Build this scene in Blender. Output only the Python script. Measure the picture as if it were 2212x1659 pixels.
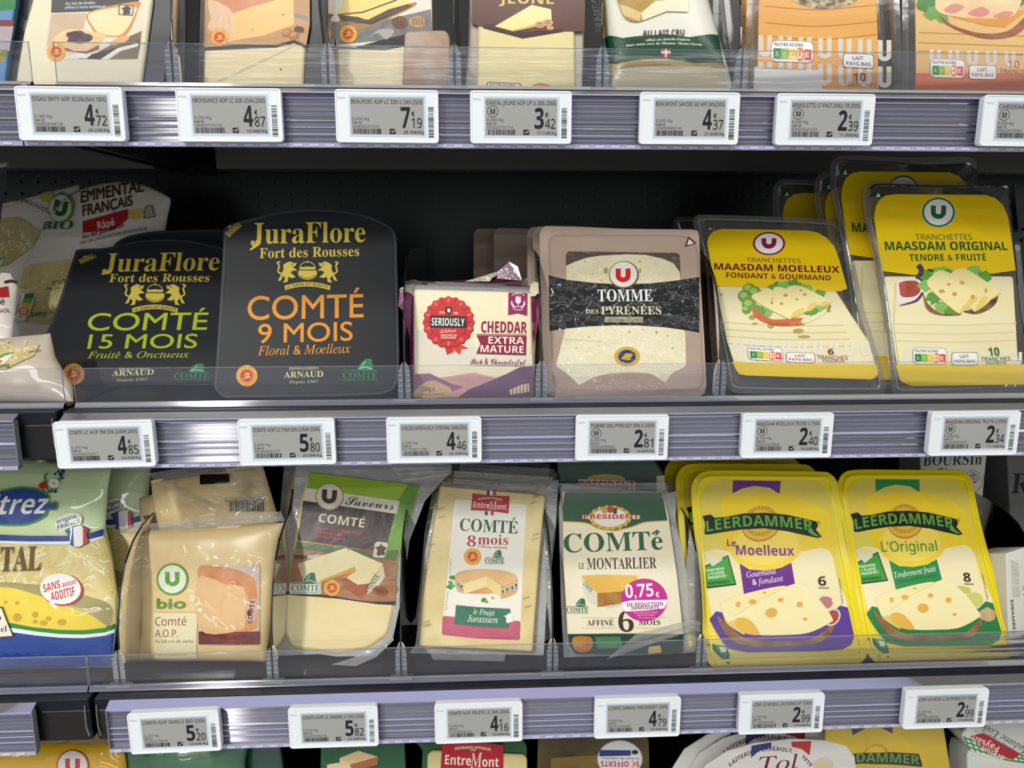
import bpy, bmesh, math, random
from mathutils import Vector, Matrix, noise
from mathutils.geometry import tessellate_polygon

random.seed(7)
scene = bpy.context.scene
for o in list(bpy.data.objects):
    bpy.data.objects.remove(o)
COL = scene.collection

# ------------------------------------------------------------------ camera
FPX, CX, CY = 1661.0,1106.0,829.5          # focal length and centre for a 2212 x 1659 frame
PITCH, YAW = math.radians(10.64), math.radians(2.91)
EYE = Vector((0.0,-0.68,1.40))
FWD = Vector((math.sin(YAW) * math.cos(PITCH), math.cos(YAW) * math.cos(PITCH),-math.sin(PITCH)))
RGT = FWD.cross(Vector((0,0,1))).normalized()
UPV = RGT.cross(FWD)
cam = bpy.data.cameras.new('camera')
cam.sensor_fit = 'HORIZONTAL'
cam.sensor_width = 36.0
cam.lens = 36.0 * FPX / 2212.0
cam.clip_start = 0.02
cam_ob = bpy.data.objects.new('camera', cam)
cam_ob.matrix_world = Matrix((
    (RGT.x, UPV.x, -FWD.x, EYE.x),(RGT.y, UPV.y, -FWD.y, EYE.y),
    (RGT.z, UPV.z, -FWD.z, EYE.z),(0,0,0,1)))
COL.objects.link(cam_ob)
scene.camera = cam_ob

# ------------------------------------------------------------------ light
world = bpy.data.worlds.new('store_interior')
scene.world = world
world.use_nodes = True
world.node_tree.nodes['Background'].inputs[0].default_value = (0.93,0.97,1.0,1)
world.node_tree.nodes['Background'].inputs[1].default_value = 0.58


def strip_lamp(name, loc, sx, sy, watts, color=(1.0,0.98,0.94)):
    """A linear ceiling luminaire of the store, shining down."""
    d = bpy.data.lights.new(name, 'AREA')
    d.shape = 'RECTANGLE'
    d.size, d.size_y = sx, sy
    d.energy = watts
    d.color = color
    ob = bpy.data.objects.new(name, d)
    ob.location = loc
    COL.objects.link(ob)
    return ob


strip_lamp('ceiling_strip_near', (0.0,-1.15,3.05),5.0,0.3,34)
strip_lamp('ceiling_strip_aisle', (-1.27,-2.62,3.05),0.10,0.8,90)
strip_lamp('ceiling_strip_mid', (0.6,-3.9,3.05),5.0,0.12,26)
strip_lamp('ceiling_strip_far', (0.4,-5.6,3.05),5.0,0.2,60)

scene.view_settings.view_transform = 'Standard'
scene.view_settings.look = 'None'
scene.view_settings.gamma = 1.0
scene.view_settings.use_curve_mapping = False
scene.view_settings.exposure = 0.18

# ------------------------------------------------------------------ measuring
# rays through points measured on the photograph, cut with real planes of the shelf
def ray(px, py):
    return (FWD + RGT * ((px - CX) / FPX) + UPV * ((CY - py) / FPX))


def hit_z(px, py, z):
    d = ray(px, py)
    return EYE + d * ((z - EYE.z) / d.z)


def hit_y(px, py, y):
    d = ray(px, py)
    return EYE + d * ((y - EYE.y) / d.y)


Z_TOP, Z_MID, Z_LOW, Z_FLOOR = 1.527,1.248,0.9634,0.680     # top faces of the four shelf boards


class Face:
    """The plane of a pack's front: base edge on a shelf, leaning back."""
    def __init__(s, bl, br, zs, lean, y=None):
        if y is None:
            A, B = hit_z(bl[0], bl[1], zs + .0006), hit_z(br[0], br[1], zs + .0006)
        else:
            A, B = hit_y(bl[0], bl[1], y[0]), hit_y(br[0], br[1], y[1])
            A.z = B.z = zs + .0006
        s.O = (A + B) / 2
        s.U = (B - A).normalized()
        back = Vector((0,0,1)).cross(s.U).normalized()
        a = math.radians(lean)
        s.lean = a
        s.V = Vector((0,0,1)) * math.cos(a) + back * math.sin(a)
        s.N = s.U.cross(s.V).normalized()
        s.M = Matrix(((s.U.x, s.V.x, s.N.x, s.O.x),(s.U.y, s.V.y, s.N.y, s.O.y),
                      (s.U.z, s.V.z, s.N.z, s.O.z),(0,0,0,1)))

    def uv(s, px, py, n=0.0):
        d = ray(px, py)
        t = (s.O + s.N * n - EYE).dot(s.N) / d.dot(s.N)
        P = EYE + d * t - s.O
        return (P.dot(s.U), P.dot(s.V))


# ------------------------------------------------------------------ materials
MATS = {}


def lin(h):
    h = h.lstrip('#')
    c = [int(h[i:i + 2], 16) / 255 for i in (0,2,4)]
    return tuple(x / 12.92 if x <= .04045 else ((x + .055) / 1.055) ** 2.4 for x in c) + (1,)


FIN = {  # roughness, specular, coat, bump scale, bump strength
    'card': (.5, .35,0,0,0), 'gloss': (.24, .32, .08,28, .05), 'film': (.3, .3, .22,30, .22),
    'wrap': (.32, .4,1.0,24,1.0), 'bag': (.34, .4,1.0,14,1.0), 'crinkle': (.2, .6,1.0,75, .75), 'matte': (.65, .25,0,0,0),
    'tray': (.22, .5, .4,20, .06), 'soft': (.45, .4, .15,60, .12), 'metal': (.3, .5,0,0,0),
    'foil': (.3, .6, .3,90, .5), 'dark': (.3, .4,0,0,0), 'ink': (.45, .2,0,0,0), 'satin': (.42, .16,0,0,0)}


def mat(col, fin='gloss'):
    """col: 'rrggbb' or 'rrggbb/rrggbb/scale[/stretch]' for a two-tone noise."""
    key = (col, fin)
    if key in MATS:
        return MATS[key]
    m = bpy.data.materials.new((fin + '_' + col.split('/')[0]))
    m.use_nodes = True
    nt = m.node_tree
    b = nt.nodes['Principled BSDF']
    r, sp, coat, bs, bst = FIN[fin]
    b.inputs['Roughness'].default_value = r
    b.inputs['Specular IOR Level'].default_value = sp
    b.inputs['Coat Weight'].default_value = coat
    b.inputs['Coat Roughness'].default_value = .05 if fin in ('bag', 'wrap') else .1
    if fin == 'metal':
        b.inputs['Metallic'].default_value = 1
    tc = nt.nodes.new('ShaderNodeTexCoord')
    p = col.split('/')
    if len(p) > 1:
        n = nt.nodes.new('ShaderNodeTexNoise')
        n.inputs['Scale'].default_value = float(p[2])
        n.inputs['Detail'].default_value = 4
        src = tc.outputs['Object']
        if len(p) > 3:
            mp = nt.nodes.new('ShaderNodeMapping')
            sv = [float(x) for x in p[3].split(',')]
            mp.inputs['Scale'].default_value = sv
            nt.links.new(src, mp.inputs[0])
            src = mp.outputs[0]
        nt.links.new(src, n.inputs['Vector'])
        rp = nt.nodes.new('ShaderNodeValToRGB')
        rp.color_ramp.elements[0].position = .36
        rp.color_ramp.elements[1].position = .64
        rp.color_ramp.elements[0].color = lin(p[0])
        rp.color_ramp.elements[1].color = lin(p[1])
        nt.links.new(n.outputs['Fac'], rp.inputs['Fac'])
        nt.links.new(rp.outputs['Color'], b.inputs['Base Color'])
    else:
        b.inputs['Base Color'].default_value = lin(p[0])
    if bst:
        n2 = nt.nodes.new('ShaderNodeTexNoise')
        n2.inputs['Scale'].default_value = bs
        n2.inputs['Detail'].default_value = 3
        n2.inputs['Distortion'].default_value = .6
        if fin in ('bag', 'wrap'):
            n2.noise_type = 'RIDGED_MULTIFRACTAL'
            n2.inputs['Detail'].default_value = 2
        nt.links.new(tc.outputs['Object'], n2.inputs['Vector'])
        bp = nt.nodes.new('ShaderNodeBump')
        bp.inputs['Strength'].default_value = bst
        bp.inputs['Distance'].default_value = .014 if fin == 'bag' else .022 if fin == 'wrap' else .004
        nt.links.new(n2.outputs['Fac'], bp.inputs['Height'])
        if coat > .5:
            nt.links.new(bp.outputs['Normal'], b.inputs['Coat Normal'])
        else:
            nt.links.new(bp.outputs['Normal'], b.inputs['Normal'])
    MATS[key] = m
    return m


def clear_mat(name, tint, diffuse, dmix, rough, bump=0, bscale=60, ior=1.45, axis=None, brushed=0):
    if name in MATS:
        return MATS[name]
    m = bpy.data.materials.new(name)
    m.use_nodes = True
    nt = m.node_tree
    nt.nodes.clear()
    out = nt.nodes.new('ShaderNodeOutputMaterial')
    tr = nt.nodes.new('ShaderNodeBsdfTransparent')
    tr.inputs[0].default_value = tint + (1,)
    df = nt.nodes.new('ShaderNodeBsdfDiffuse')
    df.inputs[0].default_value = diffuse + (1,)
    gl = nt.nodes.new('ShaderNodeBsdfGlossy')
    gl.inputs['Roughness'].default_value = rough
    if brushed:      # fine ridges along x spread reflections up and down
        gl.inputs['Anisotropy'].default_value = brushed
        cv = nt.nodes.new('ShaderNodeCombineXYZ')
        cv.inputs[0].default_value = 1
        nt.links.new(cv.outputs[0], gl.inputs['Tangent'])
        gl.inputs['Rotation'].default_value = 0
    fr = nt.nodes.new('ShaderNodeFresnel')
    fr.inputs['IOR'].default_value = ior
    m1 = nt.nodes.new('ShaderNodeMixShader')
    m1.inputs[0].default_value = dmix
    m2 = nt.nodes.new('ShaderNodeMixShader')
    nt.links.new(tr.outputs[0], m1.inputs[1])
    nt.links.new(df.outputs[0], m1.inputs[2])
    nt.links.new(fr.outputs[0], m2.inputs[0])
    nt.links.new(m1.outputs[0], m2.inputs[1])
    nt.links.new(gl.outputs[0], m2.inputs[2])
    nt.links.new(m2.outputs[0], out.inputs[0])
    if bump:
        tc = nt.nodes.new('ShaderNodeTexCoord')
        mp = nt.nodes.new('ShaderNodeMapping')
        if axis:
            mp.inputs['Scale'].default_value = axis
        n = nt.nodes.new('ShaderNodeTexNoise')
        n.inputs['Scale'].default_value = bscale
        n.inputs['Detail'].default_value = 3
        bp = nt.nodes.new('ShaderNodeBump')
        bp.inputs['Strength'].default_value = bump
        bp.inputs['Distance'].default_value = .004
        nt.links.new(tc.outputs['Object'], mp.inputs[0])
        nt.links.new(mp.outputs[0], n.inputs['Vector'])
        nt.links.new(n.outputs['Fac'], bp.inputs['Height'])
        for nd in (gl, fr, df):
            nt.links.new(bp.outputs[0], nd.inputs['Normal'])
    MATS[name] = m
    return m


CLEAR = clear_mat('clear_film', (.97, .97, .97),(.8, .8, .8), .07, .09, .5,50)
CLEARTRAY = clear_mat('clear_tray', (.90, .90, .89),(.55, .54, .5), .10, .08, .12,25)
CRIMP = clear_mat('crimped_film', (.9, .9, .9),(.85, .86, .86), .22, .15, .5,60,1.5,(1,12,1))
FROST = clear_mat('cloudy_film', (.88, .88, .86),(.82, .83, .82), .4, .18, .6,45)
FENCE = clear_mat('fence_plastic', (.955, .96, .98),(.4, .43, .6), .03, .1, .12,40,1.42,(.2,1,3))
CLIP = clear_mat('clip_plastic', (.86, .89, .92),(.75, .8, .85), .22, .06,0,0,1.6)
RAIL = clear_mat('rail_plastic', (.72, .72, .84),(.62, .62, .86), .5, .12,0,0,1.6)
RAILLIP = clear_mat('rail_lip_plastic', (.6, .6, .8),(.52, .52, .80), .66, .35,0,0,1.45)
RAILBACK = clear_mat('rail_back_plastic', (.50, .50, .60),(.36, .36, .54), .36, .32,0,0,2.5, None, .93)
SMOKY = clear_mat('smoky_plastic', (.42, .42, .43),(.10, .10, .10), .22, .1,0,0,1.45)


# ------------------------------------------------------------------ lettering
CAPH = {'d': 0.682, 's': 0.678, 'i': 0.692, 'sc': 0.622, 'b': 0.714, 'n': 0.714}
GLYPHS = {
 'd': {
  ' ': [139],
  'A': [334,[181,343,146,343,0,0,50,0,93,100,238,100,284,0,334,0],[163,268,218,144,112,144]],
  'B': [282,[38,0,154,0,188,3,215,11,236,23,252,38,263,55,270,73,272,91,270,110,264,127,255,142,243,155,228,166,210,174,190,180,204,188,215,196,225,205,232,215,237,227,240,240,242,254,240,272,234,290,223,306,209,320,189,331,165,338,136,341,38,341],[86,297,132,297,149,296,163,292,174,286,182,279,187,270,190,260,191,250,190,235,185,223,178,213,168,205,154,199,138,196,119,195,86,195],[86,151,146,151,166,150,183,146,197,140,208,132,215,122,220,111,221,98,220,87,217,76,210,66,201,57,188,50,170,46,148,44,86,44]],
  'C': [354,[328,318,291,332,273,337,241,343,211,346,166,341,126,328,92,307,63,280,42,247,29,208,24,166,28,134,38,101,56,69,82,40,116,17,158,1,208,-4,230,-4,250,-2,268,2,286,6,302,12,332,26,332,79,315,69,298,60,281,53,263,48,246,44,229,41,212,40,179,44,149,53,124,67,103,87,88,111,78,139,74,170,78,201,88,229,103,253,124,273,149,288,178,297,210,300,227,300,244,298,260,294,277,289,293,283,310,275,328,265]],
  'D': [375,[38,0,171,0,216,5,256,18,289,40,316,67,336,98,348,134,352,170,349,205,338,240,320,271,295,299,262,321,220,336,170,341,38,341],[87,297,162,297,200,294,232,284,257,269,277,249,291,226,299,199,302,170,300,150,294,127,283,103,265,81,241,62,208,49,165,44,87,44]],
  'E': [250,[231,341,38,341,38,0,236,0,236,44,86,44,86,150,226,150,226,194,86,194,86,297,231,297]],
  'F': [234,[220,341,38,341,38,0,87,0,87,158,220,158,220,202,87,202,87,297,220,297]],
  'G': [370,[336,168,222,168,222,124,288,124,288,54,257,46,236,42,214,40,180,44,151,53,125,68,104,87,89,111,79,139,76,170,79,201,89,228,104,252,124,272,149,288,176,297,207,300,225,300,242,298,260,294,277,289,295,283,312,276,330,267,330,316,289,332,272,337,240,344,208,346,165,341,126,328,92,308,64,280,43,248,30,210,25,168,30,127,43,90,64,58,91,32,125,12,164,0,206,-4,245,-2,263,0,299,9,336,24]],
  'I': [125,[87,341,38,341,38,0,87,0]],
  'L': [245,[86,341,37,341,37,0,240,0,240,44,86,44]],
  'M': [390,[354,341,309,341,196,201,82,341,36,341,36,0,86,0,86,266,192,134,200,134,304,266,306,0,354,0]],
  'N': [390,[353,341,307,341,307,77,76,341,37,341,37,0,83,0,83,262,311,0,353,0]],
  'O': [412,[22,170,27,132,39,95,59,63,86,35,120,14,159,0,204,-4,251,0,292,14,326,35,353,63,373,96,385,132,389,170,385,210,372,247,352,279,325,307,291,327,251,341,206,346,161,341,121,327,87,306,60,279,39,246,27,210],[73,170,76,201,86,229,101,253,121,273,146,288,174,297,206,300,237,297,265,288,290,273,310,253,326,229,335,201,338,170,335,140,326,112,310,88,290,68,265,53,237,44,206,40,174,44,146,53,121,68,101,88,86,112,76,140]],
  'Q': [412,[248,0,282,10,312,26,338,47,360,73,376,103,386,135,390,170,385,211,372,248,351,281,324,308,291,328,253,341,210,346,165,341,125,329,90,309,62,283,40,250,27,213,22,170,26,135,36,102,52,73,74,47,100,26,131,10,166,0,186,-15,208,-28,231,-40,254,-51,279,-60,305,-66,333,-70,377,-26,361,-28,346,-28,330,-27,313,-24,294,-18,272,-10],[208,300,240,297,268,287,292,272,312,252,327,228,336,200,340,169,336,140,327,113,312,89,293,69,268,54,241,44,210,40,173,44,143,54,118,70,98,90,84,114,76,141,73,170,75,193,82,218,94,243,112,265,137,284,169,296]],
  'R': [302,[38,341,38,0,88,0,88,148,118,147,129,145,140,139,152,130,165,116,181,96,244,0,302,0,272,41,234,101,214,130,204,142,192,153,180,162,194,169,207,178,217,188,226,201,232,214,235,229,236,246,234,269,226,290,214,308,198,322,177,332,152,339,124,341],[88,299,119,299,138,298,153,294,165,289,174,281,181,272,185,260,186,248,185,235,182,224,176,214,168,205,155,198,139,194,119,192,88,192]],
  'S': [229,[200,322,178,333,157,341,146,344,124,346,98,343,76,337,56,327,41,314,30,297,22,277,20,254,28,219,49,192,78,170,109,150,138,131,159,109,168,82,166,74,163,66,158,58,150,50,140,45,127,41,112,40,98,41,84,44,70,49,57,56,45,65,33,76,22,89,22,27,34,18,47,11,60,6,73,1,87,-2,102,-4,118,-4,140,-2,160,4,178,15,193,29,204,46,211,66,213,88,205,128,184,158,155,181,95,217,74,236,66,261,67,271,71,280,77,287,85,293,95,298,107,300,120,302,140,299,152,296,163,292,175,285,187,277,200,266]],
  'T': [302,[294,341,8,341,8,297,126,297,126,0,176,0,176,297,294,297]],
  'U': [354,[324,341,275,341,275,129,272,105,269,95,265,85,260,76,254,68,246,62,237,56,227,51,216,46,203,43,189,41,174,40,161,41,149,43,138,46,128,50,118,55,109,62,100,70,89,83,85,91,83,101,80,124,80,341,30,341,30,129,35,92,46,62,64,37,86,19,113,6,142,-2,172,-4,213,-1,247,8,275,24,296,44,312,70,321,100,324,134]],
  'a': [214,[206,40,193,32,184,28,178,29,174,34,174,40,174,155,171,175,165,192,156,206,143,216,128,223,111,228,92,229,79,228,66,227,55,223,44,219,34,214,25,207,18,198,18,150,27,160,37,168,47,175,57,180,67,184,78,186,88,187,99,186,108,184,116,180,122,175,126,168,128,158,129,136,59,110,44,102,32,93,22,82,15,68,13,50,14,38,18,27,24,17,32,8,43,1,55,-3,68,-4,77,-4,94,0,103,3,120,12,128,18,131,12,134,7,137,3,142,0,155,-4,162,-4,174,-3,184,0,206,13],[129,46,113,33,102,29,90,27,82,28,76,30,70,34,65,38,61,44,59,51,58,58,60,69,65,78,74,86,85,93,98,100,129,111]],
  'b': [250,[74,341,30,341,30,12,50,5,62,1,87,-3,113,-4,143,-2,170,6,192,19,209,37,222,60,230,86,233,117,231,144,224,167,212,188,198,205,180,218,159,226,136,229,126,229,108,225,100,222,91,219,74,208],[74,166,82,173,96,182,110,187,125,189,140,187,154,182,165,173,175,161,182,147,186,130,188,110,186,93,181,77,173,64,163,53,150,45,135,39,119,38,93,40,74,44]],
  'e': [240,[219,65,197,52,175,43,152,39,140,38,123,39,108,44,95,51,84,60,76,73,69,88,65,106,223,106,221,138,214,166,203,189,189,207,171,219,150,226,126,229,100,226,78,218,58,206,42,188,30,167,23,143,20,115,23,89,30,64,41,42,57,23,77,8,101,-1,130,-4,159,-2,172,0,184,4,196,9,219,22],[66,135,69,149,75,162,82,172,90,180,101,186,113,189,126,190,139,189,150,185,160,179,168,171,173,161,177,149,179,135]],
  'i': [110,[77,224,32,224,32,0,77,0],[82,292,81,299,79,304,76,309,72,313,67,316,61,318,55,319,49,318,43,316,38,313,34,309,31,304,29,298,28,292,29,286,31,281,34,276,38,272,43,269,49,267,55,266,61,267,67,269,72,272,76,276,79,281,81,286]],
  'l': [110,[77,341,32,341,32,0,77,0]],
  'o': [276,[136,229,109,226,84,218,62,204,44,187,30,165,21,141,18,114,21,86,29,61,43,39,61,21,83,7,108,-2,136,-4,166,-2,192,7,215,20,233,38,246,60,255,86,258,114,255,142,246,166,232,188,214,205,191,218,165,226],[136,189,154,187,171,182,185,173,196,162,205,148,211,132,212,114,211,94,206,77,197,63,186,51,172,43,155,37,136,36,118,37,103,43,89,52,78,63,70,78,65,95,64,114,65,132,71,148,79,162,90,173,103,182,119,187]],
  'p': [250,[73,6,87,0,100,-3,118,-4,145,-2,170,6,191,20,208,37,221,58,229,83,232,110,229,140,221,165,208,186,190,203,166,215,138,222,106,224,28,224,28,-115,73,-115],[73,184,114,184,133,183,149,178,163,170,173,159,180,146,185,130,186,111,185,93,180,77,171,63,161,52,147,43,132,37,115,36,109,36,91,39,73,46]],
  'r': [198,[34,224,34,0,79,0,79,118,80,133,84,148,91,161,99,171,109,180,121,185,134,186,138,186,150,182,163,175,175,164,198,203,183,216,168,224,153,228,145,229,136,228,127,225,118,219,108,212,99,201,90,189,80,173,79,224]],
  's': [192,[162,210,142,220,133,223,114,228,96,229,78,228,62,224,48,217,37,208,29,197,24,183,22,168,28,145,43,126,63,110,106,84,121,73,127,60,126,54,124,48,120,44,115,40,108,37,94,34,77,37,56,44,45,49,20,64,20,16,32,10,55,2,76,-3,98,-4,116,-3,132,2,145,9,157,19,165,31,171,45,172,62,172,71,169,80,164,88,157,97,148,105,136,114,122,124,94,142,76,155,71,160,68,165,68,170,68,174,70,179,73,183,78,186,90,190,97,190,113,188,131,183,151,173,162,166]],
  't': [166,[84,271,0,190,0,184,39,184,39,66,40,49,45,34,52,21,63,10,76,2,93,-3,112,-4,119,-4,143,1,166,10,166,52,151,44,136,39,129,37,116,36,103,38,97,41,92,45,88,51,85,59,84,70,84,184,154,184,154,224,84,224]],
  'u': [250,[218,0,218,224,174,224,174,64,168,56,153,43,145,38,137,35,129,33,120,32,108,34,98,37,90,42,83,49,78,58,75,69,74,82,74,224,30,224,30,85,32,62,37,42,46,26,58,13,72,3,89,-2,108,-4,117,-4,127,-1,137,2,147,7,157,13,174,28,174,0]],
  '1': [250,[150,341,101,341,101,0,150,0]],
  '5': [250,[202,341,50,341,50,164,81,168,107,167,129,161,147,151,159,138,167,122,170,104,168,90,163,77,154,65,143,56,130,48,116,44,100,42,89,43,67,47,46,55,25,67,25,16,49,6,61,2,83,-3,108,-4,134,-2,158,6,178,19,195,35,208,55,216,79,219,104,216,130,208,154,194,174,176,191,153,203,126,210,95,212,95,297,202,297]],
  '9': [250,[94,-4,126,19,156,47,181,79,202,113,217,149,227,185,230,221,228,250,220,277,208,300,191,319,171,333,148,342,122,346,96,343,74,334,55,322,39,305,28,287,20,266,18,244,20,222,28,200,39,182,54,167,72,155,92,148,114,145,122,145,138,148,146,150,161,156,168,160,162,141,153,122,141,103,126,84,108,66,87,48,64,32],[67,245,68,258,72,269,79,279,87,288,98,294,110,298,123,299,136,297,148,293,159,285,168,276,174,264,178,251,180,238,180,223,178,210,162,201,146,195,138,193,125,192,112,193,100,197,89,203,80,212,73,222,69,233]],
  '€': [332,[260,235,244,200,12,200,24,235],[229,164,213,128,12,128,24,164],[302,332,284,292,272,303,255,314,236,322,219,325,198,326,181,323,166,318,152,310,140,299,128,286,123,278,115,261,108,241,106,231,102,207,101,182,102,156,106,133,108,122,115,103,123,86,128,78,140,65,152,54,166,46,181,41,198,38,219,39,236,42,251,48,268,57,283,68,302,30,284,17,265,7,244,0,221,-4,206,-5,182,-3,159,2,138,12,128,18,110,32,102,41,87,60,75,82,70,94,62,121,58,150,56,165,56,182,58,213,62,242,66,256,70,269,81,293,94,314,102,323,110,331,128,346,138,352,159,361,182,367,194,368,214,368,236,366,251,362,265,356,278,350,291,341]],
  '®': [370,[104,78,136,78,136,162,165,161,173,159,181,155,188,149,196,139,204,126,232,78,270,78,240,127,227,145,214,158,208,163,200,166,214,169,226,174,237,180,245,189,252,199,256,211,257,224,256,234,253,244,247,254,238,262,226,269,211,274,192,276,104,276],[136,190,136,249,196,248,204,246,210,243,216,239,220,233,222,227,223,220,222,211,219,205,215,199,208,195,201,192,192,190],[338,180,334,145,323,112,305,84,281,60,252,42,220,30,184,26,149,30,117,42,88,60,65,84,47,112,35,145,31,180,35,215,47,248,65,276,88,300,117,318,149,329,184,334,220,329,252,318,281,300,305,276,323,248,334,215],[369,180,364,222,350,261,328,295,300,324,266,345,227,359,184,364,142,359,103,345,69,324,41,295,19,261,5,222,0,180,5,138,19,99,41,65,69,36,103,14,142,0,184,-4,227,0,266,14,300,36,328,65,350,99,364,138]],
  "'": [94,[36,231,58,231,69,300,69,358,25,358,25,300]],
  'É': [250,[231,341,38,341,38,0,236,0,236,44,86,44,86,150,226,150,226,194,86,194,86,297,231,297],[131,437,98,364,125,364,181,437]],
  'é': [240,[219,65,197,52,175,43,152,39,140,38,123,39,108,44,95,51,84,60,76,73,69,88,65,106,223,106,221,138,214,166,203,189,189,207,171,219,150,227,126,229,100,226,78,218,58,206,42,188,30,167,23,143,20,115,23,89,30,64,41,42,57,23,77,8,101,-1,130,-4,159,-2,172,0,184,4,196,9,219,22],[66,135,69,149,75,162,82,172,90,180,101,186,113,189,126,190,139,189,150,185,160,179,168,171,173,161,177,149,179,135],[126,327,92,254,120,254,176,327]],
  'â': [214,[206,40,193,32,184,28,178,29,174,34,174,40,174,155,171,175,165,192,156,206,143,216,128,223,111,228,92,229,79,228,66,227,55,223,44,219,34,214,25,207,18,198,18,150,27,160,37,168,47,175,57,180,67,184,78,186,88,187,99,186,108,184,116,180,122,175,126,168,128,158,129,136,59,110,44,102,32,93,22,82,15,68,13,50,14,38,18,27,24,17,32,8,43,1,55,-3,68,-4,77,-4,94,0,103,3,120,12,128,18,131,12,134,7,137,3,142,0,155,-4,162,-4,174,-3,184,0,206,13],[129,46,113,33,102,29,90,27,82,28,76,30,70,34,65,38,61,44,59,51,58,58,60,69,65,78,74,86,85,93,98,100,129,111],[120,328,73,328,28,253,54,253,96,296,139,253,166,253]],
 },
 's': {
  ' ': [139],
  'A': [325,[-6,0,-6,14,18,22,30,41,154,347,167,346,293,48,312,19,330,14,330,0,170,0,170,14,193,16,206,23,211,34,188,98,77,98,56,36,60,24,72,16,95,14,95,0],[84,120,180,120,132,238]],
  'B': [330,[12,0,12,13,27,15,46,24,54,45,56,274,48,314,38,322,12,326,12,339,164,339,237,330,280,304,295,261,286,225,259,199,214,184,268,166,301,138,312,98,308,69,296,45,276,26,250,11,216,3],[136,188,183,194,196,203,205,216,212,257,207,294,191,316,178,321,151,322,144,320,137,310],[165,18,200,26,211,36,223,71,222,120,216,140,206,154,192,164,172,170,136,172,136,38,142,25]],
  'C': [348,[191,-8,129,2,102,15,58,53,29,106,22,137,22,203,29,233,42,261,79,307,131,336,193,346,217,344,288,324,299,326,312,346,325,346,325,230,312,230,300,258,265,303,244,318,222,327,198,330,147,312,117,258,107,168,118,85,151,34,207,18,227,19,266,33,285,45,319,79,333,66,294,25,247,0]],
  'D': [369,[15,0,15,13,47,22,54,40,55,278,51,309,45,317,37,322,11,326,11,339,165,339,220,334,266,319,302,295,328,262,343,220,348,170,329,75,269,19,170,0],[166,18,195,22,219,35,238,56,251,85,258,124,261,170,250,255,219,306,166,322,141,315,136,286,136,41,141,25]],
  'E': [329,[10,0,10,12,38,17,46,22,52,30,56,58,55,294,46,317,27,325,12,326,12,339,297,339,297,238,286,238,279,266,268,287,253,302,233,312,206,318,163,320,144,317,138,310,136,183,164,185,193,200,202,214,214,257,226,257,226,88,214,88,203,135,189,153,168,162,136,166,136,50,139,31,149,23,195,21,233,29,263,44,276,56,306,106,320,106,300,0]],
  'F': [301,[12,0,12,13,27,15,46,25,54,46,56,279,51,307,46,315,10,326,10,339,293,339,293,238,281,238,271,274,256,298,231,313,194,320,162,321,144,318,137,309,136,184,162,186,190,201,200,215,212,258,225,258,225,88,212,88,200,135,191,149,161,165,136,166,136,60,140,32,156,18,191,13,191,0]],
  'G': [378,[200,-8,134,2,105,14,80,31,60,52,43,76,30,105,23,136,23,204,30,234,59,286,104,324,131,336,192,346,246,338,288,324,302,330,312,346,326,346,326,229,312,229,295,266,272,296,245,317,215,329,199,330,149,312,119,259,108,170,111,121,120,82,134,50,153,28,177,14,205,10,235,14,244,20,254,40,255,95,251,120,236,131,205,136,205,148,372,148,372,136,347,132,336,120,332,22,288,5,244,-4]],
  'H': [390,[12,0,12,13,27,15,46,24,54,44,56,60,54,296,46,316,38,321,12,326,12,339,180,339,180,326,152,322,139,309,136,186,254,186,251,309,238,322,210,326,210,339,378,339,378,326,343,316,334,282,335,45,343,24,351,19,378,13,378,0,210,0,210,13,237,18,250,31,254,60,254,164,136,164,136,60,140,32,152,18,180,13,180,0]],
  'I': [194,[10,0,10,13,46,24,55,42,56,56,55,302,47,318,10,326,10,339,182,339,182,326,146,318,137,302,136,58,143,28,153,20,183,13,183,0]],
  'J': [246,[81,-48,51,-45,27,-34,2,-6,-2,17,-1,28,8,45,24,54,43,54,59,46,68,30,68,13,57,-14,59,-23,78,-30,97,-25,109,2,108,296,98,316,59,326,59,339,234,339,234,326,200,317,191,297,190,66,178,2,142,-36]],
  'L': [318,[12,0,12,13,27,15,46,24,54,44,56,60,54,297,46,316,38,322,12,326,12,339,186,339,186,326,148,320,137,303,138,35,144,26,164,21,197,22,234,30,263,47,275,59,304,115,318,115,299,0]],
  'M': [472,[10,0,10,13,26,15,46,24,51,32,56,59,54,303,45,319,11,326,11,339,138,339,236,106,334,339,460,339,460,326,426,315,421,307,417,282,419,40,428,21,459,13,459,0,294,0,294,13,328,22,337,41,338,297,214,0,201,0,78,290,80,43,89,22,110,14,126,13,126,0]],
  'N': [368,[300,-8,80,260,80,43,88,23,108,15,124,13,124,0,14,0,14,13,40,17,50,25,56,58,56,289,27,322,14,326,14,339,116,339,291,126,289,301,280,318,246,326,246,339,357,339,357,326,330,322,322,316,315,296,314,-8]],
  'O': [391,[194,-8,147,-2,126,6,105,16,70,43,56,60,34,100,22,145,20,170,22,194,34,239,56,279,70,296,106,323,127,334,149,341,198,347,222,346,266,334,286,324,321,297,336,280,358,240,370,194,371,170,370,145,358,100,335,60,320,43,285,16,264,6,219,-6],[197,9,244,27,273,80,282,170,280,218,272,258,259,289,241,312,219,325,194,330,146,312,118,259,108,170,111,121,119,82,132,50,150,27,172,14]],
  'P': [311,[12,0,12,13,27,15,46,24,54,44,56,60,54,296,46,316,38,321,12,326,12,339,198,338,250,328,279,309,298,281,304,247,301,221,290,198,273,179,249,164,218,156,136,153,136,60,140,32,152,18,180,13,180,0],[136,171,172,173,190,179,202,188,211,202,218,245,212,288,194,313,180,319,152,320,138,311]],
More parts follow.
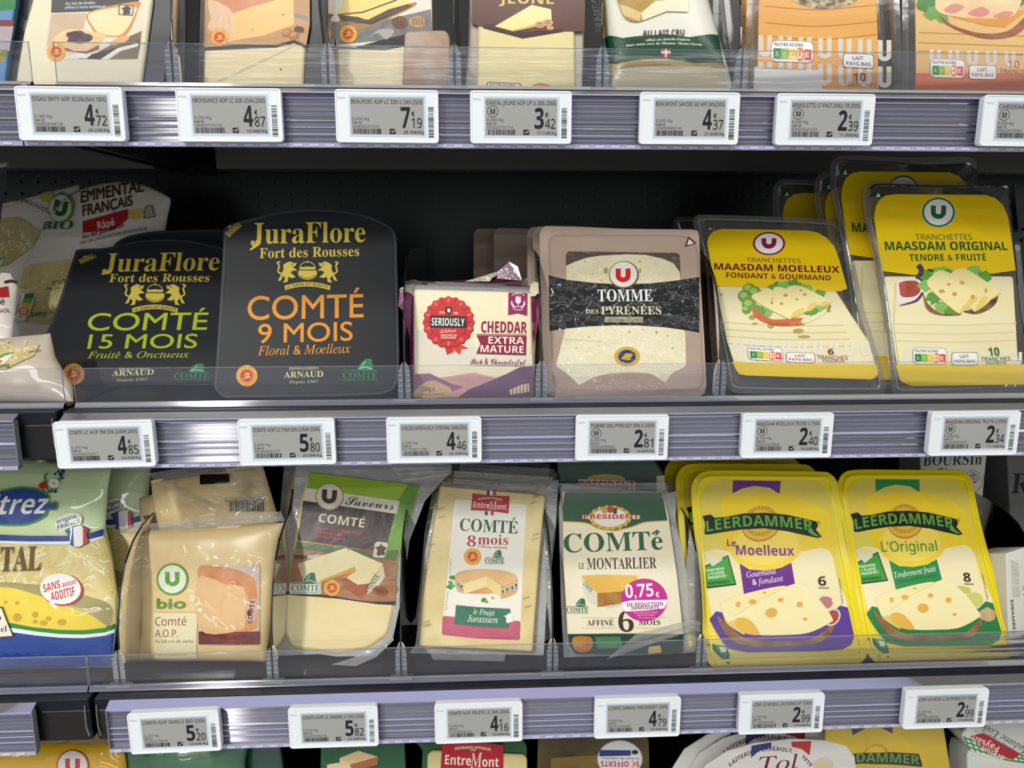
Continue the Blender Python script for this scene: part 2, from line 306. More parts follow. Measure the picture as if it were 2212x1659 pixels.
  'R': [352,[12,0,12,13,27,15,46,24,54,44,56,60,54,296,46,316,38,321,12,326,12,339,207,337,245,329,274,317,294,300,306,277,310,249,302,212,277,185,234,166,327,30,342,16,358,13,358,0,252,0,150,158,136,158,136,44,144,24,152,18,180,13,180,0],[136,174,175,176,194,182,208,192,218,207,226,250,219,289,200,313,155,320,141,314,138,309]],
  'S': [290,[32,-8,32,118,46,118,68,58,83,37,101,23,122,14,146,11,179,18,200,38,208,66,203,87,190,104,95,157,57,188,39,225,37,247,38,266,50,300,72,325,86,334,119,346,159,345,223,331,236,338,238,347,252,347,252,238,240,238,227,272,208,299,185,319,158,330,129,330,104,318,91,296,89,283,95,260,112,242,223,184,255,152,264,127,268,99,266,79,252,43,226,16,189,-2,126,-7,63,9,52,5,46,-8]],
  'T': [315,[68,0,68,13,85,14,106,23,115,44,116,322,86,320,66,313,48,300,35,283,26,262,22,236,8,236,8,339,306,339,306,236,293,236,279,284,248,313,196,322,197,43,206,22,214,17,244,13,244,0]],
  'U': [366,[184,-10,143,-6,110,4,85,21,68,45,58,77,54,116,53,296,45,316,37,321,11,326,11,339,179,339,179,326,145,319,136,302,136,77,151,38,165,26,182,19,204,16,253,28,282,62,292,118,291,296,282,315,244,326,244,339,353,339,353,326,329,320,322,314,315,295,314,135,311,88,300,51,283,24,258,5,225,-6]],
  'Y': [317,[76,0,76,13,103,18,116,32,120,60,120,133,26,303,10,320,-10,326,-10,339,154,339,154,326,124,322,117,315,117,305,185,168,258,295,255,316,243,324,220,326,220,339,327,339,327,326,311,321,292,301,200,152,200,60,204,32,216,18,244,13,244,0]],
  'a': [256,[190,-8,168,-4,155,7,149,26,125,8,99,-3,71,-6,41,0,22,19,15,47,19,68,29,86,47,101,73,115,148,142,144,202,132,216,110,220,81,213,78,204,92,172,82,150,58,142,33,151,25,166,26,187,37,207,57,223,102,236,153,235,178,228,196,218,208,202,216,182,218,156,219,33,226,26,238,31,245,20,228,5,209,-4],[112,25,130,30,148,47,148,126,115,113,95,92,88,62,91,42,99,29]],
  'c': [218,[116,-8,80,-1,50,20,38,34,20,69,16,90,16,135,30,176,55,209,71,221,109,236,152,236,171,231,198,211,206,182,203,166,185,153,159,156,149,167,145,213,138,219,126,221,102,212,88,185,84,140,92,78,102,57,116,41,132,32,152,28,169,31,202,54,212,45,185,16,153,-2]],
  'd': [276,[104,-8,87,-6,58,8,45,19,26,50,20,68,14,110,16,134,27,177,47,209,75,230,91,235,130,234,150,224,166,208,165,308,158,320,131,327,131,339,238,339,238,45,246,26,263,20,263,8,234,6,166,-8,166,29,150,9,129,-3],[128,21,150,31,166,56,166,180,154,201,130,209,115,206,105,199,97,186,92,168,88,114,96,44,104,31,114,24]],
  'e': [224,[114,-8,79,-1,63,8,37,34,20,71,14,117,20,160,38,196,65,222,81,230,117,237,144,234,166,224,185,208,199,187,208,160,210,124,87,124,94,72,115,42,148,32,167,35,185,46,201,64,212,54,185,20,152,-1],[86,143,150,143,147,195,138,214,120,221,101,213,90,190]],
  'f': [159,[11,0,11,12,25,14,35,22,39,54,39,206,12,206,12,231,39,231,42,287,50,308,63,324,81,336,103,344,130,346,165,340,178,332,194,310,195,288,181,268,159,265,141,277,138,298,147,322,141,329,118,326,110,302,110,231,152,231,152,206,110,206,111,35,118,19,148,12,148,0]],
  'g': [244,[108,-104,54,-98,36,-90,13,-68,10,-56,15,-41,28,-28,51,-19,32,-7,21,7,19,34,32,55,76,82,43,100,23,126,16,158,22,187,30,199,51,219,98,236,136,236,174,226,236,226,236,200,200,200,215,169,217,152,212,124,197,102,160,81,90,74,79,65,75,53,78,44,88,38,176,34,217,18,225,10,234,-13,231,-50,221,-69,203,-84,178,-95],[117,92,136,100,142,108,148,157,142,206,136,214,117,221,98,214,92,206,85,157,92,108,106,94],[120,-86,162,-82,188,-70,196,-49,191,-35,166,-26,72,-26,56,-43,54,-54,62,-70,83,-82]],
  'h': [284,[14,0,14,12,34,19,39,42,38,306,30,324,14,328,14,339,110,339,110,198,130,220,154,233,181,237,217,228,239,202,246,158,247,32,255,15,270,12,270,0,150,0,150,12,166,15,173,25,175,42,173,184,166,198,151,202,136,199,110,175,111,32,119,15,134,12,134,0]],
  'i': [148,[75,270,48,280,38,307,48,334,75,345,102,334,112,307,102,280],[14,0,14,12,34,19,39,42,39,198,35,212,15,218,16,231,110,231,111,32,119,16,134,12,134,0]],
  'l': [148,[14,0,14,12,34,19,39,42,39,306,31,323,15,327,15,339,110,339,111,32,119,16,134,12,134,0]],
  'm': [412,[14,0,14,12,34,19,39,42,38,198,30,215,14,219,14,231,109,231,109,197,129,219,152,233,176,237,206,232,227,218,238,194,259,218,284,232,311,237,347,228,368,202,375,158,376,32,384,15,399,12,399,0,281,0,281,12,300,20,305,42,303,184,296,198,281,202,267,199,254,191,242,176,242,32,250,16,265,12,265,0,148,0,148,12,168,20,172,42,170,184,164,197,148,202,134,199,109,175,110,32,118,16,132,12,132,0]],
  'n': [284,[14,0,14,12,34,19,39,42,38,198,30,215,14,219,14,231,110,231,110,199,130,220,154,233,181,237,217,228,239,202,246,158,248,25,255,15,270,12,270,0,150,0,150,12,166,15,173,25,175,42,173,184,166,198,151,202,136,199,110,175,111,32,119,15,134,12,134,0]],
  'o': [250,[126,-8,85,0,52,20,39,35,20,72,14,114,20,158,28,178,52,209,85,230,125,237,165,230,182,222,211,196,230,159,236,114,230,70,211,34,183,8,165,-1],[126,8,138,11,156,29,162,60,164,114,162,154,154,202,147,213,126,222,112,220,96,202,88,154,87,115,89,61,96,29,113,11]],
  'p': [276,[13,-104,13,-92,26,-90,36,-80,39,-48,38,195,34,211,14,220,14,231,106,231,106,196,124,219,145,233,172,238,204,231,218,222,241,196,256,161,259,96,255,74,240,36,217,9,202,0,169,-8,146,-4,127,6,110,24,113,-74,124,-88,147,-92,147,-104],[146,21,159,24,170,31,178,44,187,86,188,115,180,184,172,197,162,204,148,207,134,203,121,193,110,175,110,51,119,34,131,24]],
  'r': [214,[14,0,14,12,34,19,39,42,38,199,34,212,15,218,16,231,108,231,108,188,128,214,151,231,162,236,186,236,205,226,216,198,212,181,201,170,184,166,170,168,150,190,140,194,120,180,112,157,112,31,118,19,147,12,147,0]],
  's': [214,[112,-8,54,6,47,5,38,-6,26,-6,26,78,40,78,54,42,64,29,90,13,104,11,125,15,139,26,143,44,140,57,131,68,64,106,40,126,29,150,30,184,48,216,64,228,83,235,111,237,158,227,172,238,182,238,182,165,170,165,156,195,146,206,124,219,93,217,79,200,79,185,86,173,170,123,186,101,190,87,189,48,182,29,170,14,154,2,135,-5]],
  't': [170,[92,-7,60,0,42,19,36,53,36,208,15,208,15,223,66,275,96,316,108,316,108,231,154,231,154,208,108,208,109,44,114,33,125,30,136,33,145,41,154,56,166,49,147,18,123,-1]],
  'u': [279,[98,-8,60,2,48,13,40,28,34,72,33,195,25,215,8,219,8,231,106,231,106,47,117,30,132,26,159,36,170,49,169,196,159,215,141,219,141,231,241,231,242,42,246,29,268,22,268,10,206,2,170,-8,170,30,138,2]],
  'v': [228,[106,-8,24,194,12,214,-2,218,-2,231,122,231,122,219,105,218,98,213,96,204,138,91,180,202,176,212,152,219,152,231,227,231,227,220,212,213,198,192,119,-8]],
  'z': [218,[10,0,10,10,125,214,65,209,45,192,32,161,20,161,24,231,204,231,204,216,94,18,135,20,152,25,176,44,194,80,206,80,200,0]],
  '0': [280,[140,-5,112,-2,88,5,68,18,51,35,29,82,22,112,17,180,22,247,29,276,51,322,68,340,88,352,112,360,140,362,168,360,191,352,211,340,227,322,250,276,257,247,262,179,257,111,250,82,227,35,210,18,191,5,167,-2],[140,28,156,32,169,45,176,68,185,179,176,290,169,312,157,325,140,330,124,325,112,312,104,290,94,179,104,68,112,45,124,32]],
  '1': [280,[48,0,48,26,97,27,108,34,114,48,114,310,80,272,60,259,50,258,36,262,25,275,21,294,68,313,133,359,189,359,190,49,194,35,205,27,255,26,255,0]],
  '6': [280,[146,-5,123,-3,82,13,50,46,29,97,24,129,23,192,38,265,58,305,70,321,102,347,121,355,142,360,185,361,217,354,245,334,254,307,248,288,229,273,194,268,191,298,181,323,169,331,142,329,126,317,114,298,103,272,93,200,120,213,146,218,190,216,215,207,235,192,250,171,259,146,262,116,259,82,249,53,233,28,210,10,181,-1],[148,28,170,37,178,48,188,84,190,110,188,135,177,170,157,186,144,188,115,181,93,164,100,86,109,60,121,42,133,32]],
  '7': [280,[82,0,216,302,69,300,60,291,52,252,22,252,24,357,263,357,263,332,125,0]],
  '8': [280,[136,-5,88,1,52,18,28,43,16,74,15,91,24,129,35,144,88,180,55,206,34,235,26,271,38,315,59,339,74,349,116,361,142,362,175,359,202,351,222,337,237,319,246,298,249,274,241,240,217,216,182,194,230,164,246,148,262,114,264,94,261,66,250,41,231,21,205,7,174,-2],[151,210,171,226,182,247,186,276,184,294,177,311,165,324,149,332,127,331,116,326,102,305,97,277,99,261,111,237],[139,24,168,31,180,41,193,69,193,101,178,127,122,160,102,143,88,120,82,89,84,71,89,55,109,32]],
  '9': [280,[114,-5,79,-1,46,16,32,42,34,65,42,74,56,80,77,42,101,28,116,26,153,43,176,91,186,172,158,147,131,139,89,140,65,149,45,164,30,184,21,210,18,241,24,285,42,321,55,335,89,355,132,362,177,354,196,344,229,312,250,263,255,231,256,167,243,94,224,53,211,36,179,10,160,2],[137,174,167,183,186,207,180,277,172,300,162,316,149,325,135,328,122,326,102,307,95,291,90,244,95,205,111,181]],
  '.': [110,[54,56,39,51,29,41,24,26,29,10,39,0,54,-4,70,0,80,10,84,26,80,41,70,51]],
  '-': [162,[142,134,20,134,20,87,142,87]],
  "'": [94,[36,231,58,231,69,300,69,358,25,358,25,300]],
 },
 'i': {
  ' ': [139],
  'F': [302,[-23,0,-20,10,13,17,26,34,96,286,100,312,96,325,62,336,66,346,314,346,298,264,288,264,282,306,264,323,177,328,156,316,123,192,202,200,218,212,236,242,246,242,212,116,202,116,203,153,195,168,175,174,118,175,84,33,88,19,126,9,125,0]],
  'G': [403,[182,-8,151,-6,97,10,74,23,40,60,22,107,20,134,27,183,46,230,94,292,135,324,169,340,205,350,266,352,346,329,362,334,374,350,383,350,360,244,352,244,335,294,319,312,275,334,246,337,188,324,162,308,119,259,102,228,82,161,82,94,92,64,108,40,131,22,158,12,190,8,223,13,259,37,285,138,275,154,240,160,242,169,386,169,383,160,355,155,340,140,310,26,227,-4]],
  'J': [191,[16,-8,-24,5,-36,25,-37,44,-25,61,-5,64,12,47,8,20,14,8,28,8,40,24,115,307,111,326,72,335,75,346,218,346,215,336,182,328,170,311,114,100,90,40,59,4]],
  'L': [334,[-18,0,-16,10,21,19,33,39,102,292,102,325,68,336,70,346,208,346,204,336,171,327,158,308,87,31,94,22,110,18,222,24,263,48,297,98,306,98,274,0]],
  'M': [439,[-27,0,-24,10,9,16,22,34,95,286,100,312,96,325,62,336,64,346,158,346,194,80,370,346,464,346,462,336,426,327,413,307,346,60,342,26,350,16,379,10,376,0,240,0,242,8,274,17,288,37,358,292,163,0,156,0,117,292,50,46,53,20,88,10,85,0]],
  'O': [384,[149,-8,78,8,60,20,32,52,23,73,16,120,28,188,49,231,78,271,132,318,173,340,216,352,287,346,325,325,340,310,361,272,367,207,352,150,311,79,269,35,221,6],[150,8,183,14,229,45,268,94,297,157,311,224,309,274,292,315,260,336,221,337,168,311,121,259,90,194,73,120,82,51,108,18]],
  'T': [312,[37,0,39,10,79,18,95,40,171,316,170,324,158,328,94,322,63,300,44,262,33,263,55,346,343,346,327,260,318,260,312,307,295,323,237,328,223,319,148,41,152,18,197,10,194,0]],
  'a': [254,[37,-6,6,8,-5,48,14,130,46,182,90,222,113,232,155,232,167,224,173,208,180,230,218,230,165,33,174,26,210,60,217,54,167,1,134,-3,125,17,142,88,89,17,55,-3],[61,24,77,29,104,53,145,120,162,178,160,209,152,219,138,222,107,212,66,157,47,103,40,54,49,28]],
  'b': [254,[61,-6,14,4,-4,27,68,311,67,334,38,339,40,348,116,362,121,358,76,186,102,214,130,230,178,233,195,227,219,201,225,183,226,142,204,83,161,33,103,1],[70,7,107,17,125,30,167,88,182,135,182,173,171,197,151,209,123,209,108,201,81,172,70,150,37,28,41,17]],
  'c': [222,[74,-6,34,4,8,34,0,81,9,130,36,176,76,213,124,233,175,231,197,208,198,190,187,173,174,170,154,179,152,193,162,219,129,220,96,202,58,146,44,80,50,47,66,25,91,17,117,22,170,61,178,52,143,20,109,0]],
  'd': [264,[46,-6,18,1,0,22,-5,37,-2,88,21,144,59,194,97,223,143,236,173,228,180,218,205,324,200,336,174,338,176,348,254,362,174,37,175,27,186,22,228,60,236,54,184,0,162,-6,147,-3,136,20,150,84,99,16,64,-4],[68,20,85,26,104,41,148,106,172,180,172,202,161,220,131,221,98,200,56,132,40,80,39,47,52,25]],
  'e': [214,[66,-5,29,4,5,31,-2,90,14,140,47,186,75,211,122,233,171,231,187,218,192,198,188,178,176,159,126,126,46,106,42,73,47,43,63,25,88,19,113,24,164,60,172,53,122,9],[48,118,104,134,125,148,149,182,152,202,144,220,124,220,91,198,62,155]],
  'f': [148,[-36,-114,-52,-110,-64,-100,-66,-74,-60,-67,-40,-66,-33,-80,-36,-98,-31,-100,-14,-91,-8,-80,7,-32,53,210,5,210,9,226,56,226,84,313,119,350,160,362,184,358,204,336,202,314,194,306,181,304,165,313,166,342,157,349,135,342,121,321,98,226,156,226,154,210,95,210,58,37,33,-45,6,-92,-14,-108]],
  'g': [213,[47,-114,2,-107,-16,-98,-28,-86,-38,-56,-31,-29,-10,-4,26,18,7,33,6,48,44,90,24,105,12,123,8,145,14,176,45,215,94,236,125,236,177,221,216,220,216,198,181,198,183,159,160,116,117,90,61,86,47,71,49,56,62,48,144,14,156,2,166,-30,159,-60,126,-96,91,-109],[83,96,112,108,138,156,141,197,133,215,119,224,100,224,81,212,53,165,53,114,64,100],[56,-98,98,-92,123,-74,130,-37,107,-12,39,14,13,-5,-2,-25,-7,-48,0,-76,21,-93]],
  'i': [132,[91,293,73,300,66,318,73,336,91,344,109,337,117,318,110,300],[24,-6,11,-3,3,6,0,27,44,196,37,210,13,214,15,222,95,235,97,224,43,38,54,24,65,28,96,62,104,55,76,21,50,1]],
  'k': [252,[162,-6,146,0,134,17,90,120,58,96,30,0,-10,0,78,314,76,334,46,339,49,348,124,362,130,357,62,117,168,200,168,214,147,219,151,228,251,228,248,218,207,206,122,144,175,30,196,30,224,59,232,51,194,8]],
  'l': [128,[24,-6,2,6,0,32,76,322,69,338,44,342,44,350,125,362,42,37,50,26,91,61,99,54,58,9]],
  'm': [410,[305,-6,291,-2,280,23,320,183,319,198,306,204,287,199,265,182,230,140,193,70,170,0,130,0,179,167,181,199,169,204,126,181,84,133,58,82,30,0,-10,0,45,192,42,206,12,214,14,223,96,233,68,132,115,189,158,224,196,235,213,232,223,222,224,190,212,137,256,191,296,224,334,235,351,232,361,222,363,194,322,37,326,27,337,27,372,64,378,56,354,22,330,1]],
  'n': [271,[166,-6,147,0,140,20,178,173,179,198,168,204,128,182,83,129,56,78,32,0,-9,0,45,188,43,206,13,212,14,221,99,234,69,132,117,189,161,223,196,234,212,231,222,222,222,180,182,36,193,25,204,30,232,68,240,62,216,24,191,1]],
  'o': [261,[78,-6,36,4,7,33,-3,76,10,133,46,184,95,222,150,236,194,226,224,197,231,177,232,137,215,86,181,40,152,17,103,-3],[84,8,111,15,136,35,174,98,190,168,185,198,171,216,147,222,115,212,83,182,58,136,43,86,43,46,53,22]],
  'r': [166,[-10,0,42,193,35,208,10,212,11,221,93,233,66,134,132,224,154,236,166,232,176,210,168,188,144,180,130,189,126,200,88,148,56,82,30,0]],
  's': [185,[58,-6,4,4,-16,-3,-6,79,3,78,18,26,39,10,74,13,92,39,86,76,32,161,31,193,37,207,60,228,75,234,104,235,144,225,164,234,154,160,146,160,137,194,121,216,89,222,71,208,70,183,120,107,134,66,129,41,108,11,85,-2]],
  't': [139,[24,-6,3,5,1,28,49,210,14,210,16,221,47,233,75,256,101,292,112,292,94,226,136,226,132,210,90,210,44,34,54,23,92,59,100,50,74,19,49,0]],
  'u': [271,[34,-6,17,-2,4,18,8,61,41,193,38,208,10,214,12,223,88,236,95,232,45,49,46,31,59,24,92,40,132,86,169,151,194,230,234,230,184,35,188,25,205,28,234,62,242,56,217,21,192,1,166,-6,143,6,144,45,164,114,94,24,74,7]],
  'v': [221,[46,-6,31,183,20,206,-4,213,-2,222,59,235,66,224,82,44,143,114,176,166,178,181,156,210,158,226,172,235,191,232,203,204,194,168,165,121,56,-6]],
  'x': [208,[115,-6,99,-2,89,11,70,90,6,7,-24,-4,-43,6,-40,32,-26,38,6,32,66,110,45,200,29,212,-2,210,0,220,77,234,98,154,155,228,178,234,198,226,196,200,182,194,150,199,101,134,128,30,138,26,148,30,178,64,184,56,159,22,135,1]],
  '&': [312,[248,170,211,114,163,170,199,200,219,229,226,260,215,298,186,324,144,334,97,325,67,297,56,256,62,227,94,177,52,148,24,115,14,76,26,35,57,6,100,-4,132,0,168,16,208,46,247,0,310,0,241,80,265,110,296,170],[178,80,130,46,105,40,85,46,70,58,63,76,70,101,122,144],[104,260,109,277,122,289,141,293,161,288,175,276,180,258,177,241,163,223,136,202,109,239]],
 },
 'sc': {
  ' ': [139],
  'A': [368,[38,-11,6,-5,-14,14,-21,42,-7,77,28,91,54,84,62,72,61,54,17,30,13,16,32,2,71,9,150,70,128,108,125,127,140,164,178,178,228,158,351,276,413,316,442,319,304,30,343,50,431,131,456,134,356,42,296,14,292,6,214,-4,225,22,162,58,99,6],[260,82,400,292,358,262,240,145],[162,86,215,144,198,152,173,140,159,114],[230,36,238,82,226,130,174,71]],
  'C': [348,[221,-3,168,8,132,37,119,80,128,120,94,131,74,154,67,186,77,227,107,265,152,294,205,311,249,312,262,305,175,277,121,227,99,171,114,138,133,131,182,200,266,273,335,307,389,307,406,294,410,265,369,207,287,151,206,124,180,52,185,29,199,15,222,10,283,28,311,50,326,77,318,111,304,118,278,115,250,91,240,53,230,46,220,59,221,78,246,117,280,131,308,130,329,120,340,100,337,64,313,33,263,4],[215,138,275,163,330,207,375,267,374,299,351,295,302,254]],
  'L': [318,[92,-4,47,7,35,22,39,46,55,57,84,62,155,43,197,120,150,132,132,144,110,178,109,217,144,271,213,305,269,312,299,307,294,299,244,294,209,280,162,236,147,197,148,170,172,138,202,132,253,226,313,290,371,313,404,302,418,271,399,221,348,171,275,132,224,52,191,25,215,16,246,19,292,50,372,125,391,135,406,134,263,10,226,0,174,16],[281,148,324,173,367,218,387,267,381,297,358,295,327,262],[88,10,130,19,146,31,104,47,65,46,53,39,50,25,68,12]],
  'M': [404,[30,-4,3,2,-18,31,-16,62,-1,83,29,95,56,84,56,57,18,40,10,26,27,10,58,19,96,60,216,236,275,299,297,312,309,309,308,291,236,124,216,57,269,152,324,228,393,299,416,312,427,309,322,47,317,18,328,17,360,38,469,132,492,134,382,35,340,6,307,-4,278,10,267,44,288,116,380,272,290,157,200,3,176,-1,163,12,157,63,189,147,252,257,185,173,84,22,50,-1]],
  'R': [433,[128,-4,80,4,50,24,40,54,47,78,77,100,108,98,124,82,122,61,107,49,79,43,77,29,109,11,134,11,159,22,203,70,290,219,334,264,382,294,334,300,263,292,193,270,153,247,118,213,103,171,112,148,137,140,172,152,202,182,223,220,236,266,249,263,253,246,247,191,229,159,201,136,166,124,114,128,88,157,94,200,130,245,191,283,253,304,334,312,406,304,453,307,453,301,430,295,459,282,478,261,481,219,456,187,435,173,376,151,394,111,374,24,387,26,493,129,520,134,410,25,379,2,346,-2,317,16,311,38,353,129,352,148,333,148,330,161,384,168,421,215,425,262,404,286,364,252,296,104,251,44,195,9]],
  'S': [311,[104,-4,40,12,19,38,18,67,31,88,53,100,91,94,100,82,98,61,83,49,60,46,52,34,65,18,97,10,134,22,169,58,200,119,154,132,137,144,124,160,113,198,122,235,150,270,217,305,273,312,306,307,303,298,248,293,217,281,179,251,162,226,152,184,158,157,177,139,206,132,242,203,302,276,364,311,390,311,409,300,420,282,420,255,404,222,374,188,280,132,255,83,198,27,152,4],[285,148,327,176,371,224,392,268,385,296,361,294,331,261]],
  'a': [264,[156,-4,134,5,124,30,84,1,36,2,14,30,13,56,24,82,67,128,110,150,156,152,174,132,184,152,240,154,180,28,191,25,232,56,242,46,195,9],[72,9,96,18,134,62,162,113,163,127,155,138,128,131,90,88,62,28,63,15]],
  'c': [193,[71,-4,41,3,22,21,15,49,27,87,57,121,97,145,137,154,170,146,183,122,176,104,165,96,147,98,140,118,156,135,138,134,92,77,71,24,77,13,90,12,122,27,157,56,167,46,118,9]],
  'd': [302,[65,-3,27,10,14,31,13,58,33,97,69,129,113,150,159,152,180,133,264,288,326,293,179,25,181,16,196,20,238,56,248,46,182,-2,140,6,130,32,109,13],[78,10,109,27,144,69,166,114,162,139,149,140,127,125,79,65,63,24]],
  'e': [206,[75,-4,41,4,17,23,8,50,21,85,52,119,94,144,136,154,166,145,179,120,165,91,127,67,72,51,64,22,70,13,93,13,138,30,170,56,178,46,126,9],[78,64,127,89,143,115,140,137,131,137,111,121]],
  'f': [266,[160,46,119,7,68,-4,-8,-136,-70,-143,24,18,21,45,45,56,84,118,46,84,37,94,87,142,193,279,228,301,266,300,278,290,280,258,264,226,234,191,142,124,76,12,111,20,149,56],[142,142,223,208,247,252,246,284,227,283,198,250]],
  'g': [264,[234,46,156,0,107,-80,57,-130,6,-148,-22,-143,-40,-130,-46,-109,-30,-71,17,-36,96,-4,106,16,74,-1,45,-2,23,10,11,30,10,56,21,82,65,128,123,153,154,152,172,133,182,152,244,156,168,20,224,56],[68,9,93,20,127,60,158,118,154,139,130,130,82,71,57,24,58,13],[3,-133,37,-107,87,-22,33,-46,-2,-79,-14,-112,-13,-124]],
  'h': [284,[255,46,193,-1,169,-2,148,17,148,62,202,138,166,119,139,93,74,0,10,-4,76,119,42,84,32,94,90,158,164,286,225,293,122,98,183,148,217,153,238,135,241,102,190,18,202,20,245,56]],
  'i': [172,[137,181,115,191,113,210,128,227,150,230,165,220,167,202,152,185],[144,46,86,0,43,0,30,12,27,38,62,110,36,84,26,94,80,150,150,154,78,20,100,24,135,56]],
  'j': [172,[142,181,119,191,117,210,132,227,154,230,169,220,171,202,157,185],[137,46,64,0,8,-82,-44,-131,-94,-148,-121,-133,-123,-104,-109,-77,-64,-36,4,2,64,106,41,84,31,94,84,150,157,154,78,22,128,56],[-96,-132,-56,-105,-8,-22,-63,-55,-96,-87,-106,-116]],
  'l': [209,[152,46,97,2,50,1,35,14,30,32,58,105,36,84,26,92,80,150,164,286,224,293,82,30,88,16,142,56]],
  'n': [288,[-1,-4,77,114,68,114,38,84,28,94,85,146,121,149,130,119,127,98,187,148,221,153,243,135,244,97,195,18,214,25,250,56,260,46,210,5,189,-3,166,2,153,17,148,39,157,71,206,138,146,93,74,0]],
  'o': [224,[68,-4,39,3,15,34,14,60,33,96,68,129,111,150,155,153,178,142,190,122,190,97,156,42,192,62,202,51,167,28],[79,12,104,24,106,41,130,54,148,79,162,123,157,136,136,130,95,82,72,31]],
  'r': [205,[176,46,119,0,74,2,51,24,53,53,78,94,110,122,76,121,37,84,27,94,60,125,70,160,84,164,88,145,140,135,159,118,154,97,108,18,124,20,168,56]],
  's': [175,[154,52,112,16,71,-2,24,1,4,23,6,43,26,55,42,49,48,36,29,13,50,14,60,22,78,68,80,126,36,84,27,94,104,168,113,161,104,138,121,111,131,73,120,41,144,62]],
  't': [221,[26,94,89,163,160,280,224,283,186,220,220,220,216,204,176,204,78,26,79,16,88,16,142,56,151,46,93,3,65,-3,45,1,33,14,29,39,62,110,35,84]],
  'u': [295,[267,46,222,8,200,-1,156,7,146,22,147,46,106,10,55,-2,32,14,28,32,60,108,36,84,27,94,82,150,154,154,94,47,88,28,96,20,149,70,199,150,272,154,198,22,206,16,217,20,258,56]],
  'v': [236,[83,-3,43,7,31,25,33,56,67,116,39,94,31,103,81,147,113,151,121,125,118,103,75,23,80,15,108,17,150,43,134,79,155,134,179,153,202,150,213,132,209,99,176,50,214,72,224,62,198,42,164,36,123,6],[162,52,190,92,190,120,168,114,153,91,151,72]],
  '1': [250,[150,341,101,341,101,0,150,0]],
  '2': [250,[233,46,102,46,164,124,198,185,208,239,195,295,159,332,104,346,78,342,24,313,24,252,51,279,101,298,131,289,152,267,160,234,157,208,136,160,17,0,233,0]],
  '&': [312,[248,170,211,114,163,170,199,200,219,229,226,260,215,298,186,324,144,334,97,325,67,297,56,256,62,227,94,177,52,148,24,115,14,76,26,35,57,6,100,-4,168,16,208,46,247,0,310,0,241,80,296,170],[178,80,130,46,105,40,85,46,63,76,70,101,122,144],[104,260,109,277,141,293,161,288,175,276,180,258,163,223,136,202,109,239]],
 },
 'b': {
  ' ': [139],
  'A': [345,[0,0,126,358,218,358,345,0,264,0,238,85,108,85,82,0],[126,148,220,148,172,303]],
  'B': [336,[45,0,45,357,200,355,236,348,264,337,284,320,296,297,300,266,299,247,286,215,275,203,246,187,268,180,287,168,306,136,310,104,306,74,294,48,274,28,248,12,216,3],[120,216,184,217,210,226,222,244,221,269,216,279,208,286,180,294,120,295],[120,62,190,64,218,76,230,97,229,123,225,134,206,150,189,154,120,156]],
  'C': [318,[190,-5,155,-2,125,5,99,18,77,35,59,56,46,82,37,111,29,178,31,213,48,274,63,299,82,321,105,338,132,352,162,359,214,361,250,355,301,337,276,276,236,292,210,298,170,295,148,285,130,266,117,242,110,212,109,142,116,113,128,89,145,72,168,61,196,58,226,60,288,77,288,14,241,0]],
  'D': [370,[45,0,45,357,193,355,225,348,254,337,280,322,301,302,318,278,331,250,338,218,341,182,335,127,318,81,290,46,251,20,203,5,146,0],[120,62,153,62,214,76,250,115,262,180,260,216,251,245,236,267,217,283,191,292,120,295]],
  'E': [280,[45,0,45,357,250,357,250,295,120,295,120,216,242,216,242,154,120,154,120,62,250,62,250,0]],
  'F': [274,[45,0,45,357,250,357,250,295,120,295,120,203,240,203,240,141,120,141,120,0]],
  'G': [362,[195,-5,146,0,105,16,72,42,48,78,34,124,29,179,31,215,39,247,51,276,67,301,89,322,114,340,144,352,178,360,234,361,272,356,322,340,296,280,259,294,230,298,194,297,175,292,143,273,120,242,113,222,107,178,116,116,134,85,146,73,179,60,210,58,248,63,248,138,180,138,180,200,322,200,322,16,264,0]],
  'H': [382,[45,0,45,357,120,357,120,217,262,217,262,357,338,357,338,0,262,0,262,154,120,154,120,0]],
  'I': [194,[16,0,16,43,60,63,60,294,16,314,16,357,178,357,178,314,135,294,135,63,178,43,178,0]],
  'J': [166,[8,-105,-37,-100,-37,-36,-8,-41,15,-39,34,-26,42,-7,45,357,120,357,120,23,114,-30,106,-51,82,-82,49,-99]],
  'L': [282,[45,0,45,357,120,357,120,62,266,62,266,0]],
  'M': [472,[45,0,45,357,148,357,232,84,324,357,426,357,426,0,356,0,360,280,266,0,196,0,110,280,112,0]],
  'N': [406,[45,0,45,357,140,357,296,90,294,357,362,357,362,0,266,0,110,270,112,0]],
  'O': [398,[199,-5,163,-2,131,5,103,18,80,35,62,57,47,82,37,112,29,180,37,247,47,276,62,301,80,323,103,340,131,352,163,360,200,362,236,360,268,352,295,340,318,323,336,301,351,276,361,247,369,179,361,111,351,82,336,57,318,35,295,18,268,5,236,-2],[199,58,228,62,251,73,268,91,280,115,287,144,290,179,287,214,280,243,268,268,252,285,228,296,200,300,170,296,147,285,130,268,118,243,111,214,108,179,111,144,118,115,130,91,147,73,170,62]],
  'P': [314,[45,0,45,357,159,357,201,354,234,344,260,327,277,305,288,278,290,225,278,187,254,156,213,134,185,129,120,127,120,0],[120,189,165,190,182,195,207,212,215,243,208,272,188,289,155,295,120,295]],
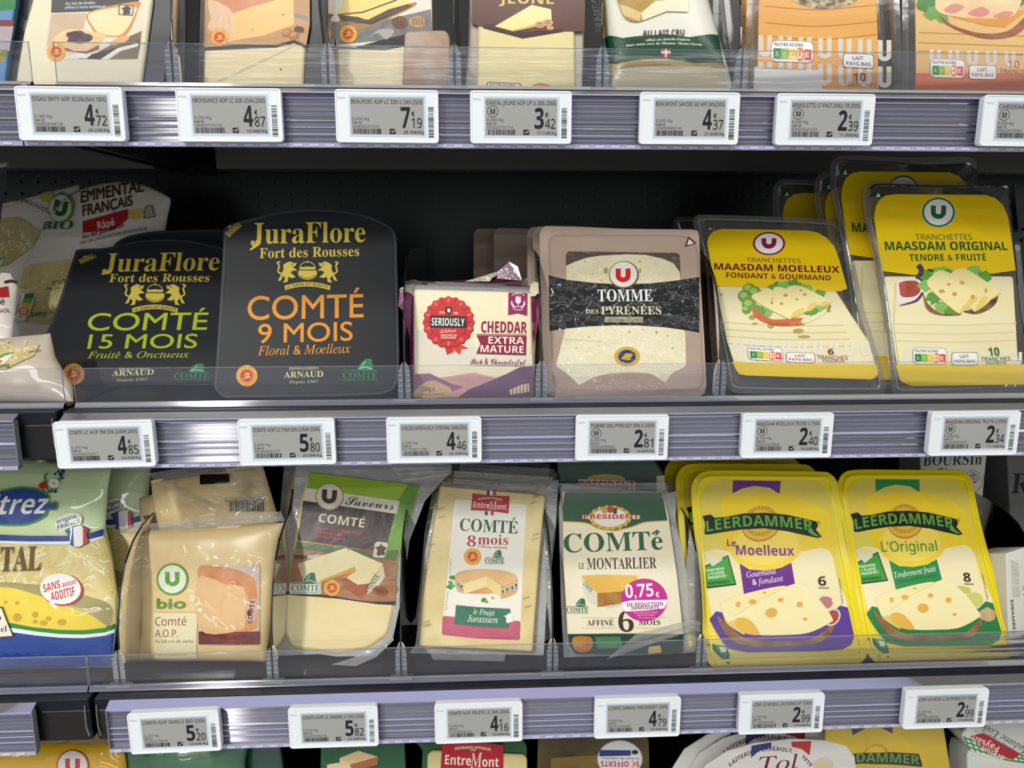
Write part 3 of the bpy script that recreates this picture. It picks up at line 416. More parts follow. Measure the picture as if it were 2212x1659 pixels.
  'Q': [398,[270,-85,204,-5,163,-2,131,5,103,18,80,35,62,57,47,82,37,112,31,144,31,215,47,276,62,301,80,323,103,340,131,352,163,360,200,362,236,360,268,352,295,340,318,323,336,301,351,276,361,247,369,179,367,141,359,106,348,75,331,49,308,27,281,11,367,-85],[199,58,228,62,251,73,268,91,280,115,287,144,290,179,287,214,280,243,268,268,252,285,228,296,200,300,170,296,147,285,130,268,118,243,111,214,108,179,111,144,118,115,130,91,147,73,170,62]],
  'R': [330,[45,0,45,357,193,354,229,345,257,330,276,310,288,283,290,234,282,207,267,185,225,156,330,0,246,0,161,137,120,137,120,0],[120,198,168,200,199,211,213,233,213,263,207,275,184,290,120,295]],
  'S': [276,[124,-5,88,-3,54,5,23,16,23,87,94,62,130,58,147,59,170,68,176,76,182,96,179,108,162,128,85,168,49,197,36,218,28,245,31,290,41,315,60,335,84,350,113,359,148,362,184,359,254,337,230,278,172,297,132,298,121,295,106,282,101,263,103,251,118,233,202,189,237,158,251,132,254,117,252,69,240,44,221,23,195,8,163,-2]],
  'T': [290,[107,0,107,294,10,294,10,357,280,357,280,294,182,294,182,0]],
  'U': [378,[188,-5,144,-1,108,11,80,31,59,58,47,90,42,127,42,357,118,357,120,112,126,91,136,76,150,66,190,58,212,61,230,67,243,78,253,93,258,114,260,357,336,357,336,126,328,80,307,41,270,12,246,3]],
  'V': [325,[121,0,0,357,76,357,145,140,162,66,181,144,248,357,325,357,204,0]],
  'X': [334,[0,0,118,184,8,357,91,357,168,228,244,357,325,357,213,180,334,0,247,0,164,135,81,0]],
  'Y': [312,[118,0,118,136,0,357,82,357,156,210,230,357,312,357,194,139,194,0]],
  'a': [302,[106,-5,83,-3,62,4,45,16,32,33,24,55,21,82,24,108,35,129,52,146,75,158,106,165,190,170,189,195,179,214,160,222,148,224,109,218,71,204,46,254,95,272,132,278,185,276,213,268,235,255,252,236,261,212,264,182,264,0,212,0,196,37,159,5,127,-4],[134,50,162,56,183,75,189,88,190,126,140,124,123,119,104,104,98,81,102,63,115,53]],
  'b': [316,[189,-5,170,-4,142,6,114,30,108,30,96,0,39,0,39,380,114,380,110,238,143,266,157,273,191,278,220,274,245,262,266,242,281,215,291,180,294,137,291,94,281,59,265,31,244,11,218,-1],[168,56,182,58,204,77,216,113,218,138,212,183,204,198,182,216,167,218,136,210,126,200,115,168,114,138,119,93,125,77,135,65,149,58]],
  'c': [257,[150,-5,112,-1,81,10,56,29,37,56,26,91,22,135,24,166,40,216,68,251,87,263,131,276,191,276,242,260,220,202,167,218,156,218,124,209,105,181,98,136,100,111,114,75,125,64,140,58,185,58,233,79,233,16,197,0]],
  'd': [316,[126,-5,97,-1,72,11,51,31,35,58,26,93,22,136,26,179,35,214,52,242,73,262,98,274,128,278,162,273,188,258,208,238,203,282,203,380,278,380,278,0,220,0,206,36,174,7,160,0],[152,54,185,63,195,73,206,105,208,136,207,160,196,196,185,208,170,215,150,218,135,215,122,208,112,196,104,180,98,135,104,90,112,75,123,64,136,57]],
  'e': [296,[162,-5,112,2,70,22,40,56,24,105,24,165,39,214,66,250,84,262,127,276,152,278,187,274,216,264,241,246,259,221,270,191,274,118,98,118,101,98,117,68,147,52,199,53,258,72,258,14,216,0],[100,168,204,168,202,183,191,209,168,223,152,225,138,223,116,211,102,185]],
  'f': [194,[51,0,51,217,10,217,10,253,51,273,56,333,63,347,83,368,112,379,148,382,187,379,216,371,197,316,172,322,146,322,133,314,126,299,126,273,190,273,190,217,126,217,126,0]],
  'g': [316,[141,-120,87,-116,39,-104,39,-44,109,-63,146,-66,177,-59,197,-38,205,36,170,4,126,-5,96,-1,70,12,50,32,35,60,26,95,22,136,26,177,35,212,50,240,72,261,97,274,128,278,159,274,185,260,206,238,214,273,278,273,278,0,274,-36,262,-66,243,-90,216,-106,182,-117],[152,54,183,61,194,70,206,102,208,136,202,183,194,198,184,209,169,215,151,218,122,208,104,181,98,135,104,90,122,63]],
  'i': [152,[76,307,48,315,41,322,36,344,41,366,48,372,76,380,105,372,116,356,117,344,116,331,105,315],[39,0,39,273,114,273,114,0]],
  'l': [152,[39,0,39,380,114,380,114,0]],
  'm': [491,[39,0,39,273,96,273,106,238,110,238,131,261,144,268,174,277,208,277,240,268,253,261,272,238,279,238,300,261,329,274,360,278,388,275,411,267,430,254,443,235,451,210,454,178,454,0,379,0,379,160,374,192,361,212,338,218,320,216,306,209,296,198,289,181,284,137,284,0,209,0,209,160,204,192,191,212,168,218,149,216,135,208,125,195,119,178,114,128,114,0]],
  'n': [328,[39,0,39,273,96,273,106,238,110,238,132,261,177,277,221,275,245,267,264,254,279,235,288,210,291,178,291,0,216,0,215,178,206,204,198,212,172,218,152,216,137,208,126,195,119,178,114,128,114,0]],
  'o': [310,[154,-5,107,2,86,12,52,40,30,82,22,137,26,179,38,214,58,242,85,262,117,274,156,278,203,271,242,249,257,233,279,191,287,137,283,95,271,60,251,32,225,11,192,-1],[155,55,173,57,187,64,198,76,210,112,211,137,210,162,198,198,187,209,173,216,154,218,137,216,122,209,112,198,100,162,98,137,100,112,112,76,122,64,137,57]],
  'r': [227,[39,0,39,273,96,273,106,227,110,227,130,252,158,271,192,278,216,276,211,206,176,208,152,202,132,189,118,169,114,139,114,0]],
  's': [248,[113,-5,64,-1,23,11,23,72,70,56,116,50,147,56,156,73,152,86,143,94,67,131,37,154,23,188,26,225,36,244,52,259,74,270,130,278,194,269,226,256,204,203,166,217,130,223,111,221,100,215,97,201,110,186,182,153,213,130,225,110,228,96,226,55,216,34,200,17,178,5,148,-3]],
  't': [217,[132,-5,89,3,77,10,58,31,48,64,47,217,12,217,12,248,52,274,74,331,122,331,122,273,198,273,198,217,122,217,122,86,126,68,145,55,170,56,201,63,201,8,171,-1]],
  'u': [328,[134,-5,107,-2,84,6,64,19,49,38,40,63,38,95,38,273,112,273,113,96,122,70,131,61,156,54,176,57,192,65,202,78,209,96,215,144,215,273,290,273,290,0,232,0,222,35,218,35,197,12,183,4]],
  'x': [289,[2,0,95,140,7,273,92,273,144,186,198,273,282,273,194,140,286,0,202,0,144,94,87,0]],
  'y': [284,[55,-120,17,-116,17,-57,46,-60,74,-54,92,-36,108,2,0,273,82,273,135,112,142,72,154,120,204,273,284,273,157,-61,142,-82,124,-99,103,-111,80,-118]],
  'z': [244,[14,0,14,44,140,216,21,216,21,273,224,273,224,224,102,57,229,57,229,0]],
  '0': [286,[142,-5,103,0,72,17,48,44,31,80,21,125,18,178,23,248,30,278,40,303,53,324,70,340,90,353,114,360,142,362,181,357,213,341,237,314,254,277,264,232,268,178,266,142,255,80,232,34,216,17,196,5,171,-3],[142,56,159,59,172,70,182,86,191,141,192,178,191,216,182,270,172,288,159,298,142,302,126,298,112,288,104,270,98,246,93,178,98,111,104,87,112,70,126,59]],
  '1': [286,[131,0,133,278,66,220,30,266,144,357,206,357,206,0]],
  '2': [286,[20,0,20,52,163,201,181,234,184,256,179,280,173,288,164,294,141,299,101,290,60,262,19,311,64,343,108,359,169,361,207,349,235,328,253,300,260,266,254,228,227,180,114,64,270,64,270,0]],
  '3': [286,[122,-5,50,4,19,14,19,78,67,61,114,55,157,61,171,69,180,80,185,93,186,118,173,140,139,152,74,154,74,212,122,213,162,223,179,243,180,272,170,290,160,296,130,301,100,297,54,275,20,327,51,345,89,358,136,362,170,360,199,352,223,340,241,323,252,302,256,277,253,254,246,234,217,205,178,186,205,181,227,173,244,160,256,145,264,126,264,84,251,48,223,20,181,1]],
  '4': [286,[161,0,161,74,8,74,8,126,165,357,234,357,234,132,278,132,278,74,234,74,234,0],[75,132,161,132,164,270]],
  '5': [286,[120,-5,68,0,24,14,24,80,86,60,139,58,169,70,179,81,187,113,179,143,155,161,116,167,62,159,32,175,45,357,238,357,238,293,111,293,104,223,139,228,171,227,208,216,224,206,248,179,256,162,263,120,259,84,247,53,227,28,199,10,164,-1]],
  '6': [286,[148,-5,124,-3,82,12,64,25,35,63,19,118,18,152,26,232,38,269,57,302,84,330,101,340,143,356,168,360,244,358,244,297,209,302,174,300,133,288,107,264,93,231,87,190,119,220,149,231,197,229,222,219,242,202,257,180,266,152,270,119,266,83,255,53,237,28,212,10,183,-1],[146,56,172,62,182,71,190,83,196,118,191,148,184,159,163,172,148,174,128,171,111,161,100,148,92,124,98,92,109,74,126,60]],
  '7': [286,[56,0,190,294,14,294,14,357,270,357,270,310,134,0]],
  '8': [286,[143,-5,106,-2,75,6,50,20,32,40,21,63,18,90,20,114,26,133,38,150,52,164,86,186,57,209,36,238,28,276,36,310,44,324,70,345,105,357,143,362,182,357,216,345,241,324,250,310,257,276,249,238,226,210,193,188,229,165,249,146,263,122,268,92,261,56,240,27,226,16,188,0],[143,220,173,239,185,258,186,270,185,281,174,297,142,306,112,297,101,281,100,270,101,258,112,240],[142,50,173,56,184,62,192,71,198,94,194,111,184,125,140,156,102,130,89,108,88,95,94,72,101,63,112,56]],
  '9': [286,[89,-5,41,-2,41,59,77,54,111,56,153,68,167,79,187,108,198,166,168,136,137,125,88,127,64,137,44,154,28,176,19,204,16,237,20,273,31,303,49,328,73,346,103,357,138,361,161,359,204,344,222,331,250,293,266,238,268,204,260,124,239,70,216,39,202,26,165,7,142,0],[138,182,158,185,174,195,190,216,193,232,187,264,176,283,160,296,139,300,113,294,103,286,95,274,89,238,94,208,101,197,123,184]],
  '.': [110,[54,56,39,51,29,41,24,26,29,10,39,0,54,-4,70,0,80,10,84,26,80,41,70,51]],
  ',': [110,[30,-59,62,-42,82,-16,88,13,84,39,71,56,52,62,37,58,27,48,23,33,26,18,35,9,48,5,48,-15,42,-34,30,-50]],
  '-': [162,[142,134,20,134,20,87,142,87]],
  '%': [340,[251,111,271,106,285,91,290,72,285,52,271,37,251,32,231,37,217,52,212,72,217,91,231,106],[251,148,212,138,185,110,174,72,185,33,212,5,251,-5,289,6,317,33,328,72,317,110,289,138],[301,346,264,346,39,-5,76,-5],[89,345,50,334,23,307,12,268,23,230,50,202,89,192,127,202,155,230,166,268,155,307,127,334],[89,308,109,303,123,288,128,268,123,248,109,234,89,229,69,234,55,248,50,268,55,288,69,303]],
  '&': [312,[248,170,211,114,163,170,199,200,219,229,226,260,215,298,186,324,144,334,97,325,67,297,56,256,62,227,76,200,94,177,52,148,24,115,14,76,26,35,57,6,100,-4,132,0,168,16,208,46,247,0,310,0,241,80,265,110,296,170],[178,80,154,60,130,46,105,40,85,46,70,58,63,76,70,101,90,122,122,144],[104,260,109,277,122,289,141,293,161,288,175,276,180,258,177,241,163,223,136,202,109,239]],
  '!': [136,[40,272,42,218,55,132,62,104,68,100,73,104,77,114,92,218,96,272,92,313,83,337,68,346,52,337,43,313],[68,56,53,51,42,41,38,26,42,10,53,0,68,-4,83,0,94,10,98,26,94,41,83,51]],
  '€': [332,[260,235,244,200,12,200,24,235],[229,164,213,128,12,128,24,164],[302,332,284,292,253,315,226,324,206,326,169,319,138,297,115,261,103,211,103,152,115,103,138,67,169,45,206,38,245,45,283,68,302,30,274,11,224,-4,178,-2,152,5,128,18,107,35,89,56,75,82,64,112,58,145,58,218,75,281,89,307,107,328,128,346,152,358,178,366,206,368,241,364,274,352]],
 },
 'n': {
  ' ': [139],
  'A': [320,[0,0,140,358,180,358,319,0,272,0,230,110,88,110,46,0],[103,150,216,150,159,312]],
  'B': [325,[48,0,48,357,192,355,252,337,271,321,282,298,284,249,268,216,218,187,259,174,288,147,298,102,294,72,283,47,265,26,210,3],[94,205,187,207,222,220,232,231,240,264,230,295,219,306,180,317,94,318],[94,38,194,40,232,56,248,86,248,122,241,138,215,160,192,166,94,168]],
  'C': [316,[194,-5,130,5,104,18,63,56,39,111,30,179,33,214,50,274,66,300,108,339,167,359,238,360,300,341,282,303,217,322,166,318,136,305,111,284,93,255,82,220,81,137,92,102,109,73,133,52,163,39,201,34,286,48,286,10,245,-2]],
  'D': [365,[48,0,48,357,193,355,252,337,276,322,313,278,332,218,329,127,313,81,285,46,248,20,202,5],[94,38,142,38,223,54,271,102,287,180,283,224,271,259,252,285,225,304,192,315,94,318]],
  'E': [278,[48,0,48,357,248,357,248,318,94,318,94,206,239,206,239,167,94,167,94,40,248,40,248,0]],
  'F': [260,[48,0,48,357,248,357,248,318,94,318,94,191,238,191,238,152,94,152,94,0]],
  'G': [364,[202,-5,135,5,108,17,65,55,39,110,30,178,33,214,52,276,69,301,116,339,178,359,272,356,322,341,305,302,246,320,173,318,140,305,113,284,93,255,81,220,79,151,102,83,134,52,182,36,240,35,282,42,282,148,204,148,204,188,327,188,327,14,268,0]],
  'H': [370,[48,0,48,357,94,357,94,206,276,206,276,357,322,357,322,0,276,0,276,166,94,166,94,0]],
  'I': [170,[20,0,20,26,62,36,62,321,20,331,20,357,149,357,149,331,107,321,107,36,149,26,149,0]],
  'J': [136,[-2,-95,-39,-88,-39,-50,13,-53,34,-40,43,-24,46,357,91,357,88,-26,66,-70,24,-92]],
  'K': [310,[48,0,48,357,94,357,94,181,252,357,304,357,162,202,310,0,256,0,130,170,94,138,94,0]],
  'L': [262,[48,0,48,357,94,357,94,40,250,40,250,0]],
  'M': [454,[48,0,48,357,115,357,225,64,339,357,405,357,405,0,360,0,364,312,243,0,206,0,88,313,90,0]],
  'N': [380,[48,0,48,357,100,357,291,62,290,357,332,357,332,0,279,0,88,296,90,0]],
  'O': [390,[196,-5,130,5,81,35,48,82,38,112,30,180,32,215,48,276,81,322,130,352,196,362,260,352,308,323,341,276,352,247,360,179,352,111,341,82,308,35,260,5],[196,34,232,38,262,51,284,73,300,102,309,137,312,179,309,221,300,256,284,285,262,306,233,319,196,323,159,319,129,306,107,285,91,256,81,221,78,179,81,137,91,102,106,73,129,51,159,38]],
  'P': [302,[48,0,48,357,143,357,219,345,245,330,263,309,273,283,276,233,264,197,238,167,196,146,94,139,94,0],[94,178,186,185,219,208,230,250,228,271,208,302,168,317,94,318]],
  'R': [311,[48,0,48,357,147,357,220,346,245,332,263,312,273,287,276,238,266,208,250,186,206,160,304,0,251,0,164,148,94,148,94,0],[94,186,173,187,210,203,228,233,228,275,221,291,210,303,171,316,94,318]],
  'S': [274,[124,-5,68,0,26,12,26,55,107,35,170,41,186,50,204,75,203,112,173,143,94,177,53,206,33,245,32,289,44,320,85,351,144,362,198,356,242,342,228,304,158,322,106,316,83,298,76,259,83,240,97,226,191,182,231,154,250,113,247,66,236,42,216,22,191,7]],
  'T': [278,[116,0,116,318,5,318,5,357,272,357,272,318,162,318,162,0]],
  'U': [366,[181,-5,140,-1,106,11,80,31,60,58,49,90,45,127,45,357,90,357,90,126,100,76,131,45,184,34,236,45,266,79,276,126,276,357,320,357,320,126,313,80,293,41,259,12,237,3]],
  'V': [300,[128,0,0,357,47,357,150,50,252,357,300,357,172,0]],
  'X': [293,[2,0,120,186,10,357,60,357,147,217,235,357,282,357,172,187,291,0,240,0,146,155,50,0]],
  'Y': [283,[119,0,119,136,0,357,49,357,142,182,234,357,283,357,164,138,164,0]],
  'a': [280,[108,-5,64,4,34,30,23,74,26,99,54,136,79,149,112,156,197,162,195,198,182,224,158,236,114,234,66,216,52,250,110,270,174,270,216,251,237,211,240,0,208,0,198,38,161,6],[118,30,158,39,186,64,194,83,196,131,104,122,77,103,68,74,75,49,92,35]],
  'b': [308,[170,-5,118,6,86,34,74,0,42,0,42,380,86,380,84,232,118,261,170,272,201,269,227,257,250,238,267,211,280,134,266,57,250,30,227,11,200,-1],[163,32,185,34,217,58,233,104,234,134,226,191,202,225,162,236,137,233,103,212,88,167,86,134,94,78,103,58,117,43]],
  'c': [240,[150,-5,87,10,55,36,34,77,28,132,35,190,44,213,71,247,108,267,166,273,224,258,210,222,152,234,108,223,82,189,73,133,82,78,107,44,126,36,164,34,219,48,219,10,189,-1]],
  'd': [308,[138,-5,106,-1,80,10,58,30,41,57,28,134,41,210,58,238,80,257,107,269,138,273,174,268,224,234,221,380,265,380,265,0,230,0,221,36,189,7],[144,32,170,34,204,55,220,96,222,133,214,189,205,210,191,225,171,234,144,236,105,224,91,208,75,162,73,132,75,103,91,58,123,34]],
  'e': [282,[156,-5,89,10,56,38,35,79,28,132,34,185,53,227,84,256,103,265,146,273,188,266,220,247,251,197,256,152,256,126,73,126,84,74,113,43,134,35,175,33,244,51,244,12,204,-1],[74,160,210,160,194,216,166,235,146,237,126,235,96,217,85,202]],
  'f': [172,[54,0,54,234,8,234,8,254,54,270,57,316,65,341,95,372,142,382,194,374,182,339,129,345,109,332,103,320,98,268,166,268,166,234,98,234,98,0]],
  'g': [308,[145,-120,76,-112,48,-103,48,-62,110,-81,148,-84,187,-74,213,-48,219,-30,223,36,200,13,172,0,138,-5,106,-1,79,11,57,32,40,59,31,93,31,173,40,207,57,235,79,256,106,269,138,273,170,269,199,255,222,232,230,268,265,268,262,-40,252,-68,236,-91,213,-107],[144,31,169,33,204,53,220,94,222,134,220,167,203,212,188,225,144,236,106,224,92,209,81,189,73,133,81,77,91,57,105,43]],
  'h': [309,[42,0,42,380,86,380,84,231,122,262,170,272,225,262,258,231,268,174,268,0,225,0,225,172,218,207,198,229,165,236,118,225,103,211,88,167,86,0]],
  'i': [129,[65,312,46,320,39,340,46,362,65,368,83,362,90,340,83,320],[42,0,42,268,86,268,86,0]],
  'j': [129,[65,312,46,320,39,340,46,362,65,368,83,362,90,340,83,320],[11,-120,-28,-114,-28,-78,16,-82,38,-67,42,-42,42,268,86,268,84,-63,68,-99,54,-111]],
  'l': [129,[42,0,42,380,86,380,86,0]],
  'm': [468,[42,0,42,268,78,268,84,232,108,255,135,268,166,273,203,268,230,253,250,228,273,253,303,268,364,270,404,250,417,231,427,174,427,0,384,0,384,172,377,208,359,229,329,236,287,226,264,196,256,148,256,0,213,0,213,172,207,208,189,229,158,236,115,225,93,192,86,139,86,0]],
  'n': [309,[42,0,42,268,78,268,84,232,109,255,155,272,201,270,244,250,266,206,268,0,225,0,225,172,218,207,198,229,165,236,118,225,104,211,88,168,86,0]],
  'o': [302,[150,-5,87,11,55,40,35,81,28,134,31,175,42,210,61,237,86,257,116,269,152,273,197,266,233,244,248,229,268,188,276,134,272,94,260,59,242,32,217,11,186,-1],[152,32,196,44,211,59,228,105,230,134,228,164,211,209,176,233,151,236,126,233,92,209,81,189,73,134,81,80,92,59,107,44]],
  'p': [308,[42,-120,42,268,78,268,84,232,118,261,150,272,201,269,227,258,250,238,267,212,277,177,277,92,267,58,250,30,227,11,201,-1,170,-5,133,0,84,34,86,-120],[163,32,192,38,213,55,227,82,234,135,233,164,217,208,185,233,162,236,118,226,104,213,89,172,86,134,94,79,103,58,117,43,137,34]],
  'q': [308,[221,-120,224,36,189,7,136,-5,106,-1,80,10,58,30,41,57,28,134,31,176,41,210,58,238,81,257,107,269,138,273,175,268,202,252,222,232,230,268,265,268,265,-120],[145,32,190,42,204,54,219,95,222,133,214,190,204,210,190,225,170,234,144,236,104,224,90,208,75,162,73,132,75,103,91,58,123,34]],
  'r': [206,[42,0,42,268,78,268,86,219,106,246,134,266,168,273,199,270,194,230,164,233,138,228,115,213,97,190,86,143,86,0]],
  's': [240,[110,-5,62,0,26,12,26,52,80,34,131,32,168,49,172,82,149,104,77,135,43,157,27,188,29,223,38,240,74,265,126,273,172,268,212,255,196,220,149,235,106,236,74,222,68,198,87,176,167,141,200,119,216,88,214,50,188,15,140,-3]],
  't': [180,[124,-5,86,2,57,28,46,78,46,234,8,234,8,255,46,272,64,330,90,330,90,268,168,268,168,234,90,234,90,79,95,52,120,32,170,36,170,3]],
  'u': [309,[137,-5,83,5,50,37,40,92,40,268,84,268,84,96,91,60,110,39,144,32,170,34,205,56,221,100,222,268,266,268,266,0,230,0,222,36,186,5]],
  'v': [254,[102,0,0,268,47,268,126,39,207,268,254,268,152,0]],
  'w': [393,[79,0,6,268,51,268,106,46,173,268,221,268,285,46,342,268,388,268,313,0,262,0,197,222,129,0]],
  '0': [286,[142,-5,106,0,76,17,53,44,37,80,28,126,24,179,36,278,58,324,93,353,142,362,179,357,209,341,232,314,248,278,262,179,250,80,227,34,192,5],[142,32,167,37,186,49,200,69,215,134,217,179,215,224,200,288,186,309,167,321,142,325,118,321,99,309,85,288,70,224,68,179,70,134,85,69,99,49,118,37]],
  '1': [286,[134,0,136,311,68,252,44,282,141,357,178,357,178,0]],
  '2': [286,[24,0,24,36,174,193,196,234,200,264,193,298,183,309,155,323,106,320,52,290,28,320,76,350,116,361,168,359,195,351,233,318,242,295,246,267,240,231,202,166,80,40,260,40,260,0]],
  '3': [286,[120,-5,68,-1,22,14,22,56,71,38,121,32,173,40,202,65,212,102,209,123,185,151,141,164,77,166,77,203,139,205,179,222,199,252,200,287,184,311,155,323,102,321,46,295,24,325,91,357,170,359,219,337,243,298,246,274,238,232,212,204,172,186,220,172,236,159,255,124,256,82,243,46,217,19,176,1]],
  '4': [286,[182,0,182,81,10,81,10,118,178,359,224,359,224,120,276,120,276,81,224,81,224,0],[54,120,182,120,184,312]],
  '5': [286,[124,-5,72,0,32,14,32,56,59,43,109,33,170,41,202,66,210,85,210,131,191,163,174,174,123,182,62,174,40,188,54,357,232,357,232,317,91,317,82,214,138,219,201,207,225,192,243,171,254,145,258,114,254,80,242,51,222,27,196,9,163,-2]],
  '6': [286,[149,-5,107,3,88,12,70,25,44,64,29,119,34,228,59,296,89,331,108,344,159,360,229,359,235,358,235,320,192,326,134,314,98,283,79,237,72,182,121,218,159,224,188,220,234,195,250,174,259,147,259,80,249,51,232,27,209,9],[148,32,185,41,200,52,210,68,219,115,211,154,202,169,171,187,150,189,121,185,98,172,82,154,72,124,80,81,96,56,118,38]],
  '7': [286,[68,0,214,317,22,317,22,357,262,357,262,323,116,0]],
  '8': [286,[144,-5,109,-2,56,20,38,39,28,63,24,91,29,121,42,145,62,164,98,186,67,209,44,238,36,277,42,310,73,344,105,358,142,362,172,360,220,340,246,302,248,263,240,239,216,211,182,189,242,146,256,122,261,92,247,41,229,21,177,-2],[144,206,176,223,198,244,204,258,204,290,198,303,176,321,125,325,87,303,80,263,102,229],[143,30,184,38,199,47,209,60,218,92,209,123,198,135,135,168,85,136,75,123,68,90,76,60,86,47,120,32]],
  '9': [286,[96,-5,51,0,51,38,117,32,167,51,189,74,204,103,216,175,181,146,148,135,99,137,74,146,38,183,28,210,27,265,39,306,63,336,117,360,161,360,200,345,218,331,244,293,258,238,253,129,229,61,199,26,155,3],[137,168,166,172,189,185,206,202,216,234,207,276,192,301,169,319,139,325,103,316,88,304,71,268,68,242,70,221,85,188,98,177]],
  '.': [110,[54,56,39,51,24,26,39,0,54,-4,70,0,84,26,80,41]],
  ',': [110,[30,-59,62,-42,82,-16,88,13,84,39,71,56,52,62,27,48,23,33,26,18,48,5,48,-15]],
  '-': [162,[142,134,20,134,20,87,142,87]],
  '%': [340,[251,111,271,106,285,91,290,72,285,52,271,37,251,32,231,37,217,52,212,72,217,91,231,106],[251,148,212,138,185,110,174,72,185,33,212,5,251,-5,289,6,317,33,328,72,317,110,289,138],[301,346,264,346,39,-5,76,-5],[89,345,50,334,23,307,12,268,23,230,50,202,89,192,127,202,155,230,166,268,155,307,127,334],[89,308,109,303,123,288,128,268,123,248,109,234,89,229,69,234,55,248,50,268,55,288,69,303]],
  '/': [140,[4,-4,39,-4,137,346,102,346]],
  ':': [110,[54,229,29,214,24,199,29,184,54,169,80,184,84,199,80,214],[54,56,39,51,24,26,29,10,54,-4,80,10,84,26,80,41]],
  '+': [292,[126,294,126,197,28,197,28,156,126,156,126,58,166,58,166,156,264,156,264,197,166,197,166,294]],
  '€': [332,[260,235,244,200,12,200,24,235],[229,164,213,128,12,128,24,164],[302,332,284,292,253,315,226,324,169,319,138,297,115,261,103,211,103,152,115,103,138,67,169,45,206,38,245,45,283,68,302,30,274,11,224,-4,178,-2,152,5,128,18,89,56,64,112,58,145,58,218,75,281,107,328,152,358,178,366,241,364,274,352]],
  "'": [94,[36,231,58,231,69,300,69,358,25,358,25,300]],
 },
}

STY = {  # outline set, how far the outline is spread
    'd': ('d', 0), 'db': ('d', .018), 'dm': ('d', .006), 'dx': ('d', .035), 's': ('s', 0), 'sl': ('s', 0), 'i': ('i', 0), 'bi': ('bi', 0), 'sc': ('sc', 0),
    'b': ('b', 0), 'n': ('n', 0), 'm': ('n', .010), 'bo': ('b', 0), 'ni': ('n', .002), 'x': ('b', .006)}
ACC = {'É': ('E', 'a'), 'é': ('e', 'a'), 'È': ('E', 'g'), 'è': ('e', 'g'), 'ê': ('e', 'c'), 'Ê': ('E', 'c'),
       'ç': ('c', 'd'), 'Ç': ('C', 'd'), 'à': ('a', 'g'), 'ô': ('o', 'c'), 'â': ('a', 'c'), 'ï': ('i', 'c'), 'ë': ('e', 'c')}
GLY, USED = {}, set()


def decode(rec):
    """Letter outlines in 1/500 em: advance, then closed contours as x, y, x, y."""
    out = []
    for c in rec[1:]:
        out.append([(c[i] / 500, c[i + 1] / 500) for i in range(0, len(c),2)])
    return rec[0] / 500, out


def glyph(ch, st):
    if (ch, st) in GLY:
        return GLY[(ch, st)]
    base, off = STY[st]
    acc = None
    c0 = ch
    if ch not in GLYPHS[base] and ch in ACC:
        c0, acc = ACC[ch]
    if ch == 'œ' and ch not in GLYPHS[base]:
        v1, f1, a1 = glyph('o', st)
        v2, f2, a2 = glyph('e', st)
        n = len(v1)
        r = (v1 + [(x + a1 * .86, y) for x, y in v2], f1 + [tuple(i + n for i in q) for q in f2], a1 * .86 + a2)
        GLY[(ch, st)] = r
        return r
    USED.add((base, c0))
    adv, cont = decode(GLYPHS[base][c0])
    if off and cont:
        big = max(cont, key=lambda c: abs(area2(c)))
        sg = area2(big) > 0
        cont = [inset(c, -off if (area2(c) > 0) == sg else off) for c in cont]
    vs, fs = [], []
    if cont:
        vs = [p for c in cont for p in c]
        offs, k = [], 0
        for c in cont:
            offs.append(k)
            k += len(c)
        big = max(cont, key=lambda c: abs(area2(c)))
        sg = area2(big) > 0
        solid = [i for i, c in enumerate(cont) if (area2(c) > 0) == sg]
        owner = {}
        for i, c in enumerate(cont):
            if i not in solid:
                cx, cy = sum(p[0] for p in c) / len(c), sum(p[1] for p in c) / len(c)
                owner[i] = min(solid, key=lambda j: abs(sum(p[0] for p in cont[j]) / len(cont[j]) - cx) + abs(sum(p[1] for p in cont[j]) / len(cont[j]) - cy))
        for j in solid:
            ids = [j] + [i for i in owner if owner[i] == j]
            flat = [offs[i] + q for i in ids for q in range(len(cont[i]))]
            fs += [tuple(flat[q] for q in f) for f in tessellate_polygon([[Vector((x, y, 0)) for x, y in cont[i]] for i in ids])]
        fs = [f if (vs[f[1]][0] - vs[f[0]][0]) * (vs[f[2]][1] - vs[f[0]][1]) - (vs[f[1]][1] - vs[f[0]][1]) * (vs[f[2]][0] - vs[f[0]][0]) > 0 else f[::-1] for f in fs]
        if acc:
            vs, fs = accent(list(vs), fs, acc)
    GLY[(ch, st)] = (vs, fs, adv + off * .6)
    return GLY[(ch, st)]


def accent(vs, fs, acc):
    xs = [v[0] for v in vs]
    ys = [v[1] for v in vs]
    xm, yt, yb = (min(xs) + max(xs)) / 2, max(ys), min(ys)
    n = len(vs)
    if acc == 'a':
        vs += [(xm - .07, yt + .05),(xm - .0, yt + .05),(xm + .15, yt + .2),(xm + .03, yt + .2)]
        fs.append((n, n + 1, n + 2, n + 3))
    elif acc == 'g':
        vs += [(xm, yt + .05),(xm + .07, yt + .05),(xm - .03, yt + .2),(xm - .15, yt + .2)]
        fs.append((n, n + 1, n + 2, n + 3))
    elif acc == 'c':
        vs += [(xm - .16, yt + .05),(xm - .08, yt + .05),(xm, yt + .12),(xm + .08, yt + .05),(xm + .16, yt + .05),(xm, yt + .2)]
        fs.append((n, n + 1, n + 2, n + 5))
        fs.append((n + 5, n + 2, n + 3, n + 4))
    else:
        vs += [(xm, yb),(xm + .07, yb),(xm + .05, yb - .16),(xm - .08, yb - .16)]
        fs.append((n, n + 3, n + 2, n + 1))
    return vs, fs


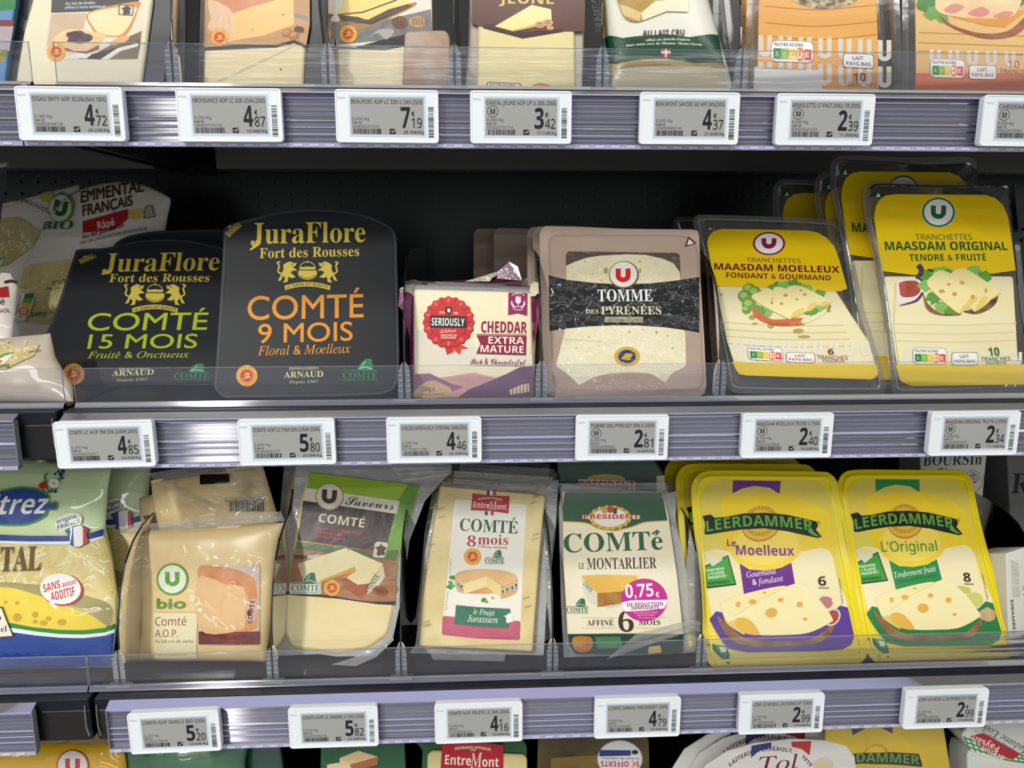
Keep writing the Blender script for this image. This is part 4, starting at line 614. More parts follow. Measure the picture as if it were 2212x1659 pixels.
def layout(txt, st, track=0):
    V, Fc, x = [], [], 0
    cap = CAPH[STY[st][0]]
    for ch in txt:
        vs, fs, adv = glyph(ch, st)
        n = len(V)
        V += [(a + x, b) for a, b in vs]
        Fc += [tuple(i + n for i in f) for f in fs]
        x += adv + track
    xs = [v[0] for v in V]
    x0, x1 = min(xs), max(xs)
    return [((a - x0) / (x1 - x0), b / cap) for a, b in V], Fc, (x1 - x0) / cap


# ------------------------------------------------------------------ mesh helpers
def new_mesh(name, verts, faces, mats, midx=None, smooth=False):
    me = bpy.data.meshes.new(name)
    me.from_pydata(verts, [], faces)
    for m in mats:
        me.materials.append(m)
    if midx:
        me.polygons.foreach_set('material_index', midx)
    if smooth:
        me.polygons.foreach_set('use_smooth', [True] * len(me.polygons))
    me.update()
    return me


def link(name, me, parent=None):
    ob = bpy.data.objects.new(name, me)
    COL.objects.link(ob)
    if parent is not None:
        ob.parent = parent
    return ob


def tag(o, label=None, cat=None, group=None, kind=None):
    if label:
        o['label'] = label
    if cat:
        o['category'] = cat
    if group:
        o['group'] = group
    if kind:
        o['kind'] = kind
    return o


def box_vf(x0, x1, y0, y1, z0, z1, b=0):
    """A box, its vertical and horizontal edges chamfered by b."""
    if b <= 0:
        v = [(x, y, z) for z in (z0, z1) for y in (y0, y1) for x in (x0, x1)]
        f = [(0,2,3,1),(4,5,7,6),(0,1,5,4),(2,6,7,3),(0,4,6,2),(1,3,7,5)]
        return v, f
    v, f = [], []
    def ring(z, i):
        return [(x0 + b + i, y0 + i, z),(x1 - b - i, y0 + i, z),(x1 - i, y0 + b + i, z),(x1 - i, y1 - b - i, z),
                (x1 - b - i, y1 - i, z),(x0 + b + i, y1 - i, z),(x0 + i, y1 - b - i, z),(x0 + i, y0 + b + i, z)]
    for z, i in ((z0, b * .6),(z0 + b, 0),(z1 - b, 0),(z1, b * .6)):
        v += ring(z, i)
    for r in range(3):
        for k in range(8):
            f.append((r * 8 + k, r * 8 + (k + 1) % 8, r * 8 + 8 + (k + 1) % 8, r * 8 + 8 + k))
    f.append(tuple(range(7,-1,-1)))
    f.append(tuple(range(24,32)))
    return v, f


def join_vf(*parts):
    V, Fc = [], []
    for v, f in parts:
        n = len(V)
        V += list(v)
        Fc += [tuple(i + n for i in q) for q in f]
    return V, Fc


def extrude_x(profile, x0, x1, close=True):
    n = len(profile)
    v = [(x0, y, z) for y, z in profile] + [(x1, y, z) for y, z in profile]
    f = []
    for i in range(n if close else n - 1):
        j = (i + 1) % n
        f.append((i, j, n + j, n + i))
    if close:
        f += [tuple(range(n - 1,-1,-1)), tuple(range(n, 2 * n))]
    return v, f


def tube_vf(pts, r, k=8):
    v, f = [], []
    for i, p in enumerate(pts):
        a, b = Vector(pts[max(0, i - 1)]), Vector(pts[min(len(pts) - 1, i + 1)])
        d = (b - a).normalized()
        s = d.cross(Vector((.3, .2, .93))).normalized()
        t = d.cross(s)
        for j in range(k):
            q = Vector(p) + (s * math.cos(6.2832 * j / k) + t * math.sin(6.2832 * j / k)) * r
            v.append(tuple(q))
    for i in range(len(pts) - 1):
        for j in range(k):
            f.append((i * k + j, i * k + (j + 1) % k, (i + 1) * k + (j + 1) % k, (i + 1) * k + j))
    f.append(tuple(range(k - 1,-1,-1)))
    f.append(tuple((len(pts) - 1) * k + j for j in range(k)))
    return v, f


def smooth_closed(pts, k=5):
    out, n = [], len(pts)
    for i in range(n):
        p0, p1, p2, p3 = pts[i - 1], pts[i], pts[(i + 1) % n], pts[(i + 2) % n]
        for j in range(k):
            t = j / k
            out.append(tuple(.5 * ((2 * p1[c]) + (-p0[c] + p2[c]) * t + (2 * p0[c] - 5 * p1[c] + 4 * p2[c] - p3[c]) * t * t
                                   + (-p0[c] + 3 * p1[c] - 3 * p2[c] + p3[c]) * t ** 3) for c in (0,1)))
    return out


def round_poly(pts, r, k=5):
    """Polygon with corners rounded by radius r (in its own units)."""
    out, n = [], len(pts)
    for i in range(n):
        p = Vector(pts[i])
        a, b = Vector(pts[i - 1]) - p, Vector(pts[(i + 1) % n]) - p
        la, lb = a.length, b.length
        d = min(r, la * .48, lb * .48)
        A, B = p + a / la * d, p + b / lb * d
        for j in range(k + 1):
            t = j / k
            q = A * (1 - t) ** 2 + p * (2 * t * (1 - t)) + B * t * t
            out.append((q.x, q.y))
    return out


def area2(p):
    return sum(p[i - 1][0] * p[i][1] - p[i][0] * p[i - 1][1] for i in range(len(p)))


def inset(p, d):
    n = len(p)
    sgn = 1 if area2(p) > 0 else -1
    out = []
    for i in range(n):
        a, b, c = Vector(p[i - 1]), Vector(p[i]), Vector(p[(i + 1) % n])
        e1, e2 = (b - a),(c - b)
        if e1.length < 1e-9 or e2.length < 1e-9:
            e1 = e2 = (c - a)
        e1.normalize(); e2.normalize()
        nn = Vector((-(e1.y + e2.y), e1.x + e2.x))
        if nn.length < 1e-6:
            nn = Vector((-e1.y, e1.x))
        nn.normalize()
        k = max(.5, nn.dot(Vector((-e1.y, e1.x))))
        q = b + nn * (sgn * d / k)
        out.append((q.x, q.y))
    return out


def slab_vf(outline, n0, n1, bev=.001, taper=0):
    """Solid with the given outline between depths n0 (back) and n1 (front), front edge bevelled."""
    if area2(outline) < 0:
        outline = outline[::-1]
    back = outline
    if taper:
        xs, ys = [q[0] for q in outline], [q[1] for q in outline]
        cx, cy = (min(xs) + max(xs)) / 2,(min(ys) + max(ys)) / 2
        kx, ky = max(.2,1 - 2 * taper / (max(xs) - min(xs))), max(.2,1 - 2 * taper / (max(ys) - min(ys)))
        back = [(cx + (x - cx) * kx, cy + (y - cy) * ky) for x, y in outline]
    rings = [(back, n0),(outline, n1 - bev),(inset(outline, bev * .35), n1 - bev * .35),(inset(outline, bev), n1)]
    n = len(outline)
    v, f = [], []
    for r, z in rings:
        v += [(x, y, z) for x, y in r]
    for k in range(3):
        for i in range(n):
            j = (i + 1) % n
            f.append((k * n + i, k * n + j, k * n + n + j, k * n + n + i))
    f.append(tuple(range(n - 1,-1,-1)))
    f.append(tuple(range(3 * n, 4 * n)))
    return v, f


def ring_vf(outer, inner, n0, n1):
    n = len(outer)
    v = [(x, y, n1) for x, y in outer] + [(x, y, n1) for x, y in inner] + [(x, y, n0) for x, y in outer] + [(x, y, n0) for x, y in inner]
    f = []
    for i in range(n):
        j = (i + 1) % n
        f += [(i, j, n + j, n + i),(2 * n + j, 2 * n + i, 3 * n + i, 3 * n + j),(i, 2 * n + i, 2 * n + j, j),(n + j, 3 * n + j, 3 * n + i, n + i)]
    return v, f


class Thing:
    def __init__(s, name, label, cat, face, crop=(0,0,1), group=None):
        s.F = face
        s.c = crop
        s.root = bpy.data.objects.new(name, None)
        s.root.empty_display_size = .02
        s.root.matrix_world = face.M
        COL.objects.link(s.root)
        tag(s.root, label, cat, group)
        s.remap = s.main = None
        s.n0, s.layer, s.h, s.curved = 0.0,0,(lambda u, v: 0.0), False

    def uv(s, X, Y):
        if s.remap:
            X, Y = s.remap(X, Y)
        else:
            X, Y = s.c[0] + X / s.c[2], s.c[1] + Y / s.c[2]
        u, v = s.F.uv(X, Y)
        if s.curved:
            u, v = s.F.uv(X, Y, s.h(u, v))
        return (u, v)

    def uvs(s, pts):
        return [s.uv(*p) for p in pts]

    def part(s, name, vf, mats, parent=None, smooth=False, label=None, midx=None):
        if not isinstance(mats, (list, tuple)):
            mats = [mats]
        ob = link(name, new_mesh(name, vf[0], vf[1], mats, midx, smooth), parent or s.root)
        if label:
            ob['label'] = label
        return ob

    def slab(s, name, pts, n0, n1, m, r=0, bev=.001, taper=0, sm=False, **k):
        p = s.uvs(pts)
        if sm:
            p = smooth_closed(p, 4)
        if r:
            p = round_poly(p, r)
        lo = .0002 + max(0,-n1) * math.tan(s.F.lean)
        p = [(u, max(v, lo)) for u, v in p]
        if taper == 0:
            taper = (n1 - n0) * math.tan(s.F.lean) + .0003
        return s.part(name, slab_vf(p, n0, n1, bev, taper), m, **k)

    def bag(s, name, left, right, bulge, m, back=.6, p=3.0, crumple=.0012, freq=35, nx=46, ny=52, seed=0, q=.6, crown=.0, **k):
        """Soft packet: front and back sheets between a left and a right edge (bottom to top)."""
        Lp, Rp = s.uvs(left), s.uvs(right)

        def edge(P, t):
            v0, v1 = P[0][1], P[-1][1]
            v = v0 + (v1 - v0) * t
            for a, b in zip(P, P[1:]):
                if v <= b[1] + 1e-9 or b is P[-1]:
                    w = (v - a[1]) / (b[1] - a[1]) if abs(b[1] - a[1]) > 1e-9 else 0
                    return a[0] + (b[0] - a[0]) * w
        vb = lambda a: Lp[0][1] + (Rp[0][1] - Lp[0][1]) * a
        vt = lambda a: Lp[-1][1] + (Rp[-1][1] - Lp[-1][1]) * a + crown * 4 * a * (1 - a) if 0 <= a <= 1 else Lp[-1][1] + (Rp[-1][1] - Lp[-1][1]) * a

        def hh(a, t, u, v):
            a, t = min(1, max(0, a)), min(1, max(0, t))
            e = max(0,1 - abs(2 * a - 1) ** p) ** q
            g = max(0,1 - abs(2 * t - 1) ** p) ** q
            w = noise.noise(Vector((u * freq, v * freq * .8, seed * 3.1))) + .3 * noise.noise(Vector((u * freq * 2.0, v * freq * 1.8, seed * 5.7 + 9)))
            return bulge * e * g + crumple * w * (.35 + .65 * min(1, e * 2))

        def h(u, v):
            a = t = .5
            for _ in range(5):
                t = (v - vb(a)) / (vt(a) - vb(a))
                t = min(1.2, max(-.2, t))
                l, r = edge(Lp, min(1, max(0, t))), edge(Rp, min(1, max(0, t)))
                a = min(1.2, max(-.2,(u - l) / (r - l)))
            return hh(a, t, u, v)
        V, Fc = [], []
        for side in (1,-1):
            for j in range(ny + 1):
                for i in range(nx + 1):
                    a, t = i / nx, j / ny
                    v = vb(a) + (vt(a) - vb(a)) * t
                    l, r = edge(Lp, t), edge(Rp, t)
                    u = l + (r - l) * a
                    z = hh(a, t, u, v)
                    if side < 0:
                        z = -z * back - .0006
                    V.append((u, v, z))
        st = (nx + 1) * (ny + 1)
        for j in range(ny):
            for i in range(nx):
                q0 = j * (nx + 1) + i
                Fc.append((q0, q0 + 1, q0 + nx + 2, q0 + nx + 1))
                Fc.append((st + q0 + 1, st + q0, st + q0 + nx + 1, st + q0 + nx + 2))
        for i in range(nx):
            Fc.append((i, st + i, st + i + 1, i + 1))
            b = ny * (nx + 1) + i
            Fc.append((b, b + 1, st + b + 1, st + b))
        for j in range(ny):
            b = j * (nx + 1)
            Fc.append((b, b + nx + 1, st + b + nx + 1, st + b))
            b += nx
            Fc.append((b, st + b, st + b + nx + 1, b + nx + 1))
        s.h, s.curved, s.n0 = h, True, .0003
        s.bag_h = h
        return s.part(name, (V, Fc), m, smooth=True, **k)

    def seal(s, name, pts, m, n=0.0, ridges=14, amp=.0006, along='h', nx=36, ny=8, **k):
        """Crimped flat film strip between four corners TL TR BR BL, with ribs."""
        a, b, c, d = [Vector(s.uv(*p)) for p in pts]
        V, Fc = [], []
        for j in range(ny + 1):
            for i in range(nx + 1):
                x, y = i / nx, j / ny
                p = (a * (1 - x) + b * x) * (1 - y) + (d * (1 - x) + c * x) * y
                w = math.sin((y if along == 'h' else x) * ridges * 6.283) * amp + noise.noise(Vector((p.x * 60, p.y * 60,1))) * amp * 2.5
                if p.y < .0004:
                    dd, a0 = .0004 - p.y, s.F.lean
                    V.append((p.x, .0006 - dd * math.sin(a0), max(n, 0) + abs(w) + dd * math.cos(a0)))
                else:
                    V.append((p.x, p.y, n + w))
        for j in range(ny):
            for i in range(nx):
                q = j * (nx + 1) + i
                Fc.append((q, q + nx + 1, q + nx + 2, q + 1))
        return s.part(name, (V, Fc), m, smooth=True, **k)

    def art(s, name, fin='gloss', parent=None, label=None):
        return Art(s, name, fin, parent, label)


class Art:
    """Flat print collected into one part: filled shapes and lettering, each on its own thin layer of ink."""
    def __init__(s, t, name, fin, parent, label):
        s.t, s.name, s.fin, s.parent, s.label = t, name, fin, parent, label
        s.V, s.Fc, s.mi, s.ms = [], [], [], []

    def add(s, uv, faces, col, fin=None):
        t = s.t
        t.layer += 1
        m = mat(col, fin or s.fin) if isinstance(col, str) else col
        if m not in s.ms:
            s.ms.append(m)
        k = s.ms.index(m)
        if faces is None:
            if area2(uv) < 0:
                uv = uv[::-1]
            faces = [tuple(range(len(uv)))]
        if t.curved:
            bm = bmesh.new()
            vs = [bm.verts.new((x, y, 0)) for x, y in uv]
            for f in faces:
                try:
                    bm.faces.new([vs[i] for i in f])
                except ValueError:
                    pass
            bm.normal_update()
            bmesh.ops.triangulate(bm, faces=bm.faces[:])
            for _ in range(4):
                es = [e for e in bm.edges if e.calc_length() > .0045]
                if not es:
                    break
                bmesh.ops.subdivide_edges(bm, edges=es, cuts=1)
                bmesh.ops.triangulate(bm, faces=[f for f in bm.faces if len(f.verts) > 3])
            bm.verts.index_update()
            uv = [(v.co.x, v.co.y) for v in bm.verts]
            faces = [tuple(v.index for v in f.verts) for f in bm.faces]
            bm.free()
        z = t.n0 + t.layer * (.00003 if t.curved else .00001) + (.0008 if t.curved else .00004)
        n = len(s.V)
        s.V += [(u, max(v, .0002), z + t.h(u, v)) for u, v in uv]
        s.Fc += [tuple(i + n for i in f) for f in faces]
        s.mi += [k] * len(faces)
        return s

    def P(s, col, pts, sm=False, r=0, fin=None):
        if sm:
            pts = smooth_closed(pts, 5)
        p = s.t.uvs(pts)
        if r:
            p = round_poly(p, r / (s.t.c[2]) * .00043)
        return s.add(p, None, col, fin)

    def E(s, col, cx, cy, rx, ry=None, rot=0, n=28, fin=None, scallop=0, teeth=0):
        ry = rx if ry is None else ry
        if teeth:
            n = teeth * 6
        pts = []
        for i in range(n):
            a = 6.28318 * i / n
            k = 1 + (scallop * math.cos(a * teeth) if teeth else 0)
            x, y = rx * k * math.cos(a), ry * k * math.sin(a)
            pts.append((cx + x * math.cos(rot) - y * math.sin(rot), cy + x * math.sin(rot) + y * math.cos(rot)))
        return s.add(s.t.uvs(pts), None, col, fin)

    def S(s, col, pts, w, fin=None, sm=False):
        """Stroke of width w along a polyline."""
        if sm and len(pts) > 2:
            q = []
            for i in range(len(pts) - 1):
                p0, p1, p2, p3 = pts[max(0, i - 1)], pts[i], pts[i + 1], pts[min(len(pts) - 1, i + 2)]
                for j in range(6):
                    t = j / 6
                    q.append(tuple(.5 * ((2 * p1[c]) + (-p0[c] + p2[c]) * t + (2 * p0[c] - 5 * p1[c] + 4 * p2[c] - p3[c]) * t * t
                                         + (-p0[c] + 3 * p1[c] - 3 * p2[c] + p3[c]) * t ** 3) for c in (0,1)))
            q.append(pts[-1])
            pts = q
        A, B = [], []
        for i, p in enumerate(pts):
            a, b = pts[max(0, i - 1)], pts[min(len(pts) - 1, i + 1)]
            d = Vector((b[0] - a[0], b[1] - a[1]))
            d = d.normalized() if d.length > 1e-9 else Vector((1,0))
            A.append((p[0] - d.y * w / 2, p[1] + d.x * w / 2))
            B.append((p[0] + d.y * w / 2, p[1] - d.x * w / 2))
        uv = s.t.uvs(A + B)
        n = len(pts)
        return s.add(uv, [(i, i + 1, n + i + 1, n + i) for i in range(n - 1)], col, fin)

    def T(s, col, txt, xl, yl, xr, yr, h, st='b', bend=0, shear=0, track=0, fin=None):
        """Lettering: base line from (xl, yl) to (xr, yr), capitals h high."""
        V, Fc, _ = layout(txt, st, track)
        a, b = Vector(s.t.uv(xl, yl)), Vector(s.t.uv(xr, yr))
        hv = (Vector(s.t.uv(xl, yl - h)) - a).length
        d = b - a
        pd = Vector((-d.y, d.x)).normalized()
        L = d.length
        uv = []
        for x, y in V:
            w = a + d * x + pd * (y * hv + bend / s.t.c[2] * .00043 * 4 * x * (1 - x)) + d / L * (shear * y * hv)
            uv.append((w.x, w.y))
        return s.add(uv, Fc, col, fin)

    def TA(s, col, txt, cx, cy, R, a0, a1, h, st='b', flip=False, fin=None, ky=1.0):
        """Lettering along a circle (angles in degrees, clockwise from the top)."""
        V, Fc, _ = layout(txt, st)
        pts = []
        for x, y in V:
            a = math.radians(a0 + (a1 - a0) * x)
            r = R + (-y * h if flip else y * h)
            pts.append((cx + r * math.sin(a), cy - r * math.cos(a) * ky))
        return s.add(s.t.uvs(pts), Fc, col, fin)

    def build(s):
        ob = s.t.part(s.name, (s.V, s.Fc), s.ms, s.parent or s.t.main, midx=s.mi, label=s.label)
        if s.name in ('label_print', 'bag_print', 'slices_print'):
            s.t.main = ob
        return ob


# ------------------------------------------------------------------ printed marks used on several packs
def u_letter(A, col, cx, cy, w, h, k=.3, rot=0):
    pts = []
    R = w / 2
    n = 10
    yb = cy + h / 2 - R * .9
    pts += [(cx - R, cy - h / 2),(cx - R + w * k, cy - h / 2)]
    ri = R - w * k
    for i in range(n + 1):
        a = math.pi - math.pi * i / n
        pts.append((cx + ri * math.cos(a), yb + ri * .8 * math.sin(a)))
    pts += [(cx + R - w * k, cy - h / 2),(cx + R, cy - h / 2)]
    for i in range(n + 1):
        a = math.pi * i / n
        pts.append((cx + R * math.cos(a), yb + R * .9 * math.sin(a)))
    if rot:
        pts = [(cx + (x - cx) * math.cos(rot) - (y - cy) * math.sin(rot), cy + (x - cx) * math.sin(rot) + (y - cy) * math.cos(rot)) for x, y in pts]
    A.P(col, pts)


def u_badge(A, cx, cy, r, ring, ucol, bg='eeeae2', ry=None, ringw=.13, gap=True):
    ry = ry or r
    A.E(ring, cx, cy, r, ry, n=36)
    A.E(bg, cx, cy, r * (1 - ringw), ry * (1 - ringw), n=36)
    u_letter(A, ucol, cx, cy, r * .92, ry * .9, .32)


def seal(A, cx, cy, r):
    """Round red and yellow protected-origin seal."""
    A.E('d8452a', cx, cy, r, teeth=26, scallop=.035)
    A.E('f0c22e', cx, cy, r * .95)
    A.TA('b8552a', 'APPELLATION D ORIGINE PROTEGEE', cx, cy, r * .72,10,350, r * .13, 'b')
    A.E('c8342c', cx, cy, r * .64)
    for i in range(12):
        a = 6.283 * i / 12
        A.E('f0c22e', cx + r * .55 * math.cos(a), cy + r * .55 * math.sin(a), r * .05, n=6)
    for i in range(5):
        A.S('f0c22e', [(cx - r * .36 + i * r * .09, cy + r * .34 - i * r * .02),(cx - r * .1 + i * r * .11, cy + r * .05 + i * r * .02),(cx + r * .2 + i * r * .06, cy - r * .02 + i * r * .07)], r * .05, sm=True)
    A.P('f0c22e', [(cx - r * .3, cy - r * .02),(cx - r * .05, cy - r * .3),(cx + r * .2, cy - r * .24),(cx + r * .36, cy - r * .08),(cx, cy - r * .08)])


def comte_mark(A, x0, x1, yb, h, col='1f7a4a', paper=None):
    w = x1 - x0
    if paper:
        A.P(paper, [(x0 - w * .06, yb - h * 1.35),(x1 + w * .04, yb - h * 1.45),(x1 + w * .04, yb + h * .5),(x0 - w * .06, yb + h * .45)])
        A.E(paper, x0 + w * .66, yb - h * 2, w * .24, h * 1.25, .5)
    A.P(col, [(x0 + w * .46, yb - h * 1.35),(x0 + w * .5, yb - h * 2.2),(x0 + w * .66, yb - h * 2.95),(x0 + w * .82, yb - h * 2.9),(x0 + w * .86, yb - h * 2.1),(x0 + w * .84, yb - h * 1.3)], sm=True)
    A.S(paper or 'cfd8c8', [(x0 + w * .52, yb - h * 1.7),(x0 + w * .66, yb - h * 2.6)], h * .1)
    A.S(paper or 'cfd8c8', [(x0 + w * .46, yb - h * 1.5),(x0 + w * .66, yb - h * 1.72),(x0 + w * .84, yb - h * 1.45)], h * .12, sm=True)
    A.S(col, [(x0, yb - h * 1.22),(x1, yb - h * 1.22)], h * .1)
    A.T(col, 'COMTÉ', x0, yb, x1, yb, h, 's')
    A.S(col, [(x0, yb + h * .22),(x1, yb + h * .22)], h * .1)


def nutri(A, x, y, w, h, dx=0, slope=0.0, pick=3, part=1.0):
    """Five-letter nutrition score badge."""
    def q(fx, fy):
        return (x + fx * w + dx * fy, y + fy * h + slope * fx * w)
    A.P('5a4a52', [q(0,0), q(1,0), q(1,1), q(0,1)], r=w * .16)
    A.P('f2f0ec', [q(.012, .02), q(.988, .02), q(.988, .98), q(.012, .98)], r=w * .15)
    a, b = q(.08, .27), q(.75, .27)
    A.T('4a4a4c', 'NUTRI-SCORE', a[0], a[1], b[0], b[1], h * .15, 'b')
    cols = ['2e8246', '83b83a', 'f0c824', 'e88428', 'd8422c']
    for i, c in enumerate(cols):
        f0, f1 = .06 + i * .178, .06 + (i + 1) * .178
        A.P(c, [q(f0, .38), q(f1, .38), q(f1, .88), q(f0, .88)])
    f = .06 + (pick + .5) * .178
    p = q(f, .63)
    A.E('f4f2ee', p[0], p[1], w * .118, h * .37)
    A.E(cols[pick], p[0], p[1], w * .1, h * .33)
    for i, ch in enumerate('ABCDE'):
        k = 1.5 if i == pick else 1
        p = q(.06 + (i + .5) * .178, .63 + .11 * k)
        A.T('ffffff' if i == pick else 'b8d0a0' if i < 2 else 'f4e0c0', ch, p[0] - w * .04 * k, p[1], p[0] + w * .04 * k, p[1] + slope * w * .08, h * .24 * k, 'b')


def france(A, col, cx, cy, s, rot=0):
    pts = [(-.1,-1),(.15,-.8),(.5,-.62),(.85,-.5),(.75,-.1),(.55, .05),(.7, .35),(.75, .6),(.4, .75),(.05, .7),(-.05, .95),(-.6, .75),(-.5, .1),(-.62,-.15),(-1,-.4),(-.55,-.45),(-.45,-.62),(-.2,-.6)]
    A.P(col, [(cx + s * (x * math.cos(rot) - y * math.sin(rot)), cy + s * (x * math.sin(rot) + y * math.cos(rot))) for x, y in pts])


def holes(A, col, spots):
    for x, y, rx, ry in spots:
        A.E(col, x, y, rx, ry, n=14)


def blob(A, col, cx, cy, rx, ry, n=11, amp=.18, seed=0, fin=None):
    rnd = random.Random(seed)
    pts = []
    for i in range(n):
        a = 6.283 * i / n
        k = 1 + rnd.uniform(-amp, amp)
        pts.append((cx + rx * k * math.cos(a), cy + ry * k * math.sin(a)))
    A.P(col, pts, sm=True, fin=fin)


def shreds(A, poly_box, n, seed, cols=('efe2a8', 'e2d08c', 'f4ecc4', 'd2bd78'), ln=40, w=9, inside=None):
    rnd = random.Random(seed)
    x0, y0, x1, y1 = poly_box
    base = A.t.layer
    for i in range(n):
        x, y = rnd.uniform(x0, x1), rnd.uniform(y0, y1)
        if inside and not inside(x, y):
            continue
        a = rnd.uniform(-1.4,1.4)
        l = rnd.uniform(.5,1) * ln
        b = rnd.uniform(-.25, .25) * l
        p = [(x - l / 2 * math.cos(a), y - l / 2 * math.sin(a)),(x - b * math.sin(a), y + b * math.cos(a)),(x + l / 2 * math.cos(a), y + l / 2 * math.sin(a))]
        if inside and not all(inside(*q) for q in p):
            continue
        A.t.layer = base + i % 7
        A.S(rnd.choice(cols), p, w * rnd.uniform(.6,1.1), sm=True)
    A.t.layer = base + 8

# ------------------------------------------------------------------ the store around the case
def plane_struct(name, x0, x1, y0, y1, z0, z1, m, label):
    ob = link(name, new_mesh(name, *box_vf(x0, x1, y0, y1, z0, z1), [m]))
    tag(ob, label, None, None, 'structure')


plane_struct('floor', -4,4,-7, .6,-.02,0, mat('a8a49c/b4b0a8/2', 'tray'), 'pale tiled store floor')
plane_struct('ceiling', -4,4,-7, .6,3.12,3.15, mat('8c8c8c', 'matte'), 'grey store ceiling')

# ------------------------------------------------------------------ the refrigerated case
BLACK = mat('101113', 'dark')
SHELF = mat('14161f/1c1e2a/40', 'satin')
PANEL = mat('0c0c0d/121213/12', 'dark')
SMOKE = mat('2c2c2c', 'gloss')
xa = lambda px, py, y: hit_y(px, py, y).x
X_SPLIT = xa(150,880, .03)
X_R = .90
X_L = -.85
wall = link('wall_back', new_mesh('wall_back', *box_vf(X_L - .1, X_R + .1, .46, .475, .30,2.05), [PANEL]))
tag(wall, 'black perforated back panel of the chilled case', None, None, 'structure')
V, Fc = [], []
for row, z0 in enumerate((Z_TOP, Z_MID, Z_LOW)):
    for j in range(11):
        for i in range(70):
            x = X_L + .1 + i * .0232
            if j < 2 or j > 8 or (i * 7 + j * 13) % 11 > 1:
                v, f = box_vf(x, x + .006, .457, .4602, z0 - .03 - .016 * j - .004, z0 - .03 - .016 * j)
                n = len(V)
                V += v
                Fc += [tuple(a + n for a in q) for q in f]
perf = link('perforations', new_mesh('perforations', V, Fc, [mat('1f1f20', 'dark')]), wall)
perf['kind'] = 'stuff'

ROWS = (('top', Z_TOP),('middle', Z_MID),('lower', Z_LOW),('bottom', Z_FLOOR))


def shelf_board(rowname, zs, x0, x1, where):
    root = bpy.data.objects.new('shelf_board', None)
    root.empty_display_size = .02
    root.location = (x0, .0145, zs)
    COL.objects.link(root)
    tag(root, 'black metal %s shelf board of the %s bay' % (rowname, where), 'shelf', 'black shelf boards')
    w = x1 - x0
    link('deck', new_mesh('deck', *box_vf(0, w, 0, .44,-.012,0, .001), [SHELF]), root)
    link('front_edge', new_mesh('front_edge', *box_vf(0, w, 0, .012,-.044,-.012, .0012), [BLACK]), root)
    for yy, zz in ((.12,-.022),(.32,-.040)):
        link('stiffener', new_mesh('stiffener', *box_vf(0.05, w - .02, yy, yy + .035, zz, -.012, .001), [mat('565654', 'dark')]), root)
    for xx in (.004, w - .010):
        link('bracket', new_mesh('bracket', *box_vf(xx, xx + .005, .02, .43,-.040,-.012), [mat('2c2c2c', 'dark')]), root)
    for xx in (.0015, w - .0045):
        link('end_clip', new_mesh('end_clip', *tube_vf([(xx + .001,-.001,-.006),(xx + .001,-.0022,-.012),(xx + .001,-.0022,-.030),(xx + .003,-.0022,-.038)], .0006,6), [mat('b8b4a0', 'metal')]), root)
    return root


for rn, zs in ROWS:
    shelf_board(rn, zs, X_SPLIT + .001, X_R, 'main')
    shelf_board(rn, zs, X_L, X_SPLIT - .004, 'left')


def price_rail(rowname, zs, x0, x1, where):
    root = bpy.data.objects.new('price_rail', None)
    root.empty_display_size = .02
    root.location = ((x0 + x1) / 2, .0105, zs - .05)
    COL.objects.link(root)
    tag(root, 'clear lilac plastic price rail along the %s shelf, %s' % (rowname, where), 'rail', 'price rails')
    a, b = x0 - root.location.x, x1 - root.location.x
    oy, oz = -.0105, .05
    sh = lambda pr: [(y + oy, z + oz) for y, z in pr]
    def pt(name, pr, m):
        v, f = extrude_x(sh(pr), a, b)
        return link(name, new_mesh(name, v, f, [m]), root)
    pt('hood', [(.0036,-.0066),(.0036,-.0054),(.0135,-.0012),(.0142,-.0020),(.0142,-.0035),(.0050,-.0066)], RAILLIP)
    # ridged back panel
    pr = []
    n = 84
    for i in range(n + 1):
        z = -.0066 - .0404 * i / n
        y = .0088 - .0009 * (0.5 + .5 * math.sin(i / n * 6.283 * 10)) - .0005 * (0.5 + .5 * math.sin(i / n * 6.283 * 27 + 1))
        pr.append((y, z))
    pr += [(.0105,-.0470),(.0105,-.0066)]
    v, f = extrude_x(sh(pr), a, b)
    bp = link('back_panel', new_mesh('back_panel', v, f, [RAILBACK]), root)
    for z, t in ((-.0095, .0010),(-.0275, .0012),(-.0335, .0008),(-.0395, .0009)):
        q = [(.0088, z - t),(.0070, z - t),(.0062, z),(.0070, z + t),(.0088, z + t)]
        v, f = extrude_x(sh(q), a, b)
        link('ridge', new_mesh('ridge', v, f, [RAIL]), root)
    lip = pt('lower_lip', [(.0030,-.0505),(.0030,-.0468),(.0044,-.0464),(.0105,-.0470),(.0105,-.0495),(.0055,-.0505)], RAILLIP)
    # moulded blocks along the lower lip
    V, Fc = [], []
    x = a + .004
    while x < b - .01:
        v, f = box_vf(x, x + .0075, .0024 + oy, .0032 + oy, -.0496 + oz, -.0478 + oz)
        k = len(V)
        V += v
        Fc += [tuple(i + k for i in q) for q in f]
        x += .0135
    tb = link('lip_teeth', new_mesh('lip_teeth', V, Fc, [clear_mat('lip_teeth', (.8, .8, .9),(.75, .75, .9), .7, .3)]), lip)
    tb['kind'] = 'stuff'
    for e in (a, b):
        link('end_plate', new_mesh('end_plate', *box_vf(e - .0005, e + .0005, .0036 + oy, .0104 + oy, -.047 + oz, -.006 + oz), [CLIP]), root)
    return root


